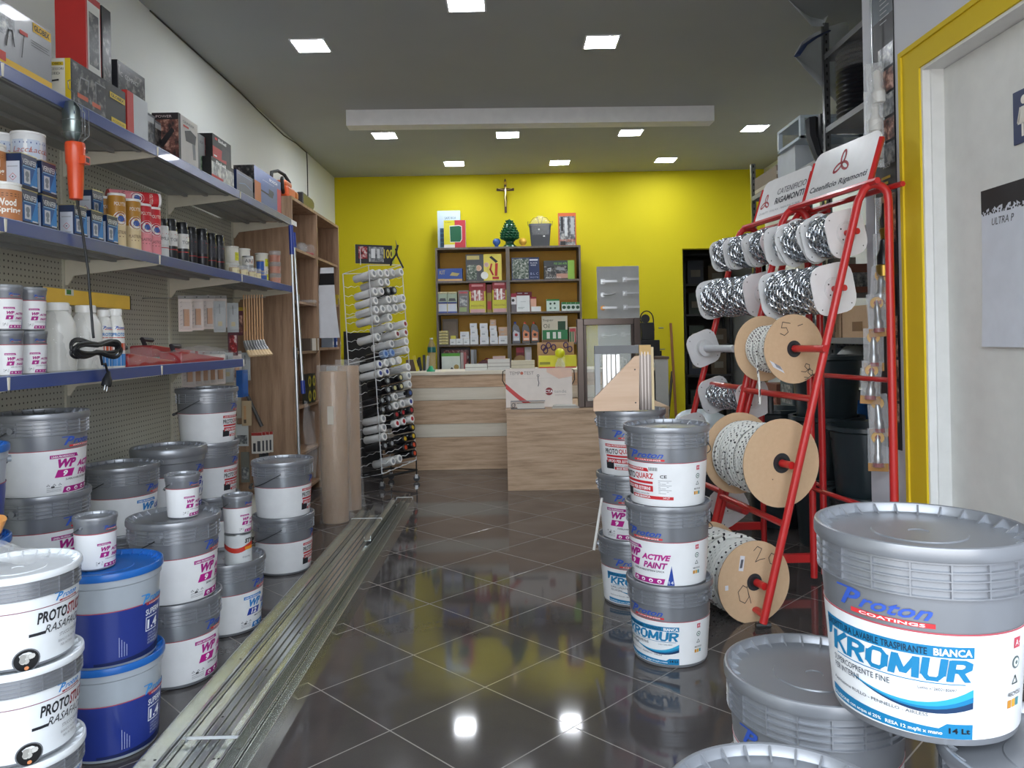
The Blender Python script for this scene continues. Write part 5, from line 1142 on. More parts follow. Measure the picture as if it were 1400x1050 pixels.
# lever arch file and booklets in front
p = RY(722, 560, yl+.02)
fl = thing('ring_binder', 'grey ring binder lying in front of the white document case', 'binder', (p.x, yl-.0+.01, LT+.001)); fl.location.y = yl+.002
mb = MB(); bw = RY(745, 560, yl).x-RY(698, 560, yl).x; mb.box((-bw/2, 0, 0), (bw/2, .055, .004), '77787a').box((-bw/2, 0, .060), (bw/2, .055, .064), '8a8b8e').box((-bw/2, 0, .004), (-bw/2+.004, .055, .060), '77787a'); mb.build('cover', fl)
mb = MB(); mb.box((-bw/2+.05, .004, .005), (bw/2-.006, .05, .045), 'k:dcd6cc'); mb.build('papers', fl)
mb = MB(); mb.tube([(-bw/2+.02+.012*math.cos(t), .02, .03+.018*math.sin(t)) for t in [k*PI/5 for k in range(10)]], .003, 'm:8a8c90', 6, closed=True); mb.build('ring', fl)
p0, p1 = RY(755, 560, yl+.01), RY(792, 560, yl+.01)
for k in range(3): mb = MB(); mb.box((p0.x+.01*k, yl+.005+.006*k, LT+.001+.009*k), (p1.x-.012*k, yl+.09, LT+.009+.009*k), ('k:c9c4ba', 'k:b0aca6', 'k:d8d5ce')[k]); mb.build('booklet', label=('bottom', 'middle', 'top')[k]+' booklet of the small pile right of the ring binder', cat='booklet')
# ---------------------------------------------------------------- window frame sample
yw = yl+.03; xa, xb = RY(790, 500, yw).x, RY(877, 500, yw).x; zt = RY(800, 436, yw).z; fr = thing('window_sample', 'dark bronze aluminium window frame sample with glass on the low counter', 'window sample', ((xa+xb)/2, yw+.04, LT+.001), .0)
w = xb-xa; h = zt-LT; t = .052
for a, b_ in (((-w/2, -.03, 0), (-w/2+t, .03, h)), ((w/2-t, -.03, 0), (w/2, .03, h)), ((-w/2+t, -.03, h-t), (w/2-t, .03, h)), ((-w/2+t, -.03, 0), (w/2-t, .03, t))):
    mb = MB(); mb.box(a, b_, 'm:5e5551'); mb.build('rail', fr, bev=.004)
for s_ in (-1, 1):
    mb = MB(); mb.box((s_*(w/2-t-.012)-.010, -.018, t), (s_*(w/2-t-.012)+.010, .018, h-t), 'm:4a4340'); mb.build('sash', fr)
mb = MB(); mb.box((-w/2+t+.02, -.003, t), (w/2-t-.02, .003, h-t), 'glass'); mb.build('glass_pane', fr)
mb = MB(); mb.box((-w/2+t, .035, .0), (w/2-t, .06, .012), 'm:8a8c8e'); mb.build('sill', fr)
# ---------------------------------------------------------------- door handle board
yh = yc0+.38; xa, xb = RY(816.5, 400, yh).x, RY(874, 400, yh).x; zt = RY(845, 364, yh).z; bd = thing('handle_display_board', 'light grey board displaying eight door handles, standing on the counter', 'display board', ((xa+xb)/2, yh, CT))
w, h = xb-xa, zt-CT; mb = MB(); mb.box((-w/2, 0, .002), (w/2, .02, h), 'b3b6b8'); mb.build('board', bd, bev=.002)
for (px, py, kd) in ((829, 385, 0), (859, 382, 0), (829, 403, 1), (859, 401, 2), (829, 421, 3), (860, 420, 0), (830, 459, 1), (857, 457, 2)):
    p = RY(px, py, yh-.005); m2 = MB(); m2.T = Matrix.Translation((p.x-(xa+xb)/2, 0, p.z-CT)); mt = 'm:d0d3d6'
    if kd in (0, 2): m2.box((-.055, -.008, -.024), (-.012, 0, .024), mt)
    else: m2.lathe([(0, -.008), (.024, -.008), (.024, 0), (0, 0)][::-1], mt if kd == 1 else 'm:c08a50', 20, (-.033, 0, 0), 'Y')
    m2.rod((-.033, -.008, 0), (-.033, -.05, 0), .009, mt, 10)
    if kd == 1: m2.tube([(-.033, -.05, 0), (.02, -.055, -.004), (.085, -.05, .010)], .009, mt, 10, .006)
    else: m2.box((-.042, -.060, -.011 if kd != 2 else -.006), (.095, -.045, .011 if kd != 2 else .006), mt)
    m2.build('door_handle', bd)
# black key cutting machine with cable loop
p = RY(886, 500, yh); km = thing('key_cutting_machine', 'black key cutting machine with a cable loop beside the handle board', 'machine', (p.x, yh, CT+.001))
hh = RY(886, 436, yh).z-CT
mb = MB(); mb.box((-.08, -.10, 0), (.10, .12, hh*.55), '1c1d20').box((-.06, -.05, hh*.55), (.06, .1, hh*.92), '26272b').box((.06, -.08, hh*.15), (.12, -.02, hh*.32), '111214').rod((.10, -.05, hh*.8), (.15, -.05, hh*.8), .006, 'm:9a9ca0', 8).rod((.10, -.05, hh*.35), (.16, -.05, hh*.35), .005, 'm:9a9ca0', 8); mb.build('body', km, bev=.006)
mb = MB(); mb.tube([(-.05, -.03, hh*.9)]+[(-.01+.065*math.cos(t), -.03, hh*.98+.085*math.sin(t)) for t in [PI-k*PI/8 for k in range(9)]]+[(.06, -.03, hh*.75)], .006, '151618', 6); mb.build('cable', km)
mb = MB(); mb.lathe([(0, -.02), (.042, -.02), (.042, .0), (0, 0)][::-1], '2b2c30', 20, (-.03, -.06, hh*1.0), 'Y'); mb.build('grinding_wheel', km)
# white mug on the counter
p = RY(847, 503, yc0+.1); mg = thing('white_mug', 'white cup seen through the window frame sample', 'cup', (p.x, yc0+.1, CT+.001)); mb = MB(); mb.lathe([(.030, 0), (.038, .01), (.042, .10), (.038, .10), (.034, .012), (0, .012)], 'p:e4e6e6', 24); mb.build('body', mg)
mb = MB(); mb.tube([(.04, 0, .08), (.065, 0, .075), (.065, 0, .035), (.038, 0, .03)], .005, 'p:e4e6e6', 8); mb.build('handle', mg)
# ---------------------------------------------------------------- shelf unit behind the counter
ybk = YB-.42; xa, xb = RY(596, 400, ybk).x, RY(795, 400, ybk).x; TZ = RY(695, 337, ybk).z; su = thing('display_bookcase', 'grey wood bookcase in two bays behind the counter', 'bookcase', (xa, ybk, 0)); WB, DB = xb-xa, .34
xm = RY(695, 400, ybk).x-xa
def uz(py): return RY(695, py, ybk).z
lv_l = [uz(383), uz(426.5), uz(470), uz(506)-.04, .5, .1]; 
for x in (0, xm-.022, WB-.022): mb = MB(); mb.box((x, 0, 0), (x+.022, DB, TZ-.022), 'ash_grey_wood'); mb.build('side_panel', su)
mb = MB(); mb.box((xm, 0, 0), (xm+.022, DB, TZ-.022), 'ash_grey_wood'); mb.build('side_panel', su)
mb = MB(); mb.box((0, 0, TZ-.022), (WB, DB, TZ), 'ash_grey_wood'); mb.build('top_panel', su)
for z in lv_l:
    for q0, q1 in ((.022, xm-.022), (xm+.022, WB-.022)): mb = MB(); mb.box((q0, .005, z-.02), (q1, DB, z), 'ash_grey_wood'); mb.build('shelf', su)
mb = MB(); mb.box((.022, DB, 0), (WB-.022, DB+.006, TZ-.022), 'dba00e'); mb.build('back_panel', su)  # added board; its mustard colour paints in the yellow wall seen in shade
xd = RY(737, 480, ybk).x-xa; mb = MB(); mb.box((xd, .004, lv_l[3]), (xd+.018, DB, lv_l[2]-.02), 'ash_grey_wood'); mb.build('divider', su)
def onsh(nm, lb, px0, px1, py0, lev, base, fr=(), cat='box', d=.16, dy=.02, top=False, z=None, left=(), group=None):
    p0, p1 = RY(px0, 400, ybk+dy), RY(px1, 400, ybk+dy); zz = (TZ if lev < 0 else lv_l[lev])+.0006 if z is None else z
    h = RY((px0+px1)/2, py0, ybk+dy).z-zz
    return pbox(nm, lb, cat, ((p0.x+p1.x)/2, ybk+dy+d/2, zz), 0, p1.x-p0.x, d, h, base, fr, left, group=group)
k3 = lambda *a: list(a)
# on top
onsh('appliance_box', 'tall pale blue carton on top of the bookcase, behind the yellow and red one', 600, 631, 288, -1, 'b9cbd8', [R_(.1, .05, .3, .55, '3f6c8c'), ('d', .2, .12, .05, '2f4f6c'), ('d', .2, .24, .05, '2f4f6c'), ('d', .2, .36, .05, '2f4f6c'), ('d', .2, .48, .05, '2f4f6c'), T_('SAFE BOX', .32, .78, .06, '3b4450', w=.5)], dy=.16, d=.1)
onsh('mailbox_carton', 'yellow, white and red carton with green mailbox picture on the bookcase', 608.5, 638, 301, -1, 'k:e4e0da', [R_(0, .0, .5, 1, 'd8cf2a'), R_(.5, 0, 1, 1, 'c03440'), R_(0, 0, .5, .12, 'k:e2ded8'), ('p', [(.28, .2), (.76, .2), (.84, .3), (.84, .78), (.7, .82), (.26, .8)], 'dfe0dc'), ('p', [(.3, .22), (.74, .22), (.81, .31), (.81, .76), (.7, .79), (.28, .77)], '14603f'), T_('FLORIDA', .06, .90, .04, '7a7a30', w=.3)], dy=.03, d=.1)
for px, c, lb in ((679, '3f64a8', 'blue glazed ceramic knob left of the green pine cone'), (715, 'd9a83a', 'ochre glazed ceramic knob right of the green pine cone')):
    p = RY(px, 336, ybk+.06); mb = MB(); r = .034; mb.lathe([(.03, 0), (.032, .006), (.018, .018), (.024, .026), (.042, .046), (.046, .066), (.040, .088), (.022, .104), (0, .108)], 'p:'+c, 24); mb.build('ceramic_ornament', loc=(p.x, ybk+.08, TZ), label=lb, cat='ornament')
pcn = thing('ceramic_pine_cone', 'green glazed ceramic pine cone on a foot, on top of the bookcase', 'ornament', (RY(697, 336, ybk+.1).x, ybk+.12, TZ)); hh = RY(697, 298, ybk+.1).z-TZ; R = hh*.30
mb = MB(); mb.lathe([(R*.85, 0), (R*.82, .01), (R*.5, hh*.13), (R*.48, hh*.2), (R*.75, hh*.27)], 'p:0f4a30', 28); mb.build('foot', pcn)
mb = MB(); mb.lathe([(R*.6, hh*.26), (R*.80, hh*.34), (R*.82, hh*.5), (R*.60, hh*.75), (R*.22, hh*.93), (0, hh*.98)], 'p:0f4a30', 24)
for row in range(8):
    z = hh*(.32+.08*row); rr = R*(.97 if row < 3 else .97-.13*(row-2)); n = max(5, 15-row)
    vs = []; NN = 96
    for (dr, dz) in ((-.020, -.016), (.012, -.006), (.012, .004), (-.024, .010)):
        for q in range(NN):
            aa = 2*PI*q/NN; lob = .5+.5*math.cos(n*(aa+PI*(row % 2)/n)); r_ = rr+dr*(.5+.8*lob); vs.append((r_*math.cos(aa), r_*math.sin(aa), z+dz+.012*(lob if dr > .011 else 0)))
    mb.add(vs, [(i*NN+q, i*NN+(q+1) % NN, (i+1)*NN+(q+1) % NN, (i+1)*NN+q) for i in range(3) for q in range(NN)], 'p:11573a', True)
    for k in range(0):
        a = 2*PI*(k+.5*(row % 2))/n; mb.T = Matrix.Translation((rr*math.cos(a), rr*math.sin(a), z))@Matrix.Rotation(a, 4, 'Z')@Matrix.Rotation(.45, 4, 'Y'); s_ = 2*PI*rr/n*.6
        mb.lathe([(0, 0), (s_, -.004), (s_*.8, -.022), (0, -.036)][::-1], 'p:11573a', 8)
mb.T = None; mb.build('cone', pcn)
p = RY(739, 336, ybk+.08); pl = thing('planter_pack', 'dark grey square planter with wire hangers in clear wrap on the bookcase', 'planter', (p.x, ybk+.12, TZ)); w2 = (RY(754, 330, ybk).x-RY(724, 330, ybk).x)/2; hh = RY(739, 305, ybk).z-TZ
mb = MB(); mb.add([(sx*w2*f, sy*.07*f, z) for z, f in ((0, .82), (hh, 1)) for sx, sy in ((-1, -1), (1, -1), (1, 1), (-1, 1))], [(0, 3, 2, 1), (4, 5, 6, 7), (0, 1, 5, 4), (1, 2, 6, 5), (2, 3, 7, 6), (3, 0, 4, 7)], '44474c'); mb.box((-w2*1.03, -.075, hh-.02), (w2*1.03, .075, hh+.002), '4d5056')
f = plane((-w2, -.0705, 0), (1, 0, 0), (0, 0, 1)); mb.rect(f, w2*.8, hh*.72, w2*.95, hh*.78, 'e0e0e0', .006); mb.rect(f, w2*1.25, hh*.42, w2*1.42, hh*.48, 'e0e0e0', .004); mb.build('pot', pl)
for sg in (-1, 1): m2 = MB(); m2.tube([(sg*w2*.1, -.06, hh), (sg*w2*.25, -.06, hh+.075), (sg*w2*.6, -.06, hh+.07), (sg*w2*.9, -.05, hh+.02), (sg*w2*1.15, -.05, hh+.03), (sg*w2*1.1, -.05, hh-.02)], .003, '2c2d30', 6); m2.build('wire_hanger', pl)
m2 = MB(); m2.lathe([(w2*1.1, hh*.5), (w2*1.15, hh+.02), (w2*.3, hh+.10)], 'film', 4, smooth=False); m2.f = m2.f[:4*2]; m2.m = m2.m[:8]; m2.sm = m2.sm[:8]; m2.build('clear_wrap', pl, rz=PI/4)
tb = onsh('tool_set_pack', 'orange edged clear pack with a black and steel tool set on the bookcase', 765, 789.5, 291, -1, 'p:c9633a', [R_(.06, .02, .94, .90, 'pic_grey'), R_(.15, .45, .28, .88, '26272b'), R_(.36, .3, .5, .86, 'c9cdd0'), R_(.56, .25, .62, .84, '3a3b40'), R_(.7, .35, .88, .85, 'aeb2b6'), T_('BLACK DECKER', .1, .12, .08, 'd86a34', w=.8), R_(.1, .02, .4, .14, '303134')], dy=.05, d=.05, cat='package')
# row 1
onsh('blue_carton', 'low blue carton with yellow lettering, left on the first shelf down', 598, 632.5, 367, 0, '36539a', [T_('KIT', .1, .55, .3, 'c9b76a', w=.22), R_(0, .03, .3, .2, 'c9a86a'), R_(.3, .03, 1, .18, 'd0aa72'), ('p', [(.5, .45), (.8, .4), (.9, .6), (.6, .7)], 'a9a06a')])
onsh('trimmer_box', 'large dark and yellow carton with red tool picture on the first shelf down', 637.5, 686.5, 347.5, 0, 'p:d3c02c', [R_(0, 0, .50, 1, '4a4d50'), R_(.03, .8, .38, .95, 'b5a86a'), ('d', .36, .48, .11, 'd9b9a4'), ('d', .36, .48, .08, 'c9a184'), ('d', .52, .2, .14, 'd9dad6'), ('d', .58, .6, .09, 'c9a99a'), R_(.03, .05, .3, .6, 'pic_moss'), ('p', [(.66, .88), (.72, .93), (.90, .72), (.84, .66)], '1b1b1d'), ('s', [(.72, .62), (.68, .42), (.76, .22)], .06, 'b3261f'), ('s', [(.86, .62), (.84, .2)], .10, 'b3261f'), R_(.74, .05, .92, .14, 'b3261f')])
onsh('compressor_box', 'blue carton with grey photo and BLC lettering on the first shelf, right bay', 700, 738, 352, 0, '28355a', [R_(.03, .05, .62, .95, 'pic_moss'), R_(.65, .85, .95, .92, 'c9cdd6'), T_('BLACK', .68, .72, .06, 'd0d4de', w=.25), T_('450', .68, .62, .06, 'd0d4de', w=.2), T_('B L C', .68, .22, .10, '9aa6c8', w=.28), T_('KOTE', .68, .08, .06, '9aa6c8', w=.28)])
onsh('saw_box', 'dark carton with green end and tool photo, right on the first shelf down', 744.5, 786, 356, 0, '3c3f42', [R_(.78, 0, 1, 1, '8fb84a'), R_(.0, .12, .78, .7, 'pic_dark'), T_('PSE 200 AFB', .33, .78, .11, '7ab85a', w=.42), ('s', [(.12, .55), (.22, .6), (.2, .45), (.12, .48)], .05, 'c0c4c8'), ('p', [(.4, .5), (.7, .45), (.66, .62), (.42, .64)], '8a8c90'), R_(.4, .05, .78, .3, 'b58a7a'), T_('ABSAUGUNG', .05, .05, .09, 'd0d0d0', w=.5)])
# row 2
for i, (a, b_) in enumerate(((599, 611), (611.5, 624.5))): onsh('bulb_box', ('left', 'right')[i]+' yellow and white bulb carton at the left end of the second shelf', a, b_, 399, 1, 'k:d9d0a4', [R_(0, .5, 1, .92, '9fae9a'), ('p', [(.2, .7), (.8, .7), (.9, .56), (.1, .56)], '4b4f52'), R_(0, .44, 1, .52, '2c3c7c'), R_(.05, .06, .95, .42, 'k:c9cfdc'), R_(0, 0, 1, .08, '4c5c9c'), T_('Foamsil', .1, .9, .07, '3a3420', w=.8)])
onsh('dark_blister', 'dark card with a clear blister on the second shelf', 626.5, 640.5, 397, 1, 'p:5a4f4c', [R_(.15, .3, .85, .75, 'pic_grey'), R_(.1, .86, .9, .94, 'b0444c'), R_(.1, .05, .8, .25, '8a9a6a')])
def spark(lb, a, b_, t): onsh('counter_display', lb, a, b_, t, 1, 'k:c9bf3a', [R_(0, .72, 1, 1, '8f1f2a'), R_(.15, .88, .85, .95, 'c9848a'), R_(.1, .4, .9, .76, 'pic_red'), ('s', [(.35, .42), (.35, .74)], .06, 'e2dcd8'), ('s', [(.62, .42), (.62, .74)], .06, 'e2dcd8'), R_(0, .10, 1, .38, 'c6c23c'), T_('INSULATING', .12, .2, .06, '7a4a2a', w=.76), R_(.05, 0, .95, .12, 'c9a0a4')], d=.12)
spark('yellow and dark red counter display, left one on the second shelf', 641.5, 664, 387); spark('yellow and dark red counter display, right one on the second shelf', 673, 693, 384.5)
onsh('display_end', 'side of a yellow and red pack between the two counter displays', 665.5, 672, 389, 1, '8c7a2a', [R_(.0, .7, 1, 1, '6b1f22'), R_(.1, .1, .9, .4, 'a3303a')])
onsh('white_red_box', 'white and red boxes at the left end of the second shelf, right bay', 698.5, 705.5, 401, 1, 'k:d9d6d8', [R_(0, .8, 1, 1, 'a02a3c'), R_(0, 0, 1, .4, '6a6468'), ('d', .4, .62, .08, '333333')][:3])
onsh('white_box', 'white carton in front of dark red packs, second shelf right bay', 706, 724, 404, 1, 'k:dfe3e4', [R_(.1, .25, .6, .28, '9aa4a8'), R_(.1, .18, .5, .21, '9aa4a8'), R_(.3, .6, .7, .63, 'b0b8bc')])
onsh('dark_red_carton', 'dark red carton behind the white one, second shelf right bay', 705, 727, 399, 1, '8c2630', [R_(.1, .9, .4, .95, 'd0c0c0'), R_(.55, .9, .75, .95, 'd0c0c0')], dy=.19, d=.08)
onsh('pink_pack', 'pinkish pack with red top, second shelf right bay', 725, 733, 406, 1, 'd9a890', [R_(0, .88, 1, 1, 'a02a34')], dy=.06)
onsh('flat_white_box', 'flat white box lying in front, second shelf right bay', 726, 739, 419, 1, 'k:e0e4e4', d=.05, dy=.008)
bk_ = onsh('green_lidded_tub', 'clear tub with green lid and mint packs on the second shelf', 747, 764.5, 409, 1, 'k:c6d8cf', [('d', .3, .62, .09, '1f3f34'), ('d', .62, .64, .09, '1f3f34'), ('d', .3, .25, .08, '55756a'), ('d', .65, .25, .08, '55756a'), R_(0, .86, 1, 1, '2a7a3a')], d=.12)
for i in range(4): onsh('green_pack', ORD[i]+' small green and white pack of the row at the right end', 768+6.2*i, 773.8+6.2*i, 413, 1, 'k:d8e4de', [R_(0, .75, 1, 1, '2a7a3a'), ('d', .5, .4, .2, '1f4a34')], group='small green and white packs')
# row 3
onsh('grey_card_box', 'brown grey carton leaning at the back of the third shelf', 604, 625, 436, 2, '7d7064', [R_(.1, .1, .9, .9, '8a7c70')], dy=.18, d=.08)
for i in range(5): 
    zz = lv_l[2]+.0006+i*.033; onsh('yellow_pack', ('bottom', 'second', 'third', 'fourth', 'top')[i]+' flat cream yellow pack of the pile on the third shelf', 599.5, 612, 0, 2, 'k:d9cf98', z=zz, group='pile of flat yellow packs') if False else pbox('yellow_pack', ('bottom', 'second', 'third', 'fourth', 'top')[i]+' flat cream yellow pack of the pile on the third shelf', 'box', ((RY(599.5, 460, ybk).x+RY(612, 460, ybk).x)/2, ybk+.10, zz), 0, .105, .12, .0325, 'k:d9cf98', [R_(0, 0, 1, .25, '4a4630'), R_(.3, .4, .8, .6, 'b09a4a')], group='pile of flat yellow packs')
wb_ = [(612, 621, 463), (621.5, 630, 463), (630.5, 640.5, 463.5), (641, 651.5, 459), (652.5, 667, 461), (668, 679.5, 461.5), (680, 694, 459)]
def wbx(lb, a, b_, t, z0=None, c='k:dcdfe0', g='white fitting cartons on the third shelf', pr=None): return onsh('fitting_carton', lb, a, b_, t, 2, c, pr or [R_(.2, .3, .6, .5, 'aab0b4'), R_(.2, .65, .8, .7, 'c0c6c8')], z=z0, dy=.02, d=.13)
cols = [(614, 622, [463.5]), (622.5, 631.5, [463]), (632, 640.5, [463]), (628, 640, [453.5]), (641.5, 652.5, [458, 449.5, 442]), (655, 667, [460.5, 451, 442]), (668.5, 679.5, [461, 453, 445.5, 437]), (680.5, 694, [459, 454, 447])]
cn = ['leftmost', 'second', 'third', 'fourth', 'fifth', 'sixth', 'seventh', 'last']
for ci, (a, b_, tops) in enumerate(cols):
    z0 = lv_l[2]+.0006
    if ci == 3: z0 = RY(634, 463, ybk+.02).z+.001
    for ri, t in enumerate(tops):
        m_ = 'k:c9a88c' if (ci == 6 and ri == 3) or (ci == 7 and ri >= 1) else 'k:dde0e2'
        wbx((('white', 'tan')[m_ != 'k:dde0e2'])+' fitting carton, '+cn[ci]+' column, '+('bottom', 'second', 'third', 'top')[ri]+' one, third shelf', a+(.5 if ri % 2 else 0), b_-(.8*ri), t, z0, m_)
        z0 = RY((a+b_)/2, t, ybk+.02).z+.0008
onsh('yellow_note', 'small yellow pad among the cartons on the third shelf', 615, 622, 459, 2, 'd9cf5a', dy=.16, d=.03)
for i, (px, c, c2, lb) in enumerate(((706, '2a2f40', 'c9ccd6', 'dark oil bottle with silver and red label, third shelf'), (719.5, '17181b', 'd98a62', 'black bottle with orange label, third shelf, middle'), (731.5, '17181b', 'd98a62', 'black bottle with orange label, third shelf, right'))):
    p = RY(px, 468, ybk+.08); b = MB(); hh = RY(px, 440, ybk+.08).z-lv_l[2]; r = thing('oil_bottle', lb, 'bottle', (p.x, ybk+.09, lv_l[2]+.0006))
    b.prism([(-.045, 0), (.045, 0), (.048, .01), (.048, hh*.55), (.03, hh*.8), (.0, hh*.9), (-.03, hh*.9), (-.046, hh*.7), (-.048, .01)], plane((0, -.025, 0), (1, 0, 0), (0, 0, 1)), -.05, 'p:'+c); f = plane((0, -.0255, 0), (1, 0, 0), (0, 0, 1))
    b.add([f(-.036, hh*.12, .0006), f(.036, hh*.12, .0006), f(.036, hh*.5, .0006), f(-.02, hh*.62, .0006), f(-.036, hh*.5, .0006)], [(0, 1, 2, 3, 4)], c2); b.disc(f, .0, hh*.4, .018, 'b02a34' if i == 0 else '2a2426', .0012); b.rect(f, -.03, hh*.15, .03, hh*.25, 'dfe0e4' if i == 0 else 'e6d0c0', .0011); b.build('body', r, bev=.003)
    c_ = MB(); c_.lathe([(.014, hh*.88), (.014, hh), (0, hh)], 'p:'+('2b3c8c' if i == 0 else 'c9502c'), 14, (-.012, 0, 0)); c_.build('cap', r)
onsh('oil_display', 'Super Oil counter display with green packs on the third shelf', 740, 775, 432, 2, 'k:c8c2b0', [T_('Super', .04, .78, .12, '3d4438', w=.42), T_('Oil', .06, .55, .16, '2f3a30', w=.24), R_(.62, .42, .92, .80, '23452f'), R_(.02, .12, 1, .48, '2f7a4c'), R_(.18, .16, .30, .40, 'k:dfe4dc'), R_(.42, .16, .54, .40, 'k:dfe4dc'), R_(.62, .16, .74, .40, 'k:dfe4dc'), R_(0, 0, 1, .12, '7b5c40')], d=.08)
onsh('red_green_bottles', 'red and green small bottles at the right end of the third shelf', 777, 787, 447, 2, 'k:b8a894', [R_(.1, 0, .3, .7, '2f6a44'), R_(.45, 0, .6, .7, '2f6a44'), R_(.75, 0, .9, .7, 'a8404a'), R_(.1, .7, .9, .9, 'b8444c')])
# row 4, half hidden by the counter
z4 = lv_l[3]
onsh('green_white_carton', 'white carton with green top and cable picture, lowest visible shelf', 602, 627, 483, 3, 'k:dde4dc', [R_(0, .86, 1, 1, '5aa03a'), ('p', [(.3, .1), (.55, .35), (.8, .1)], '3a3b3e'), ('d', .8, .35, .12, 'b8a060')], dy=.012, d=.14)
onsh('dark_photo_box', 'dark red photo carton behind, lowest visible shelf left bay', 601, 641, 475, 3, '4a3434', [R_(.1, .1, .95, .9, 'pic_red')], dy=.20, d=.06)
for i, (px, c) in enumerate(((630, 'b0a8a4'), (634, '9c3038'), (644, '8a8c90'), (648, '3f4246'))): onsh('aerosol_box', ('pale', 'dark red', 'silver', 'charcoal')[i]+' slim tube box on the lowest visible shelf', px-2, px+1.8, 482-(i > 1)*4, 3, 'p:'+c, dy=.02+.0*i, d=.05)
tc = thing('tool_bag', 'dark red and navy tool bag on the lowest visible shelf', 'bag', (RY(671, 500, ybk).x, ybk+.12, z4+.001)); mb = MB(); mb.prism([(-.20, 0), (.20, 0), (.20, .07), (.12, .14), (-.10, .16), (-.19, .10)], plane((0, -.06, 0), (1, 0, 0), (0, 0, 1)), -.12, '5a2a34'); mb.build('body', tc, bev=.01)
mb = MB(); mb.tube([(-.08, 0, .15), (-.06, 0, .175), (.06, 0, .165), (.09, 0, .135)], .008, '8c1f2a', 6); mb.build('handle', tc)
onsh('bearing_box', 'red and navy round pictured box, lowest shelf of the right bay', 704, 715, 475, 3, '6b1f2a', [('d', .5, .4, .3, '9a7a4a'), R_(.0, .8, 1, 1, 'a03040')], dy=.05); onsh('grey_pack', 'white and grey pack beside the round pictured box', 716, 725, 474.5, 3, 'k:b8b2b0', [R_(.2, .2, .8, .8, 'c9c0c4')], dy=.04)
# items on the counter top
def onct(nm, lb, px0, px1, py0, base, fr=(), yy=None, d=.12, z=None, cat='box'):
    yy = yy or yc0+.12; p0, p1 = RY(px0, 500, yy), RY(px1, 500, yy); zz = CT+.0006 if z is None else z
    return pbox(nm, lb, cat, ((p0.x+p1.x)/2, yy+d/2, zz), 0, p1.x-p0.x, d, RY((px0+px1)/2, py0, yy).z-zz, base, fr)
onct('paper_pile', 'low pile of papers on the counter, left', 636, 666, 498, 'k:d6d8d4', [R_(0, .45, 1, .55, '9a9c98')]); onct('paper_tray', 'white paper tray pile in the middle of the counter', 667, 697, 491, 'k:d3d2ce', [R_(0, .3, 1, .36, '8a8884'), R_(0, .62, 1, .68, 'a5a29c')])
onct('parts_pile', 'red and white small parts on top of the white tray', 674, 691, 487, 'k:c9b0a8', z=RY(682, 491, yc0+.12).z+.001, d=.08); onct('book_stack', 'cream book pile behind the document case', 699, 731, 493, 'k:cdc6b0', [R_(0, .5, 1, .54, '8a8470')])
onct('yellow_carton', 'long yellow carton with red edge on the counter, right of the document case', 737, 788, 486, 'd9d43a', [R_(0, 0, 1, .12, 'c9503a'), R_(.02, .3, .3, .5, '8a8a2a'), R_(.6, .1, .7, .9, 'e6e28a')], yy=yc0+.30)
sc_ = thing('scissors_card', 'card with purple handled scissors above the yellow carton', 'display card', (RY(757, 480, yc0+.45).x, yc0+.46, CT+.0006)); mb = MB(); w = .34; hz = RY(757, 468, yc0+.45).z-CT; mb.box((-.16, 0, 0), (.20, .01, hz), 'k:c39c74'); mb.build('card', sc_)
for k, (u, v) in enumerate(((-.10, .05), (-.05, .07), (.0, .05), (-.08, .02), (.12, .07), (.16, .03))): m2 = MB(); m2.tube([(u+.022*math.cos(t), -.006, hz-.10+v+.028*math.sin(t)) for t in [q*PI/5 for q in range(10)]], .006, '4b3468', 6, closed=True); m2.build('scissor_handle', sc_)
bl_ = thing('yellow_ball_lamp', 'bright yellow round cap on a clear stand at the counter', 'ornament', (RY(766, 500, yc0+.05).x, yc0+.06, CT+.0006)); mb = MB(); hz = RY(766, 483, yc0+.05).z-CT; r = .047; mb.lathe([(0, -r)]+[(r*math.cos(a), r*math.sin(a)) for a in [q*PI/12 for q in range(-5, 6)]]+[(0, r)], 'p:e2e622', 24, (0, 0, hz)); mb.build('cap', bl_)
mb = MB(); mb.lathe([(.05, 0), (.045, .05), (.02, hz-r)], 'c:dfe3e4', 20); mb.build('stand', bl_)
def bottle2(px, lb):
    p = RY(px, 500, yc0+.30); hz = RY(px, 462, yc0+.30).z-CT; r = thing('water_bottle', lb, 'bottle', (p.x, yc0+.30, CT+.0006)); b = MB(); R = .040
    pr = [(R*.9, 0), (R, .008)]
    for k in range(6): pr += [(R, .02+.028*k), (R*.93, .03+.028*k)]
    b.lathe(pr+[(R, hz*.60), (R*.98, hz*.72), (R*.4, hz*.92), (R*.35, hz*.95)], 'c:b8a49a', 24); b.build('body', r)
    l = MB(); l.lathe([(R*1.01, hz*.56), (R*1.01, hz*.72)], 'p:0f5c58', 24); l.f = l.f[:24]; l.m = l.m[:24]; l.sm = l.sm[:24]; l.build('label', r); c = MB(); c.lathe([(R*.4, hz*.95), (R*.4, hz), (0, hz)], 'p:dfe6e6', 14); c.build('cap', r)
bottle2(590.5, 'clear plastic water bottle with teal label at the left of the bookcase')
mb = MB(); mb.lathe([(.04, 0), (.042, .01), (.025, .03), (.018, .05), (0, .055)], 'p:1f9a6a', 20); mb.build('green_dispenser', loc=(RY(589, 505, yc0+.08).x, yc0+.08, CT+.0006), label='small green tape dispenser on the counter edge before the bottle', cat='dispenser')
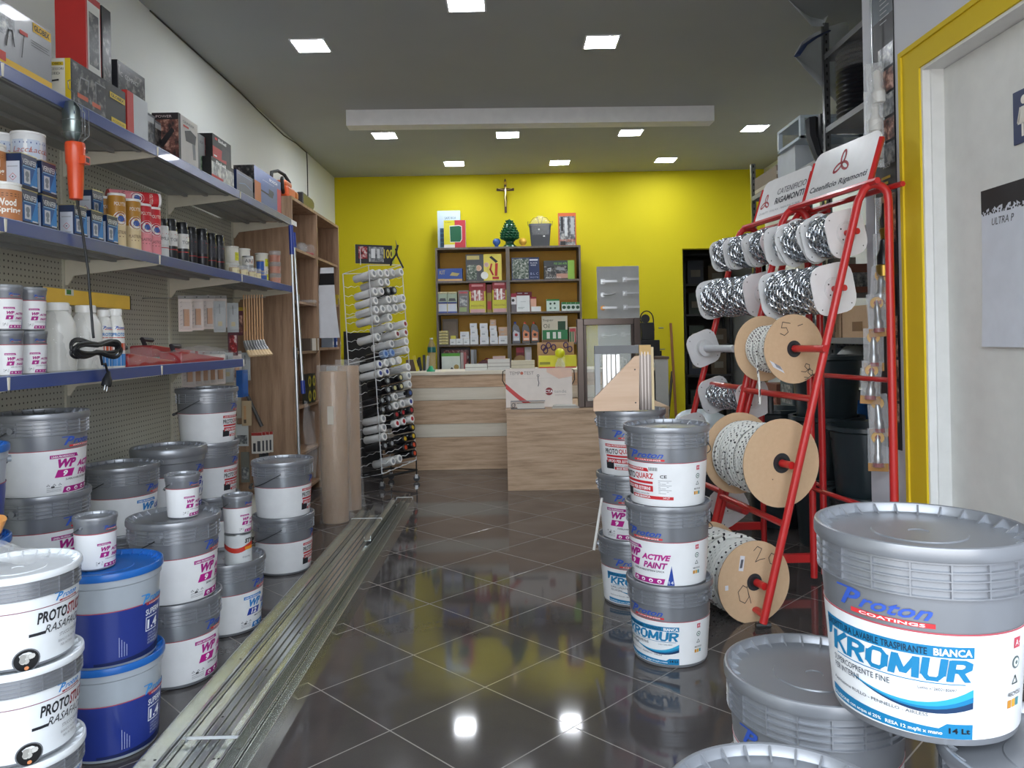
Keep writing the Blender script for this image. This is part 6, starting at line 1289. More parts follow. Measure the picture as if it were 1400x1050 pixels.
for i, (px, hh_, c) in enumerate(((571, .15, 'd9c83a'), (575, .13, '1b1c1e'), (579, .15, '2b2c30'), (582, .14, 'c9c9c4'), (567, .12, '17181a'))):
    mb = MB(); p = RY(px, 500, yc0+.2); mb.T = Matrix.Rotation(.12*(i-2), 4, 'Y'); mb.box((-.012, -.012, 0), (.012, .012, hh_), c); mb.build('desk_tool', loc=(p.x, yc0+.2+.03*i, CT+.004), label=('yellow marker', 'black stapler', 'charcoal tool', 'pale cutter', 'short black tool')[i]+' standing among the desk things left of the bottle', cat='tool')
onct('desk_box', 'brown desk box at the left end of the counter', 555, 569, 492, '6a5a50', yy=yc0+.25)
# ---------------------------------------------------------------- back wall things
cr = thing('crucifix', 'wooden crucifix with a pale metal figure on the yellow wall', 'crucifix', (RY(691, 268, YB).x, YB, 0)); za, zb_ = RY(691, 245, YB).z, RY(691, 291, YB).z; zc_ = RY(691, 259.5, YB).z; hw = (RY(703, 260, YB).x-RY(679, 260, YB).x)/2
mb = MB(); mb.box((-.014, -.02, zb_), (.014, 0, za-.02), 'dark_wood').box((-hw, -.022, zc_-.014), (hw, -.001, zc_+.014), 'dark_wood').box((-.008, -.02, za-.02), (.008, 0, za+.0), 'dark_wood').lathe([(0, -.022), (.02, -.022), (.02, -.002)][::-1], 'm:c9a23a', 16, (0, 0, za-.05), 'Y'); mb.build('cross', cr)
mb = MB(); mb.tube([(0, -.03, zc_+.005), (0.004, -.034, zc_-.05), (-.004, -.03, zc_-.10), (.003, -.034, zc_-.15), (0, -.03, zc_-.21)], .011, 'm:d6c08a', 8, .006).tube([(-hw*.8, -.03, zc_+.012), (0, -.03, zc_-.012), (hw*.8, -.03, zc_+.012)], .005, 'm:d6c08a', 8)
mb.lathe([(0, -.012), (.010, -.008), (.012, 0), (.009, .010), (0, .013)], 'm:d6c08a', 10, (.003, -.036, zc_+.018)); mb.build('figure', cr)
mb = MB(); q = RY(675, 266, YB); 
for i, (px0, py0, px1, py1, c, lb) in enumerate(((917, 442, 924, 590, '8a5a34', 'brown wooden broom stick leaning on the yellow wall'), (919, 508, 915, 590, '2a2420', 'dark stick leaning on the yellow wall beside the brown one'))):
    a, b_ = RY(px0, py0, YB-.03), RY(px1, py1, YB-.25); a2 = Vector((b_.x+(b_.x-a.x)*.6, YB-.35, .0)); mb = MB(); mb.rod(a2, a, .016, c, 10); mb.build('broom_stick', label=lb, cat='stick')
# store room seen through the doorway
dsx = dL
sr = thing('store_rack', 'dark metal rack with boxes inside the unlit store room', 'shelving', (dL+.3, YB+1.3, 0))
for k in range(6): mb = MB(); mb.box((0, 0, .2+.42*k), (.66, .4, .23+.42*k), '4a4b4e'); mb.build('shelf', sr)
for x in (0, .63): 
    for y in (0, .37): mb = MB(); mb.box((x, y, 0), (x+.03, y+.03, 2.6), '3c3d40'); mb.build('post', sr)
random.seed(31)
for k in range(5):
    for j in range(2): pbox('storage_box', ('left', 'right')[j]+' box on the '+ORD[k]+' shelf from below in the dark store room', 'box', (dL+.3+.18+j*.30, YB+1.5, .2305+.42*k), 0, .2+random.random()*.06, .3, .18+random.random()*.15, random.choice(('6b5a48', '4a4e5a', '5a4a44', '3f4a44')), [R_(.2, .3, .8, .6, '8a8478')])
# ---------------------------------------------------------------- spray can rack
yr = 6.45; rk = thing('spray_can_rack', 'white wire rack on castors full of spray cans beside the counter', 'rack', (0, 0, 0))
fd = Vector((.45, .87, 0)).normalized(); cdn = Vector((.86, -.44, .20)).normalized(); ch_ = Vector((cdn.x, cdn.y, 0)).normalized()
# front face plane: goes through measured bottom/top caps
Pb0, Pb1 = RY(527, 632, 6.25), RY(563, 618, 6.5); Pt0, Pt1 = RY(510, 374, 6.25), RY(545, 373, 6.5)
def face(c, r):  # c 0..4 column, r 0..21 row from top
    a = Pt0.lerp(Pt1, c/4); b_ = Pb0.lerp(Pb1, c/4); return a.lerp(b_, r/20.5)
wr_ = MB(); dep = .27; back = -cdn*dep
mt = 'p:d8dadb'
cor = [face(-.6, -.9), face(4.6, -.9), face(4.6, 21.6), face(-.6, 21.6)]
def fl3(v, z=None): return Vector(v)
for c in (-.6, 4.6):
    for off in (.0, 1.0):
        wr_.tube([face(c, -.9)+back*off, face(c, 21.6)+back*off], .004, mt, 6)
for r in range(0, 22, 1):
    pts = [face(c*.5-.5, r+.55)+Vector((0, 0, -.008 if c % 2 else .004)) for c in range(0, 11)]; wr_.tube(pts, .0022, mt, 5); wr_.tube([p+back for p in pts], .0022, mt, 5)
for r in (-.9, 4, 9, 14, 21.6):
    q = [face(-.6, r), face(4.6, r), face(4.6, r)+back, face(-.6, r)+back]; wr_.tube(q, .0032, mt, 6, closed=True)
wr_.build('wire_frame', rk)
zb0 = face(2, 21.6).z
fb = MB(); cc = (cor[2]+cor[3])/2+back*.5
for c in (-.6, 4.6):
    for off in (0, 1): q = face(c, 21.6)+back*off; fb.rod(q, (q.x, q.y, .055), .006, '1b1c1e', 6)
fb.tube([Vector((q.x, q.y, .10)) for q in (face(-.6, 21.6), face(4.6, 21.6), face(4.6, 21.6)+back, face(-.6, 21.6)+back)], .011, '17181a', 6, closed=True); fb.build('base_frame', rk)
for c in (-.6, 4.6):
    for off in (0, 1):
        q = face(c, 21.6)+back*off; m2 = MB(); m2.lathe([(0, -.011), (.026, -.011), (.028, 0), (.026, .011), (0, .011)], '2a2b2e', 16, (q.x, q.y, .028), 'Y'); m2.box((q.x-.012, q.y-.014, .03), (q.x+.012, q.y+.014, .062), 'm:b8babc'); m2.build('castor', rk)
# header sign
hs = MB(); a, b_ = RY(485.5, 334, 6.2), RY(539, 336, 6.35); zt_, zb2 = a.z, RY(486, 360, 6.2).z; u = Vector((b_.x-a.x, b_.y-a.y, 0)); L = u.length; f = plane((a.x, a.y, zb2), u/L, (0, 0, 1)); h = zt_-zb2
hs.prism([(0, 0), (L, 0), (L, h), (0, h)], f, -.004, 'e6e6e6'); paint(hs, f, L, h, [R_(0, 0, 1, 1, '26282b'), R_(.08, .25, .30, .9, 'pic_red'), R_(.34, .1, .72, .9, 'pic_grey'), R_(.40, .3, .5, .8, 'd9dadc'), R_(.55, .3, .62, .8, 'c9cacc'), T_('100', .72, .3, .5, 'd6c23a', w=.24, bold=.02), R_(.94, 0, 1, 1, 'b8c03a')]); hs.build('header_sign', rk)
for v0, v1 in ((a+Vector((.04, .004, -.02)), (a.x+.04, a.y+.004, face(0, -.9).z)), (b_+Vector((-.04, .004, -.15)), (b_.x-.04, b_.y+.004, face(4, -.9).z))): mb = MB(); mb.tube([v0, v1], .003, mt, 5); mb.build('sign_post', rk)
# pliers hanging at the header
pr = thing('pruning_shears', 'black pruning shears hanging from the rack header', 'shears', RY(541, 340, 6.32)); mb = MB(); mb.tube([(0, 0, 0), (.012, 0, -.06), (.045, 0, -.13), (.06, 0, -.16)], .008, '17181a', 6).tube([(.02, 0, .03), (0, 0, -.05), (-.035, 0, -.10), (-.045, 0, -.14)], .008, '26272a', 6); mb.build('handles', pr); mb = MB(); mb.tube([(0, 0, -.02), (.01, 0, .03), (.0, 0, .07)], .007, 'm:8a8c90', 6, .002); mb.build('blade', pr)
def scan(cap, dot, body):
    r = thing('spray_can', 'x', 'spray can'); b = MB(); b.lathe([(.029, -.20), (.032, -.195), (.032, -.055), (.028, -.045)], body, 16); b.rect(cyl(lambda v: .0322), -.06, -.16, .06, -.09, 'k:c9cacc' if body != 'p:dcdddd' else '9aa0a8', .0004)
    b.build('body', r); c = MB(); c.lathe([(.031, -.05), (.034, -.045), (.034, -.004), (.031, 0), (0, 0)], cap, 18); c.disc(plane((0, 0, 0), (1, 0, 0), (0, 1, 0)), 0, 0, .0185, dot, .0008, 14); c.build('cap', r); return r
Wc, Kc = 'p:e6e6e4', 'p:1b1c1f'
kinds = {'w': (Wc, '8d9196', 'p:dcdddd'), 'v': (Wc, 'b9bcbe', 'p:dcdddd'), 'm': (Wc, '8c2a34', 'p:dcdddd'), 'n': (Wc, '2a3c8c', 'p:e2e3e3'), 'k': (Kc, '9aa0a4', 'p:2a2b2e'), 'y': (Kc, 'c9c48a', 'p:2a2b2e'), 'b': ('p:8fa8cc', '3f6cb4', 'p:2a2b2e'),
         'B': (Kc, '3a5aa0', 'p:c9cacc'), 'r': (Kc, 'b0202c', 'p:26272a'), 'R': (Wc, 'b0202c', 'p:26272a'), 'Y': (Kc, 'd0b02c', 'p:26272a'), 'o': (Kc, 'd9502c', 'p:26272a'), 'W': (Wc, 'e0e0d8', 'p:8a8c8e')}
protos = {k: scan(*v) for k, v in kinds.items()}
desc = {'w': 'white capped', 'v': 'pale capped', 'm': 'white capped maroon dotted', 'n': 'white capped navy dotted', 'k': 'black and grey capped', 'y': 'black capped cream dotted', 'b': 'light blue capped', 'B': 'dark blue dotted', 'r': 'black capped red dotted', 'R': 'white capped red dotted', 'Y': 'black capped yellow dotted', 'o': 'black capped orange dotted', 'W': 'all white capped'}
rows = ['wwwvw', '.ww..', 'wwkk.', 'w.wvw', 'wwvww', 'w.w..', '..w.m', 'w..mm', '..w.v', '.bb.vv'[:5], 'nvWW.', 'nn..v', '.k.yw', '.kyyw', 'kkw.B', 'kkwwn', 'w.rrr', 'w.RRR', 'w...Y', 'kk.YY', '...oo', '.ww.o']
q = cdn.to_track_quat('Z', 'X').to_euler(); cn5 = ['leftmost', 'second', 'middle', 'fourth', 'rightmost']
for r, row in enumerate(rows):
    for c, k in enumerate(row):
        if k == '.': continue
        p = face(c, r*.985)+cdn*(.03 if c > 3 else .01)
        place(protos[k], '%s spray can, %s in the rack row %s from the top' % (desc[k], cn5[c], ORD[r]), p, rot=q, group='spray cans in the wire rack')
# dark panel cabinet behind the rack
mb = MB(); a, b_ = RY(472, 500, 7.6), RY(534, 500, 7.6); mb.box((a.x, 7.6, 0), (b_.x, 7.64, RY(480, 455, 7.6).z), '1a1b1d').box((a.x-.01, 7.59, 0), (a.x+.02, 7.65, RY(480, 453, 7.6).z), '232427'); mb.build('black_screen', label='tall black panel standing behind the spray can rack', cat='panel')
# ================================================================ chain and rope racks
ax = Vector((-.17, .985, 0)).normalized()
F1, T1 = Vector((1.0, 3.13, 0)), Vector((1.425, 3.11, 1.83))
LEN = .60
def rack(off, name, label, signtxt, sh=Vector((0, 0, 0)), dt=0):
    global T1
    T1 = T1+Vector((dt, 0, 0))
    r = thing(name, label, 'rack', F1+ax*off+sh); o = F1+ax*off+sh; red = 'p:c32a2a'
    for k in (0, 1):
        b = ax*LEN*k; f0 = Vector((0, 0, .02))+b; top = T1-F1+b; hr = .055
        side = (Vector((1, 0, 0))); rx = T1.x-F1.x+2*hr+.02
        m2 = MB(); pts = [f0, f0.lerp(Vector((top.x-.01, top.y, 1.80)), .5)]
        L0 = Vector((top.x-.012, top.y, 1.775)+b*0) if False else Vector((top.x-.012, top.y, 1.73))
        pts = [f0, f0.lerp(L0, .5), L0]
        for q in range(1, 8):
            a = PI-.23-q*(PI-.23)/8; pts.append(Vector((top.x+hr+hr*math.cos(a), top.y, 1.74+hr*math.sin(a))))
        pts += [Vector((top.x+2*hr, top.y, 1.725)), Vector((top.x+2*hr+.0, top.y, .9)), Vector((top.x+2*hr, top.y, .02))]
        m2.tube(pts, .0165, red, 12); m2.build('side_frame', r)
        if k: m2 = MB(); m2.box((f0.x+.02, f0.y-.012, .09), (top.x+2*hr, f0.y+.012, .13), red); m2.build('foot_bar', r)
        m2 = MB(); m2.tube([Vector((f0.x-.03, f0.y, .012)), Vector((f0.x+.03, f0.y, .012))], .012, '2a2a2a', 8); m2.build('rubber_foot', r)
    def leg(z): t = (z-.02)/1.71; return Vector((t*(T1.x-F1.x-.012), t*(T1.y-F1.y), z))
    for z in (.93, .42): m2 = MB(); m2.tube([leg(z), leg(z)+ax*LEN], .014, red, 10); m2.build('cross_bar', r)
    m2 = MB(); p = leg(.05); m2.box((-.01, 0, -.0), (.01, 0, 0), red) if False else m2.tube([p, p+ax*LEN], .018, red, 8, flat=.7); m2.build('base_bar', r)
    for z in (.45, 1.0): m2 = MB(); q = Vector((T1.x-F1.x+.11, T1.y-F1.y, z)); m2.tube([q, q+ax*LEN], .011, red, 8); m2.build('rear_bar', r)
    # sign on top
    m2 = MB(); s0 = Vector((T1.x-F1.x+.03, T1.y-F1.y, 1.80))-ax*.04; u = ax*-1
    # near end is towards the camera: text reads from far (left) to near (right)
    far = s0+ax*(LEN+.04); f = plane(far, -ax, (0, 0, 1)); Lh = LEN+.06
    up = Vector((.30, .05, .95)).normalized(); f = plane(far, -ax, up)
    m2.tube([far, s0-ax*.02], .014, red, 6); m2.tube([far+Vector((.10, 0, -.015)), s0+Vector((.10, 0, -.015))-ax*.02], .012, red, 6); m2.build('top_bar', r)
    sg = MB(); a, b_, hh = .13, Lh-.05, .235; rr = .05
    poly = [(a, .01), (b_, .01), (b_, hh-rr)]+[(b_-rr+rr*math.cos(t), hh-rr+rr*math.sin(t)) for t in (.4, .8, 1.2, PI/2)]+[(a+rr+rr*math.cos(t), hh-rr+rr*math.sin(t)) for t in (PI/2, 2.0, 2.4, 2.8)]+[(a, hh-rr)]
    sg.prism(poly, f, .006, 'p:e4e4e4'); F_ = lambda u, v, w=0: f(u, v, w+.0065)
    red2 = 'b0303a'
    def tri(cx, cy, s):
        for t0 in (PI/2, PI/2+2*PI/3, PI/2+4*PI/3):
            d = Vector((math.cos(t0), math.sin(t0))); n_ = Vector((-d.y, d.x)); c0 = Vector((cx, cy))+d*s*.52; pts = []
            for q in range(15):
                a_ = 2*PI*q/14; e = d*math.cos(a_)*s*.50+n_*math.sin(a_)*s*.24; 
                pts.append((c0.x+e.x, c0.y+e.y))
            sg.stroke(F_, pts, s*.20, red2, .0004)
    if signtxt == 'big':
        tri((a+b_)/2, .140, .058); sg.text(F_, 'Catenificio Rigamonti', (a+b_)/2, .030, .036, '2a2b36', w=(b_-a)*.88, al='C', bold=.02, off=.001, shear=.1)
    else:
        tri(a+.075, .105, .045); sg.text(F_, 'CATENIFICIO', b_-.02, .130, .034, '4a4b54', w=(b_-a)*.58, al='R', off=.001); sg.text(F_, 'RIGAMONTI', b_-.02, .078, .036, '2a2b36', w=(b_-a)*.58, al='R', bold=.03, off=.001)
        sg.text(F_, 'QUALITY · ITALIAN · MANUFACTURER', (a+b_)/2, .038, .014, '8a8b90', w=(b_-a)*.85, al='C', off=.001)
    sg.build('sign_board', r)
    for e in (a, b_): m2 = MB(); m2.tube([f(e, 0, .0), f(e, hh-rr*.8, .0)], .012, red, 4); m2.build('sign_bracket', r)
    dd = (T1-F1).copy()
    return r, (lambda z: o+Vector(((z-.02)/1.71*(dd.x-.012), (z-.02)/1.71*dd.y, z)))
rk1, leg1 = rack(0, 'spool_rack', 'red tubular spool rack nearest the camera, with the large round chain sign', 'big')
rk2, leg2 = rack(.65, 'spool_rack', 'second red tubular spool rack behind, with the RIGAMONTI capital letter sign', 'small', Vector((.035, 0, 0)), .045)
import itertools
axr = Vector((-.29, .957, 0)); phi = math.atan2(-axr.x, axr.y)      # spools are built along local +Y
def sq_disc(mb, y, w, t, mat, rot=0, seed=0):
    rr = w*.30; poly = []
    for cx, cy, a0 in ((1, 1, 0), (-1, 1, PI/2), (-1, -1, PI), (1, -1, 3*PI/2)):
        for k in range(5): a = a0+k*PI/8; poly.append((cx*(w/2-rr)+rr*math.cos(a), cy*(w/2-rr)+rr*math.sin(a)))
    c, s = math.cos(rot), math.sin(rot); poly = [(x*c-z*s, x*s+z*c) for x, z in poly]
    f = plane((0, y, 0), (1, 0, 0), (0, 0, 1)); mb.prism(poly, f, t, mat)
    for r_ in (.030, .034): 
        mb.tube([(r_*1.4*math.cos(k*PI/12), y-t-.0005, r_*1.4*math.sin(k*PI/12)) for k in range(24)], .0012, 'p:d3d3d3', 5, closed=True)
    for k in range(4): a = rot+k*PI/2+.78; mb.disc(f, .032*math.cos(a), .032*math.sin(a), .004, '3a3a3a', t+.0006, 8); a2 = rot+k*PI/2+PI/4; mb.disc(f, w*.5*math.cos(a2), w*.5*math.sin(a2), .003, '3a3a3a', t+.0006, 8)
LINK = []
def link_verts(L, W, r):
    """one oval chain link in its own frame, long axis x"""
    P = []; n, m = 10, 5
    for i in range(n):
        a = 2*PI*i/n; cx = (L/2-W/2)*(1 if math.cos(a) > 0 else -1)*(1 if abs(math.cos(a)) > .2 else .0)+W/2*math.cos(a); cz = W/2*math.sin(a)
        ta = a
        for j in range(m):
            b = 2*PI*j/m; P.append(Vector((cx+r*math.cos(b)*math.cos(ta), r*math.sin(b), cz+r*math.cos(b)*math.sin(ta))))
    fs = [(i*m+j, i*m+(j+1) % m, ((i+1) % n)*m+(j+1) % m, ((i+1) % n)*m+j) for i in range(n) for j in range(m)]
    return P, fs
def chain_spool(label, c, L, w, Rc, link=.031, rot=.5, rz=None, full=True, name='chain_spool'):
    """c is the near disc centre in the world"""
    r = thing(name, label, 'spool', c, phi)
    for y, nm in ((0, 'flange'), (L, 'flange')):
        d = MB(); sq_disc(d, y, w, .005, 'p:e6e6e7', rot); d.build(nm, r)
    h = MB(); h.lathe([(.026, 0), (.026, L-.006)], 'p:d0d0d2', 20, (0, .001, 0), 'Y'); h.build('core', r)
    ch = MB(); P, fs = link_verts(link, link*.60, link*.105); lay = [Rc, Rc-link*.42]
    rnd = random.Random(hash(label) % 1000 if False else len(label))
    pitch = link*.70
    for li, R in enumerate(lay):
        n = int(2*PI*R/pitch); turns = int((L-.03)/(link*.60))
        for t in range(turns):
            for k in range(n):
                a = 2*PI*(k+.5*t)/n; y = .016+(t+k/n)*link*.60+rnd.uniform(-.002, .002); R_2 = R+rnd.uniform(-.002, .003)+.004*math.sin(y*30+a*2)
                tl = (PI/4 if k % 2 else -PI/4)+rnd.uniform(-.25, .25)
                Mx = Matrix.Rotation(a, 4, 'Y')@Matrix.Translation((0, y, R_2))@Matrix.Rotation(tl, 4, 'X')@Matrix.Rotation(rnd.uniform(-.15, .15), 4, 'Z')
                ch.add([Mx@p for p in P], fs, 'zinc', True)
    ch.lathe([(Rc-link*.62, .012), (Rc-link*.62, L-.012)], '3c4046', 20, (0, 0, 0), 'Y')
    if full: ch.build('chain', r)
    return r
def axle(c, c2, r=.013, mat='p:c32a2a', label='x'):
    mb = MB(); mb.rod((0, 0, 0), Vector(c2)-Vector(c), r, mat, 12); return mb.build('axle_rod', loc=c, label=label, cat='rod')
def cpos(legf, z, dx=-.0, d=.08): return legf(z)+ax*d+Vector((dx, 0, 0))
Z1, Z2, Z3, Z4, Z5 = 1.615, 1.395, 1.150, .700, .235
def on(legf, px, py, off):     # point whose picture is px,py at the depth of the rack end
    y = legf(1.0).y+ax.y*off; return RY(px, py, y)
# near rack
c = on(leg1, 1156, 319, .08); chain_spool('chain spool on the top axle nearest the camera', c, .155, .195, .083, rot=.25)
c2 = c+axr*.175; chain_spool('chain spool second on the top axle of the near rack', c2, .15, .195, .083, rot=.55)
c3 = c+axr*.34; chain_spool('short white spool last on the top axle of the near rack', c3, .09, .185, .055, rot=.1)
axle(c-axr*.07, c+axr*.46, label='red axle of the top row on the near rack')
c = on(leg1, 1139, 395, .08); chain_spool('wide chain spool in the second row of the near rack', c, .36, .212, .092, rot=.2); axle(c-axr*.07, c+axr*.45, label='red axle of the second row on the near rack')
# far rack
c = on(leg2, 1062, 335, .02); chain_spool('nearest chain spool of the top row on the far rack', c, .14, .17, .077, rot=.5)
c = c+axr*.165; chain_spool('middle chain spool of the top row on the far rack', c, .15, .17, .077, rot=.3); c = c+axr*.175; chain_spool('farthest chain spool of the top row on the far rack', c, .13, .17, .077, rot=.2)
axle(c+axr*.15, c-axr*.38, label='red axle of the top row on the far rack')
c = on(leg2, 1042, 402, .05); chain_spool('wide chain spool in the second row of the far rack', c, .44, .212, .092, rot=.2); axle(c-axr*.05, c+axr*.5, label='red axle of the second row on the far rack')
c = on(leg2, 970, 476, .50); 
r = thing('empty_spool', 'empty white spool with bare core in the third row of the far rack', 'spool', c-ax*.30, phi)
d = MB(); sq_disc(d, .30, .19, .005, 'p:e6e6e7', .35); d.build('flange', r); h = MB(); h.lathe([(.019, .0), (.019, .29)], 'p:c9cbcf', 18, (0, 0, 0), 'Y').lathe([(.045, .268), (.045, .29)], 'p:dedfe0', 20, (0, 0, 0), 'Y'); h.build('core', r)
c = on(leg2, 1030, 546, .12); chain_spool('thin chain spool in the fourth row of the far rack', c, .36, .19, .060, rot=.3, link=.022)
c = on(leg2, 945, 590, .58); r = thing('empty_spool', 'white spool flange behind the top of the centre buckets', 'spool', c, phi); d = MB(); sq_disc(d, 0, .20, .005, 'p:e6e6e7', .2); d.build('flange', r); h = MB(); h.lathe([(.02, -.3), (.02, 0)], 'p:c9cbcf', 16, (0, -.005, 0), 'Y'); h.build('core', r)
c = on(leg2, 996, 690, .25); r = thing('empty_spool', 'white spool flange low on the far rack beside the buckets', 'spool', c, phi); d = MB(); sq_disc(d, 0, .21, .005, 'p:e6e6e7', .5); d.build('flange', r); h = MB(); h.lathe([(.02, -.15), (.02, 0)], 'p:c32a2a', 16, (0, -.005, 0), 'Y'); h.build('core', r)
# rope drums with card flanges
def rope_spool(label, c, L, R, Rr, pitch, mat, marks, hub=.055, tail=None):
    r = thing('rope_spool', label, 'spool', c, phi)
    for i, y in enumerate((0, L)):
        d = MB(); prof_ = [(hub*.62, y-.004), (R, y-.004), (R, y), (hub*.62, y)]; d.lathe([(R, y-.004), (R, y)], 'cardboard', 48, axis='Y')
        f = plane((0, y-.0042, 0), (1, 0, 0), (0, 0, 1)); d.disc(f, 0, 0, hub, '2b2c30', .0006, 28); d.disc(f, 0, 0, hub*.62, '17181a', .001, 24)
        if i == 0: marks(d, f, R)
        d.build('flange', r)
    rp = MB(); n = int((L-.02)/pitch)
    for layer in range(1):
        pts = []; N = 40
        for k in range(n*N+1):
            t = k/N; a = 2*PI*t; y = .008+pitch/2+t*pitch; bul = Rr*(1-.06*((y/L-.5)*2)**4)+.0035*math.sin(t*1.7)+.002*math.sin(t*4.1); pts.append((bul*math.cos(a), y+.003*math.sin(a+t), bul*math.sin(a)))
        rp.tube(pts, pitch*.52, mat, 7)
    rp.lathe([(Rr-pitch*.4, .006), (Rr-pitch*.4, L-.006)], 'c9c8c2', 24, axis='Y')
    rnd = random.Random(len(label))
    for q in range(5):      # crossing turns
        s0, s1 = rnd.uniform(.1, .5), rnd.uniform(.5, .9); a0 = rnd.uniform(0, 6); P = [((Rr+pitch*.8)*math.cos(a0+3.2*k/14), (s0+(s1-s0)*k/14)*L, (Rr+pitch*.8)*math.sin(a0+3.2*k/14)) for k in range(15)]; rp.tube(P, pitch*.52, mat, 7)
    if tail: rp.tube(tail(Rr, L), pitch*.52, mat, 7)
    rp.build('rope', r); return r
def hand(d, f, strokes, s, ox, oy, rot=0):
    c, n = math.cos(rot), math.sin(rot)
    for st in strokes: d.stroke(f, [(ox+(x*c-y*n)*s, oy+(x*n+y*c)*s) for x, y in st], .0032, '4a423c', .0008)
G = {'5': [[(.9, 1), (.2, 1), (.15, .55), (.6, .62), (.8, .3), (.5, 0), (.1, .1)]], '9': [[(.8, .7), (.5, 1), (.2, .8), (.3, .55), (.7, .6), (.8, .9), (.7, .3), (.4, 0)]], '0': [[(.5, 1), (.15, .7), (.2, .2), (.5, 0), (.8, .3), (.75, .8), (.5, 1)]],
     '2': [[(.15, .8), (.5, 1), (.8, .75), (.5, .4), (.1, 0), (.5, .05), (.9, 0)]], '1': [[(.5, 1), (.5, 0)]], '6': [[(.8, 1), (.3, .7), (.2, .2), (.5, 0), (.8, .2), (.6, .45), (.25, .35)]]}
def m1(d, f, R):
    hand(d, f, G['5'], .055, -.075, R*.42, -.15); hand(d, f, [[(0, 0), (.5, .1)]], .05, .02, R*.66, .1); hand(d, f, G['9'], .05, .02, -R*.55, -.9); hand(d, f, G['9'], .05, .035, -R*.72, -.9); hand(d, f, [[(0, 0), (.35, .1)]], .05, .05, -R*.9, .0)
    d.add([f(-.105+x*.055-y*.02, -.075+y*.030+x*-.028, .0007) for x, y in ((0, 0), (1, 0), (1, 1), (0, 1))], [(0, 1, 2, 3)], 'k:dadadf'); d.add([f(-.090+x*.030-y*.012, -.075+y*.018+x*-.015, .001) for x, y in ((0, 0), (1, 0), (1, 1), (0, 1))], [(0, 1, 2, 3)], '8a8a92')
def m2_(d, f, R): d.disc(f, -R*.25, -R*.35, .003, '6a5a4c', .001, 8)
def m3(d, f, R):
    hand(d, f, G['2'], .06, .0, R*.48, .2); hand(d, f, G['0'], .05, .07, R*.34, .2); hand(d, f, G['0'], .075, -.085, -R*.50, .1); hand(d, f, G['1'], .075, -.055, -R*.55, .25)
    d.add([f(-.075+x*.022+y*.010, .055+y*.062-x*.004, .0007) for x, y in ((0, 0), (1, 0), (1, 1), (0, 1))], [(0, 1, 2, 3)], 'k:dadadf'); d.add([f(-.070+x*.012+y*.008, .065+y*.035, .001) for x, y in ((0, 0), (1, 0), (1, 1), (0, 1))], [(0, 1, 2, 3)], '5a5a62'); d.rect(f, -.14, -.02, -.125, .0, 'k:dadadf')
c = on(leg1, 1083, 477, .09)
c = on(leg1, 1085, 477, .16); rope_spool('card flanged spool of grey flecked rope in the third row of the near rack', c, .22, .148, .098, .0095, 'rope_fleck', m1, hub=.036, tail=lambda Rr, L: [(-Rr*1.02, L*.55, 0), (-Rr*1.02, L*.55, -.05), (-Rr*.98, L*.5, -.16), (-Rr*.97, L*.5, -.24)])
axle(c-axr*.20+Vector((.0, 0, .002)), c+axr*.33, .015, label='red axle carrying the grey flecked rope')
c = on(leg1, 1068, 633, .09); rope_spool('card flanged spool of white rope with black dashes in the middle of the near rack', c, .31, .185, .145, .0105, 'rope_white', m2_, hub=.042); axle(c-axr*.07, c+axr*.42, .016, label='red axle carrying the middle white rope spool')
c = on(leg1, 1034, 800, .09); rope_spool('large card flanged spool of thick white rope at the foot of the near rack', c+Vector((-.01, 0, .014)), .36, .172, .146, .0165, 'rope_thick', m3, hub=.036, tail=lambda Rr, L: [(Rr*.1, L*.25, -Rr*1.02), (-Rr*.05, L*.22, -Rr*1.1), (-.04, L*.15, -Rr*1.25), (-.08, L*.1, -Rr*1.40)])
axle(c-axr*.06+Vector((0, 0, .012)), c+axr*.42+Vector((0, 0, .012)), .016, label='red axle carrying the lowest rope spool')
mb = MB(); q = leg1(.93)+ax*.45+Vector((.05, 0, 0)); mb.tube([q, q+Vector((.0, 0, -.10))], .014, '1c1d1f', 8); mb.build('black_grip', label='black grip hanging from the cross bar between the racks', cat='grip')
# ================================================================ steel shelving along the right wall
XS = 2.0
def f_sheet(n, l, b):
    tc = n.new('ShaderNodeTexCoord').outputs['Object']; l.new(colmix(n, l, noise(n, l, tc, 3), 'ccd4da', 'e5ebf0'), b.inputs['Base Color']); b.inputs['Roughness'].default_value = .15; b.inputs['Alpha'].default_value = .85
special('sheet', f_sheet)
def steel(name, label, y0, y1, top, levels, xs=XS, dp=.5):
    r = thing(name, label, 'shelving', (xs, y0, 0)); L = y1-y0
    for y in (0, L-.035):
        for x in (0, dp-.035):
            m = MB(); m.box((x, y, 0), (x+.003, y+.035, top), 'm:9a9da0').box((x, y, 0), (x+.035, y+.003, top), 'm:9a9da0')
            for k in range(int(top/.05)): m.box((x+.012, y-.0006, .02+k*.05), (x+.022, y-.0001, .04+k*.05), '2a2b2d')
            m.build('post', r)
    for z in levels: m = MB(); m.box((.004, .004, z-.035), (dp-.004, .006, z), '8e9092').box((.004, L-.006, z-.035), (dp-.004, L-.004, z), '8e9092').box((.002, .004, z-.035), (.004, L-.004, z), '8e9092').box((.004, .004, z-.002), (dp-.004, L-.004, z), 'a0a2a4'); m.build('shelf', r)
    return r
def lvl(px, py): return RX(px, py, XS).z
yA = XS/ray(1131, 463)[0]; yB = XS/ray(1030, 463)[0]; y00 = 3.62
L1 = [.10, lvl(1140, 606), lvl(1140, 517), lvl(1140, 462), 1.2+.36*2.0-.12, lvl(1132, 172)]
steel('steel_shelving', 'tall grey steel shelving bay beside the toilet wall', y00, yA, 3.15, L1+[2.95])
L2 = [.10, .62, 1.05, 1.45, lvl(1060, 250), ]
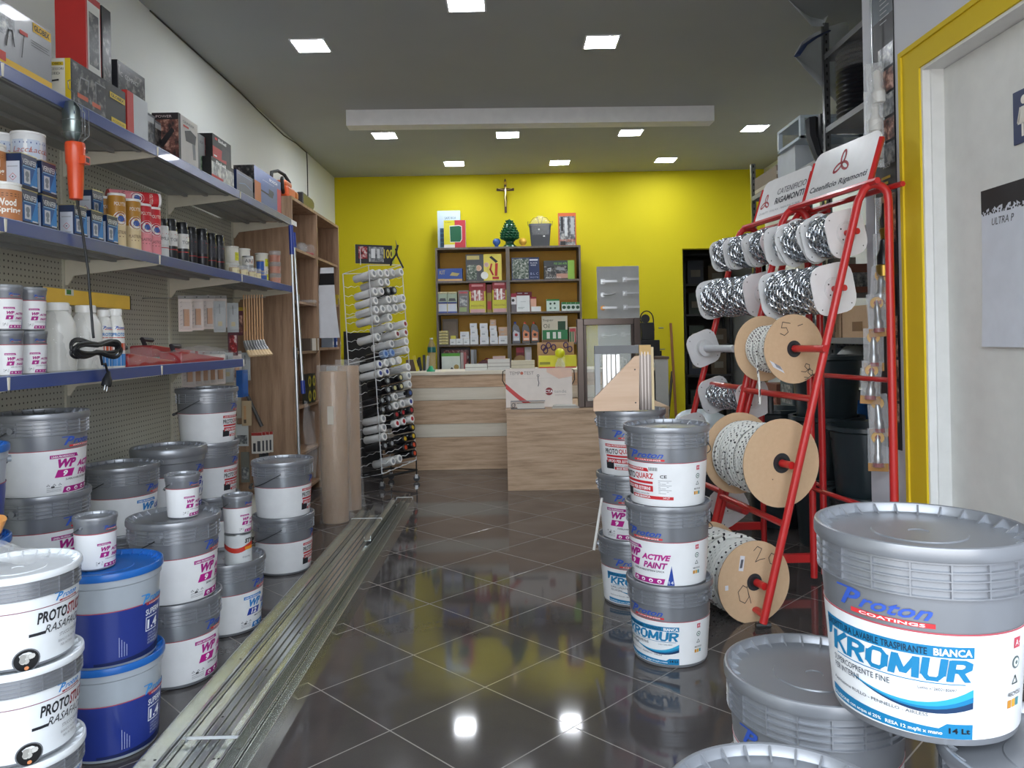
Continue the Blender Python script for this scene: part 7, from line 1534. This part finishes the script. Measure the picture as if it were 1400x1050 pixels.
steel('steel_shelving', 'lower grey steel shelving bay towards the yellow wall', yA+.04, yB, lvl(1030, 222), L2)
def sbox(nm, lb, px0, px1, z, h, c, X=XS+.06, d=.34, fr=(), left=()):
    y0, y1 = Zof(px1, X), Zof(px0, X); pbox(nm, lb, 'box', (X+d/2, (y0+y1)/2, z+.0008), -PI/2, y1-y0, d, h, c, fr, left, left)
sbox('cardboard_box', 'brown cardboard box on the steel shelf at eye height, nearer one', 1152, 1200, L1[3], .19, 'cardboard', fr=[R_(.3, .2, .6, .5, '8a6848')], left=[R_(.3, .2, .5, .6, '8a6848')])
sbox('cardboard_box', 'brown cardboard box on the steel shelf at eye height, farther one', 1133, 1150, L1[3], .18, 'cardboard', fr=[R_(.3, .2, .6, .5, '8a6848')], left=[R_(.3, .2, .5, .6, '8a6848')])
def sack(name, label, loc, w, d, h, mats, seed=1):
    random.seed(seed); mb = MB(); N, K = 20, 12; ph = [random.uniform(0, 6) for _ in range(4)]
    rows_ = []
    for k in range(K+1):
        t = k/K; sc_ = (.75+.35*math.sin(PI*min(1, t*1.1+.08)))*(1 if t < .85 else 1-(t-.85)*3.2); row = []
        for j in range(N):
            a = 2*PI*j/N; rr = sc_*(1+.07*math.sin(3*a+ph[0]+t*4)+.05*math.sin(7*a+ph[1]-t*6)+random.uniform(-.02, .02)); row.append((w/2*rr*math.copysign(abs(math.cos(a))**.8, math.cos(a)), d/2*rr*math.copysign(abs(math.sin(a))**.8, math.sin(a)), h*t))
        rows_.append(row)
    b = [p for row in rows_ for p in row]
    for k in range(K):
        m_ = mats[min(len(mats)-1, int(k/K*len(mats)))]; i0 = k*N
        mb.add(rows_[k]+rows_[k+1], [(j, (j+1) % N, N+(j+1) % N, N+j) for j in range(N)], m_, True)
    mb.add(rows_[0], [tuple(reversed(range(N)))], mats[0]); mb.add(rows_[-1], [tuple(range(N))], mats[-1]); return mb.build(name, loc=loc, label=label, cat='sack')
sack('grey_plastic_bag', 'grey white crumpled bag with a hook on the third steel shelf', (XS+.11, 4.74, L1[2]+.001), .20, .22, .20, ['c:b9bbb8', 'b4b6b3', 'a9aba8'], 5)
sack('blue_white_sack', 'tall white sack with a blue band on the second steel shelf', (XS+.11, 4.73, L1[1]+.001), .19, .22, .335, ['d4d6d6', 'cfd1d1', 'd9dbdb', '2f6fb8', '2f6fb8', 'c9cbcb'], 6)
for k in range(3): mb = MB(); mb.tube([(0, -.12, .035), (0, 0, .04), (0, .12, .03)], .034, ('a07858', '8a6448', 'b08a68')[k], 8, .026, flat=.6); mb.build('work_glove', loc=(XS+.06+.02*k, Zof(1142+6*k, XS+.06), L1[1]+.001+.0*k), label=('tan', 'brown', 'pale tan')[k]+' rolled leather goods before the blue white sack', cat='gloves', rz=.2*k)
# glossy things on the top of the steel bay
rl = thing('mat_roll', 'large black ribbed roll in glossy wrap high on the steel shelving', 'roll', (XS+.165, 4.68, L1[5]+.001)); mb = MB(); pr_ = [(.02, 0)]
for k in range(14): pr_ += [(.150, .005+k*.030), (.140, .020+k*.030)]
mb.lathe(pr_+[(.13, .43), (0, .43)], 'p:17191f', 36); mb.build('roll', rl); m2 = MB(); m2.lathe([(.152, .30), (.156, .36), (.150, .44)], 'film', 24); m2.build('wrap', rl)
for i, (top, bot) in enumerate(((((1086, 75), (1096, 58), (1112, 46), (1134, 36), (1160, 28)), ((1086, 77), (1098, 92), (1112, 107), (1130, 127), (1155, 150))),
                               (((1066, -14), (1082, -14), (1100, -14), (1120, -14), (1140, -14)), ((1074, -4), (1092, 16), (1110, 36), (1126, 36), (1137, 10))))):
    mb = MB(); vs = []; J = 6
    for k in range(5):
        for j in range(J+1):
            t = j/J; px = top[k][0]+(bot[k][0]-top[k][0])*t; py = top[k][1]+(bot[k][1]-top[k][1])*t
            vs.append(RY(px, py, 4.62+.34*math.sin(k/4*PI*.5)+.16*math.sin(t*PI)-.1*i))
    mb.add(vs, [(k*(J+1)+j, (k+1)*(J+1)+j, (k+1)*(J+1)+j+1, k*(J+1)+j+1) for k in range(4) for j in range(J)], 'sheet', True); sh_ = mb.build('plastic_sheet', label=('lower', 'upper')[i]+' curved translucent plastic sheet sticking out of the tall steel shelving', cat='plastic sheet'); so_ = sh_.modifiers.new('thick', 'SOLIDIFY'); so_.thickness = .003
mb = MB(); mb.tube([RY(1090, 76, 4.60), RY(1100, 62, 4.66), RY(1114, 52, 4.72), RY(1132, 43, 4.80)], .022, '22345a', 8, flat=.35); mb.build('blue_band', label='dark blue band across the curved plastic sheets', cat='band')
sbox('flat_boxes', 'stack of brown and cream flat boxes on top of the far steel shelving', 1036, 1066, L2[4], .14, 'k:8a7c6c', X=XS+.02, left=[R_(0, .1, 1, .3, 'k:c9c2b0'), R_(0, .5, 1, .7, 'k:c9c2b0')], fr=[R_(0, .1, 1, .3, 'k:c9c2b0')])
sbox('white_box', 'white flat box beside the flat boxes on the far steel shelving', 1068, 1092, L2[4], .20, 'k:c3cad0', X=XS+.03)
mb = MB(); y0, y1 = Zof(1100, XS), Zof(1068, XS); z0 = L2[4]
for y in (y0, y1-.03): mb.box((XS, y, z0+.20), (XS+.03, y+.03, z0+.34), 'b9c6d0').box((XS+.4, y, z0+.20), (XS+.43, y+.03, z0+.34), 'b9c6d0')
mb.box((XS, y0, z0+.34), (XS+.43, y1, z0+.36), 'a9b6c0').box((XS, y0, z0+.201), (XS+.43, y1, z0+.22), 'a9b6c0'); mb.build('steel_stool_frame', label='pale blue grey metal frame standing high on the far shelving', cat='frame')
mb = MB(); q = RX(1120, 185, XS-.0); mb.tube([q+Vector((0, .1, .12)), q+Vector((-.02, .05, 0)), q+Vector((0, 0, -.14)), q+Vector((.05, -.1, -.25))], .05, '1a1b20', 8, .03); mb.build('black_hose', label='black bent rubber hose hanging by the steel post', cat='hose')
# far bay contents seen between the racks
random.seed(8)
cols_ = ['7b8a94', '5c6a70', 'c9ccca', '8a5a4a', '46525a', 'a9a294']
for li, z in enumerate(L2[:4]):
    for j in range(4):
        y = yA+.16+j*(yB-yA-.1)/4; hh = .16+random.random()*.12; c = cols_[(li*3+j*2) % 6]
        pbox('storage_box', ('nearest', 'second', 'third', 'farthest')[j]+' box on the '+('bottom', 'second', 'third', 'fourth')[li]+' shelf of the far steel shelving', 'box', (XS+.2, y, z+.0008), -PI/2, .26, .32, hh, c, [R_(.1, .2, .9, .7, ('pic_grey', 'pic_red', 'pic_green')[(li+j) % 3])], [R_(.1, .2, .9, .7, 'pic_grey')], [R_(.1, .2, .9, .7, 'pic_grey')])
# dark plastic tubs on the floor behind the racks
tub_ = thing('dark_tub', 'x', 'tub'); mb = MB(); mb.lathe([(.15, 0), (.155, .01), (.185, .36), (.205, .37), (.205, .39), (.18, .39), (.15, .06), (0, .06)], 'p:2f3b40', 36); mb.build('body', tub_); mb = MB(); mb.tube([(.20*math.cos(k*PI/10), .02, .36-.1*math.sin(k*PI/10)) for k in range(11)], .004, '1a1b1d', 6); mb.build('handle', tub_)
for i, (x, y, z) in enumerate(((1.785, 3.86, 0), (1.785, 3.86, .34), (1.775, 4.36, 0), (1.775, 4.36, .34), (1.775, 4.36, .68), (1.66, 4.86, 0), (1.66, 4.86, .34))):
    place(tub_, ('lower dark tub of the stack behind the near rack', 'upper dark tub of the stack behind the near rack', 'lowest dark tub of the middle stack behind the racks', 'middle dark tub of the middle stack behind the racks', 'topmost dark tub of the middle stack behind the racks', 'lower dark tub of the far stack behind the racks', 'upper dark tub of the far stack behind the racks')[i], (x, y, z), group=None)
bk2 = thing('perforated_basket', 'pale grey perforated plastic basket leaning behind the spools beside the centre buckets', 'basket', RY(955, 590, 4.9)+Vector((0, 0, -.20))); mb = MB(); mb.lathe([(.13, 0), (.20, .26), (.215, .27), (.20, .28)], 'p:b4c0c6', 32)
mb.build('body', bk2, rot=(0.5, .15, 0)); mb = MB()
for k in range(20):
    for j in range(5): a = PI*1.1+k*.09; z = .08+j*.035; r_ = .13+.07*z/.26+.0015; mb.disc(plane((r_*math.cos(a), r_*math.sin(a), z), (-math.sin(a), math.cos(a), 0), (0, 0, 1)), 0, 0, .009, '5a666c', .0005, 8)
mb.build('perforation', bk2, rot=(0.5, .15, 0))
# red stool below the sacks
rs = thing('red_stool', 'small red tubular stool on the lowest steel shelf', 'stool', (XS+.18, 4.66, L1[0]+.001)); mb = MB()
for sy in (-1, 1): 
    m2 = MB(); m2.tube([(-.14, sy*.12, 0), (-.12, sy*.11, .30), (-.05, sy*.1, .36), (.05, sy*.1, .36), (.12, sy*.11, .30), (.14, sy*.12, 0)], .009, 'p:c32a2a', 8); m2.build('leg', rs)
m2 = MB(); m2.lathe([(0, .375), (.11, .375), (.12, .385), (.11, .395), (0, .395)], 'p:2c3236', 28); m2.build('seat', rs)
mb = MB(); mb.lathe([(0, 0), (.14, 0), (.15, .012), (.14, .024), (0, .024)], '6a6d6e', 28); mb.build('round_plate', loc=(XS+.20, 4.25, L1[0]+.001), label='grey round plate on the lowest steel shelf under the stool', cat='plate')
# ================================================================ poster and hanging light bulb packs on the toilet wall
ya_, yb_ = XD/ray(1200, 463)[0], XD/ray(1231, 463)[0]
mb = MB(); z0, z1 = .70, 3.0; w = ya_-yb_; mb.box((XD-.004, yb_, z0), (XD-.0005, ya_, z1), '1b1d22'); f = plane((XD-.0041, ya_, z0), (0, -1, 0), (0, 0, 1)); h = z1-z0
prn = [R_(0, .80, 1, 1, '5a646e'), R_(.3, .93, .9, .99, 'pic_dark'), T_('MILLE', .45, .875, .022, 'c9ccd0', w=.35), T_('COLORI', .45, .85, .016, 'd0a030', w=.35)]
for k in range(6): prn.append(R_(.45, .835-.009*k, .85-.1*(k % 2), .837-.009*k, 'b9bcc0'))
for k in range(5): prn.append(R_(.35, .705-.045*k, 1, .745-.045*k, ('pic_grey', 'pic_skin')[k % 2]))
prn += [R_(.4, .50, .8, .505, 'd8b02a'), R_(.4, .49, .7, .495, 'd8b02a'), R_(.3, .38, 1, .47, 'pic_skin'), T_('BOSCH', .5, .52, .010, 'dcdcdc', w=.3), R_(.4, .26, .9, .30, 'd08a2a')]
for k in range(5): prn.append(R_(.55, .05+.04*k, 1, .085+.04*k, 'pic_skin'))
paint(mb, f, w, h, prn); mb.build('tool_poster', label='tall narrow dark poster with tool photographs on the toilet wall edge', cat='poster')
lp = thing('bulb_pack', 'x', 'package'); mb = MB(); mb.box((-.04, .012, -.18), (.04, .015, .02), 'c:dfe3e6'); mb.build('blister', lp)
mb = MB(); mb.lathe([(.0, -.150), (.027, -.145), (.030, -.08), (.018, -.05), (.014, -.01), (0, 0)], 'p:1b1b1e', 12); mb.build('tool', lp); mb = MB(); mb.lathe([(0, -.165), (.030, -.165), (.033, -.12), (.028, -.115)], 'm:b8964a', 12); mb.build('base_ring', lp)
lp2 = thing('bulb_pack', 'x', 'package'); mb = MB(); mb.box((-.045, .0, -.19), (.045, .003, .02), 'c:dfe3e6'); mb.lathe([(.028, -.17), (.036, -.14), (.036, -.04), (.02, 0)], 'film', 12); mb.build('blister', lp2)
mb = MB(); mb.lathe([(0, -.16), (.028, -.155), (.030, -.11), (.016, -.09), (.016, -.02), (0, -.01)], 'p:d9d9d6', 14); mb.build('tool', lp2)
lp3 = thing('bulb_pack', 'x', 'package'); mb = MB(); mb.box((-.040, .0, -.165), (.040, .003, -.130), 'a9793a').box((-.040, .001, -.13), (.040, .003, .02), 'c:c9ccce'); mb.disc(plane((0, -.0005, -.02), (1, 0, 0), (0, 0, 1)), 0, 0, .026, 'd9a84a', .001, 14); mb.disc(plane((0, -.0005, -.02), (1, 0, 0), (0, 0, 1)), 0, 0, .012, '8a2a2a', .002, 10)
mb.lathe([(.030, -.145), (.033, -.10), (.030, -.02), (.015, .01)], 'film', 12); mb.build('blister', lp3); mb = MB(); mb.lathe([(0, -.13), (.018, -.128), (.020, -.10), (.014, -.09), (.014, -.04), (.006, -.02), (0, 0)], 'm:b0b4b8', 12).lathe([(0, -.145), (.022, -.145), (.022, -.128)], 'p:8c2430', 12); mb.build('tool', lp3)
yk = 3.30
seq = [(1198, 92, lp2), (1196, 130, lp2), (1200, 168, lp2), (1210, 275, lp), (1208, 325, lp), (1205, 370, lp3), (1198, 408, lp3), (1194, 455, lp3), (1192, 500, lp3), (1199, 545, lp3), (1200, 592, lp3)]
for k, (px, py, pr2) in enumerate(seq):
    p = RY(px, py, yk+.01*(k % 2)); place(pr2, ORD[k]+' clear pack from the top in the strip hanging before the dark poster', p, rzl(-15+5*(k % 3)), group='strip of hanging clear packs', rot=(0, .06*((k % 3)-1), rzl(-20)))
mb = MB(); mb.rod((0, 0, 0), (0, 0, 2.2), .003, 'm:b8babc', 6); q = RY(1204, 640, yk+.04); mb.build('hanging_strip', loc=(q.x, q.y, q.z), label='thin strip carrying the clear packs beside the poster', cat='strip')
mb = MB(); q = RY(1204, 640, yk+.04); mb.box((q.x-.01, yk+.03, q.z+2.15), (XD, yk+.05, q.z+2.17), 'm:9a9ca0'); mb.build('strip_arm', label='metal arm high on the wall holding the strip of packs', cat='bracket')
# ================================================================ triangular sample on the rear centre stack
ts = thing('shutter_sample', 'shutter sample of grey frame, slats and a triangular wooden cheek on the rear bucket stack', 'sample', (.535, 3.52, .285*2+.30+.001)); yq = 3.42
def tq(px, py): v = RY(px, py, yq); return (v.x-.535, v.z-(.285*2+.301))
P_ = [tq(811, 570), tq(873, 572), tq(873, 486), tq(867, 487), tq(811, 545)]; P_ = [(a, max(0, b_)) for a, b_ in P_]
mb = MB(); mb.prism(P_, plane((0, yq-3.52, 0), (1, 0, 0), (0, 0, 1)), .02, 'mdf'); f = plane((0, yq-3.5405, 0), (1, 0, 0), (0, 0, 1))
for px, py in ((867, 505), (868, 550), (825, 563)): mb.disc(plane((0, yq-3.54, 0), (1, 0, 0), (0, 0, 1)), *tq(px, py), .0035, '3a3a3a', .0006, 8)
a_, b_ = tq(833, 567), tq(850, 564); mb.stroke(plane((0, yq-3.54, 0), (1, 0, 0), (0, 0, 1)), [(a_[0]+(b_[0]-a_[0])*k/8, a_[1]+.003*(k % 2)) for k in range(9)], .002, '4a4038', .0006); mb.build('wooden_cheek', ts)
xL, zt_ = tq(813, 473); xM, _ = tq(873, 473); xR, _ = tq(893, 473); _, zr = tq(813, 484)
mb = MB(); mb.box((xL, yq-3.52+.0, zr), (xM, yq-3.52+.03, zt_), '6b6c6e').box((xL, yq-3.52+.001, 0), (xL+.022, yq-3.52+.03, zr), 'a2a4a6'); mb.build('grey_frame', ts)
mb = MB()
for k in range(4): mb.box((xL+.035+k*.02, yq-3.52+.002, .02), (xL+.050+k*.02, yq-3.52+.03, zr-.004), 'm:d5d8da')
mb.build('aluminium_slats', ts)
mb = MB(); mb.box((xM+.001, yq-3.52-.005, 0), (xR-.012, yq-3.52+.10, zt_), 'm:77706c').box((xR-.011, yq-3.52-.004, 0), (xR, yq-3.52+.10, zt_-.01), 'd9c49a')
for k in range(3): mb.box((xM+.010+k*.014, yq-3.52-.008, .0), (xM+.014+k*.014, yq-3.52-.005, zt_-.03), 'm:b0a8a4')
mb.prism([(xM+.001, zt_-.03), (xM+.010, zt_-.05), (xM+.018, zt_-.035), (xM+.026, zt_-.055), (xM+.036, zt_-.04), (xR-.012, zt_-.045), (xR-.012, zt_), (xM+.001, zt_)], plane((0, yq-3.52-.0055, 0), (1, 0, 0), (0, 0, 1)), .001, 'c9a468'); mb.build('side_profile', ts)
# thin cane leaning on the rear stack
a, b_ = RY(812, 752, 3.33), RY(820, 690, 3.36); mb = MB(); mb.rod((a.x, a.y, a.z), (b_.x+.01, b_.y, b_.z+.03), .006, 'd8d5cf', 8); mb.build('white_stick', label='short white stick against the left side of the rear centre stack', cat='stick')

mb = MB(); q = RY(955, 590, 4.9); mb.box((q.x-.14, 4.78, 0), (q.x+.14, 5.02, q.z-.20-.002), '2c3034').box((q.x-.15, 4.77, q.z-.24), (q.x+.15, 4.78, q.z-.21), '3a3e42')
mb.build('dark_crate', label='dark crate under the pale perforated basket behind the racks', cat='crate')
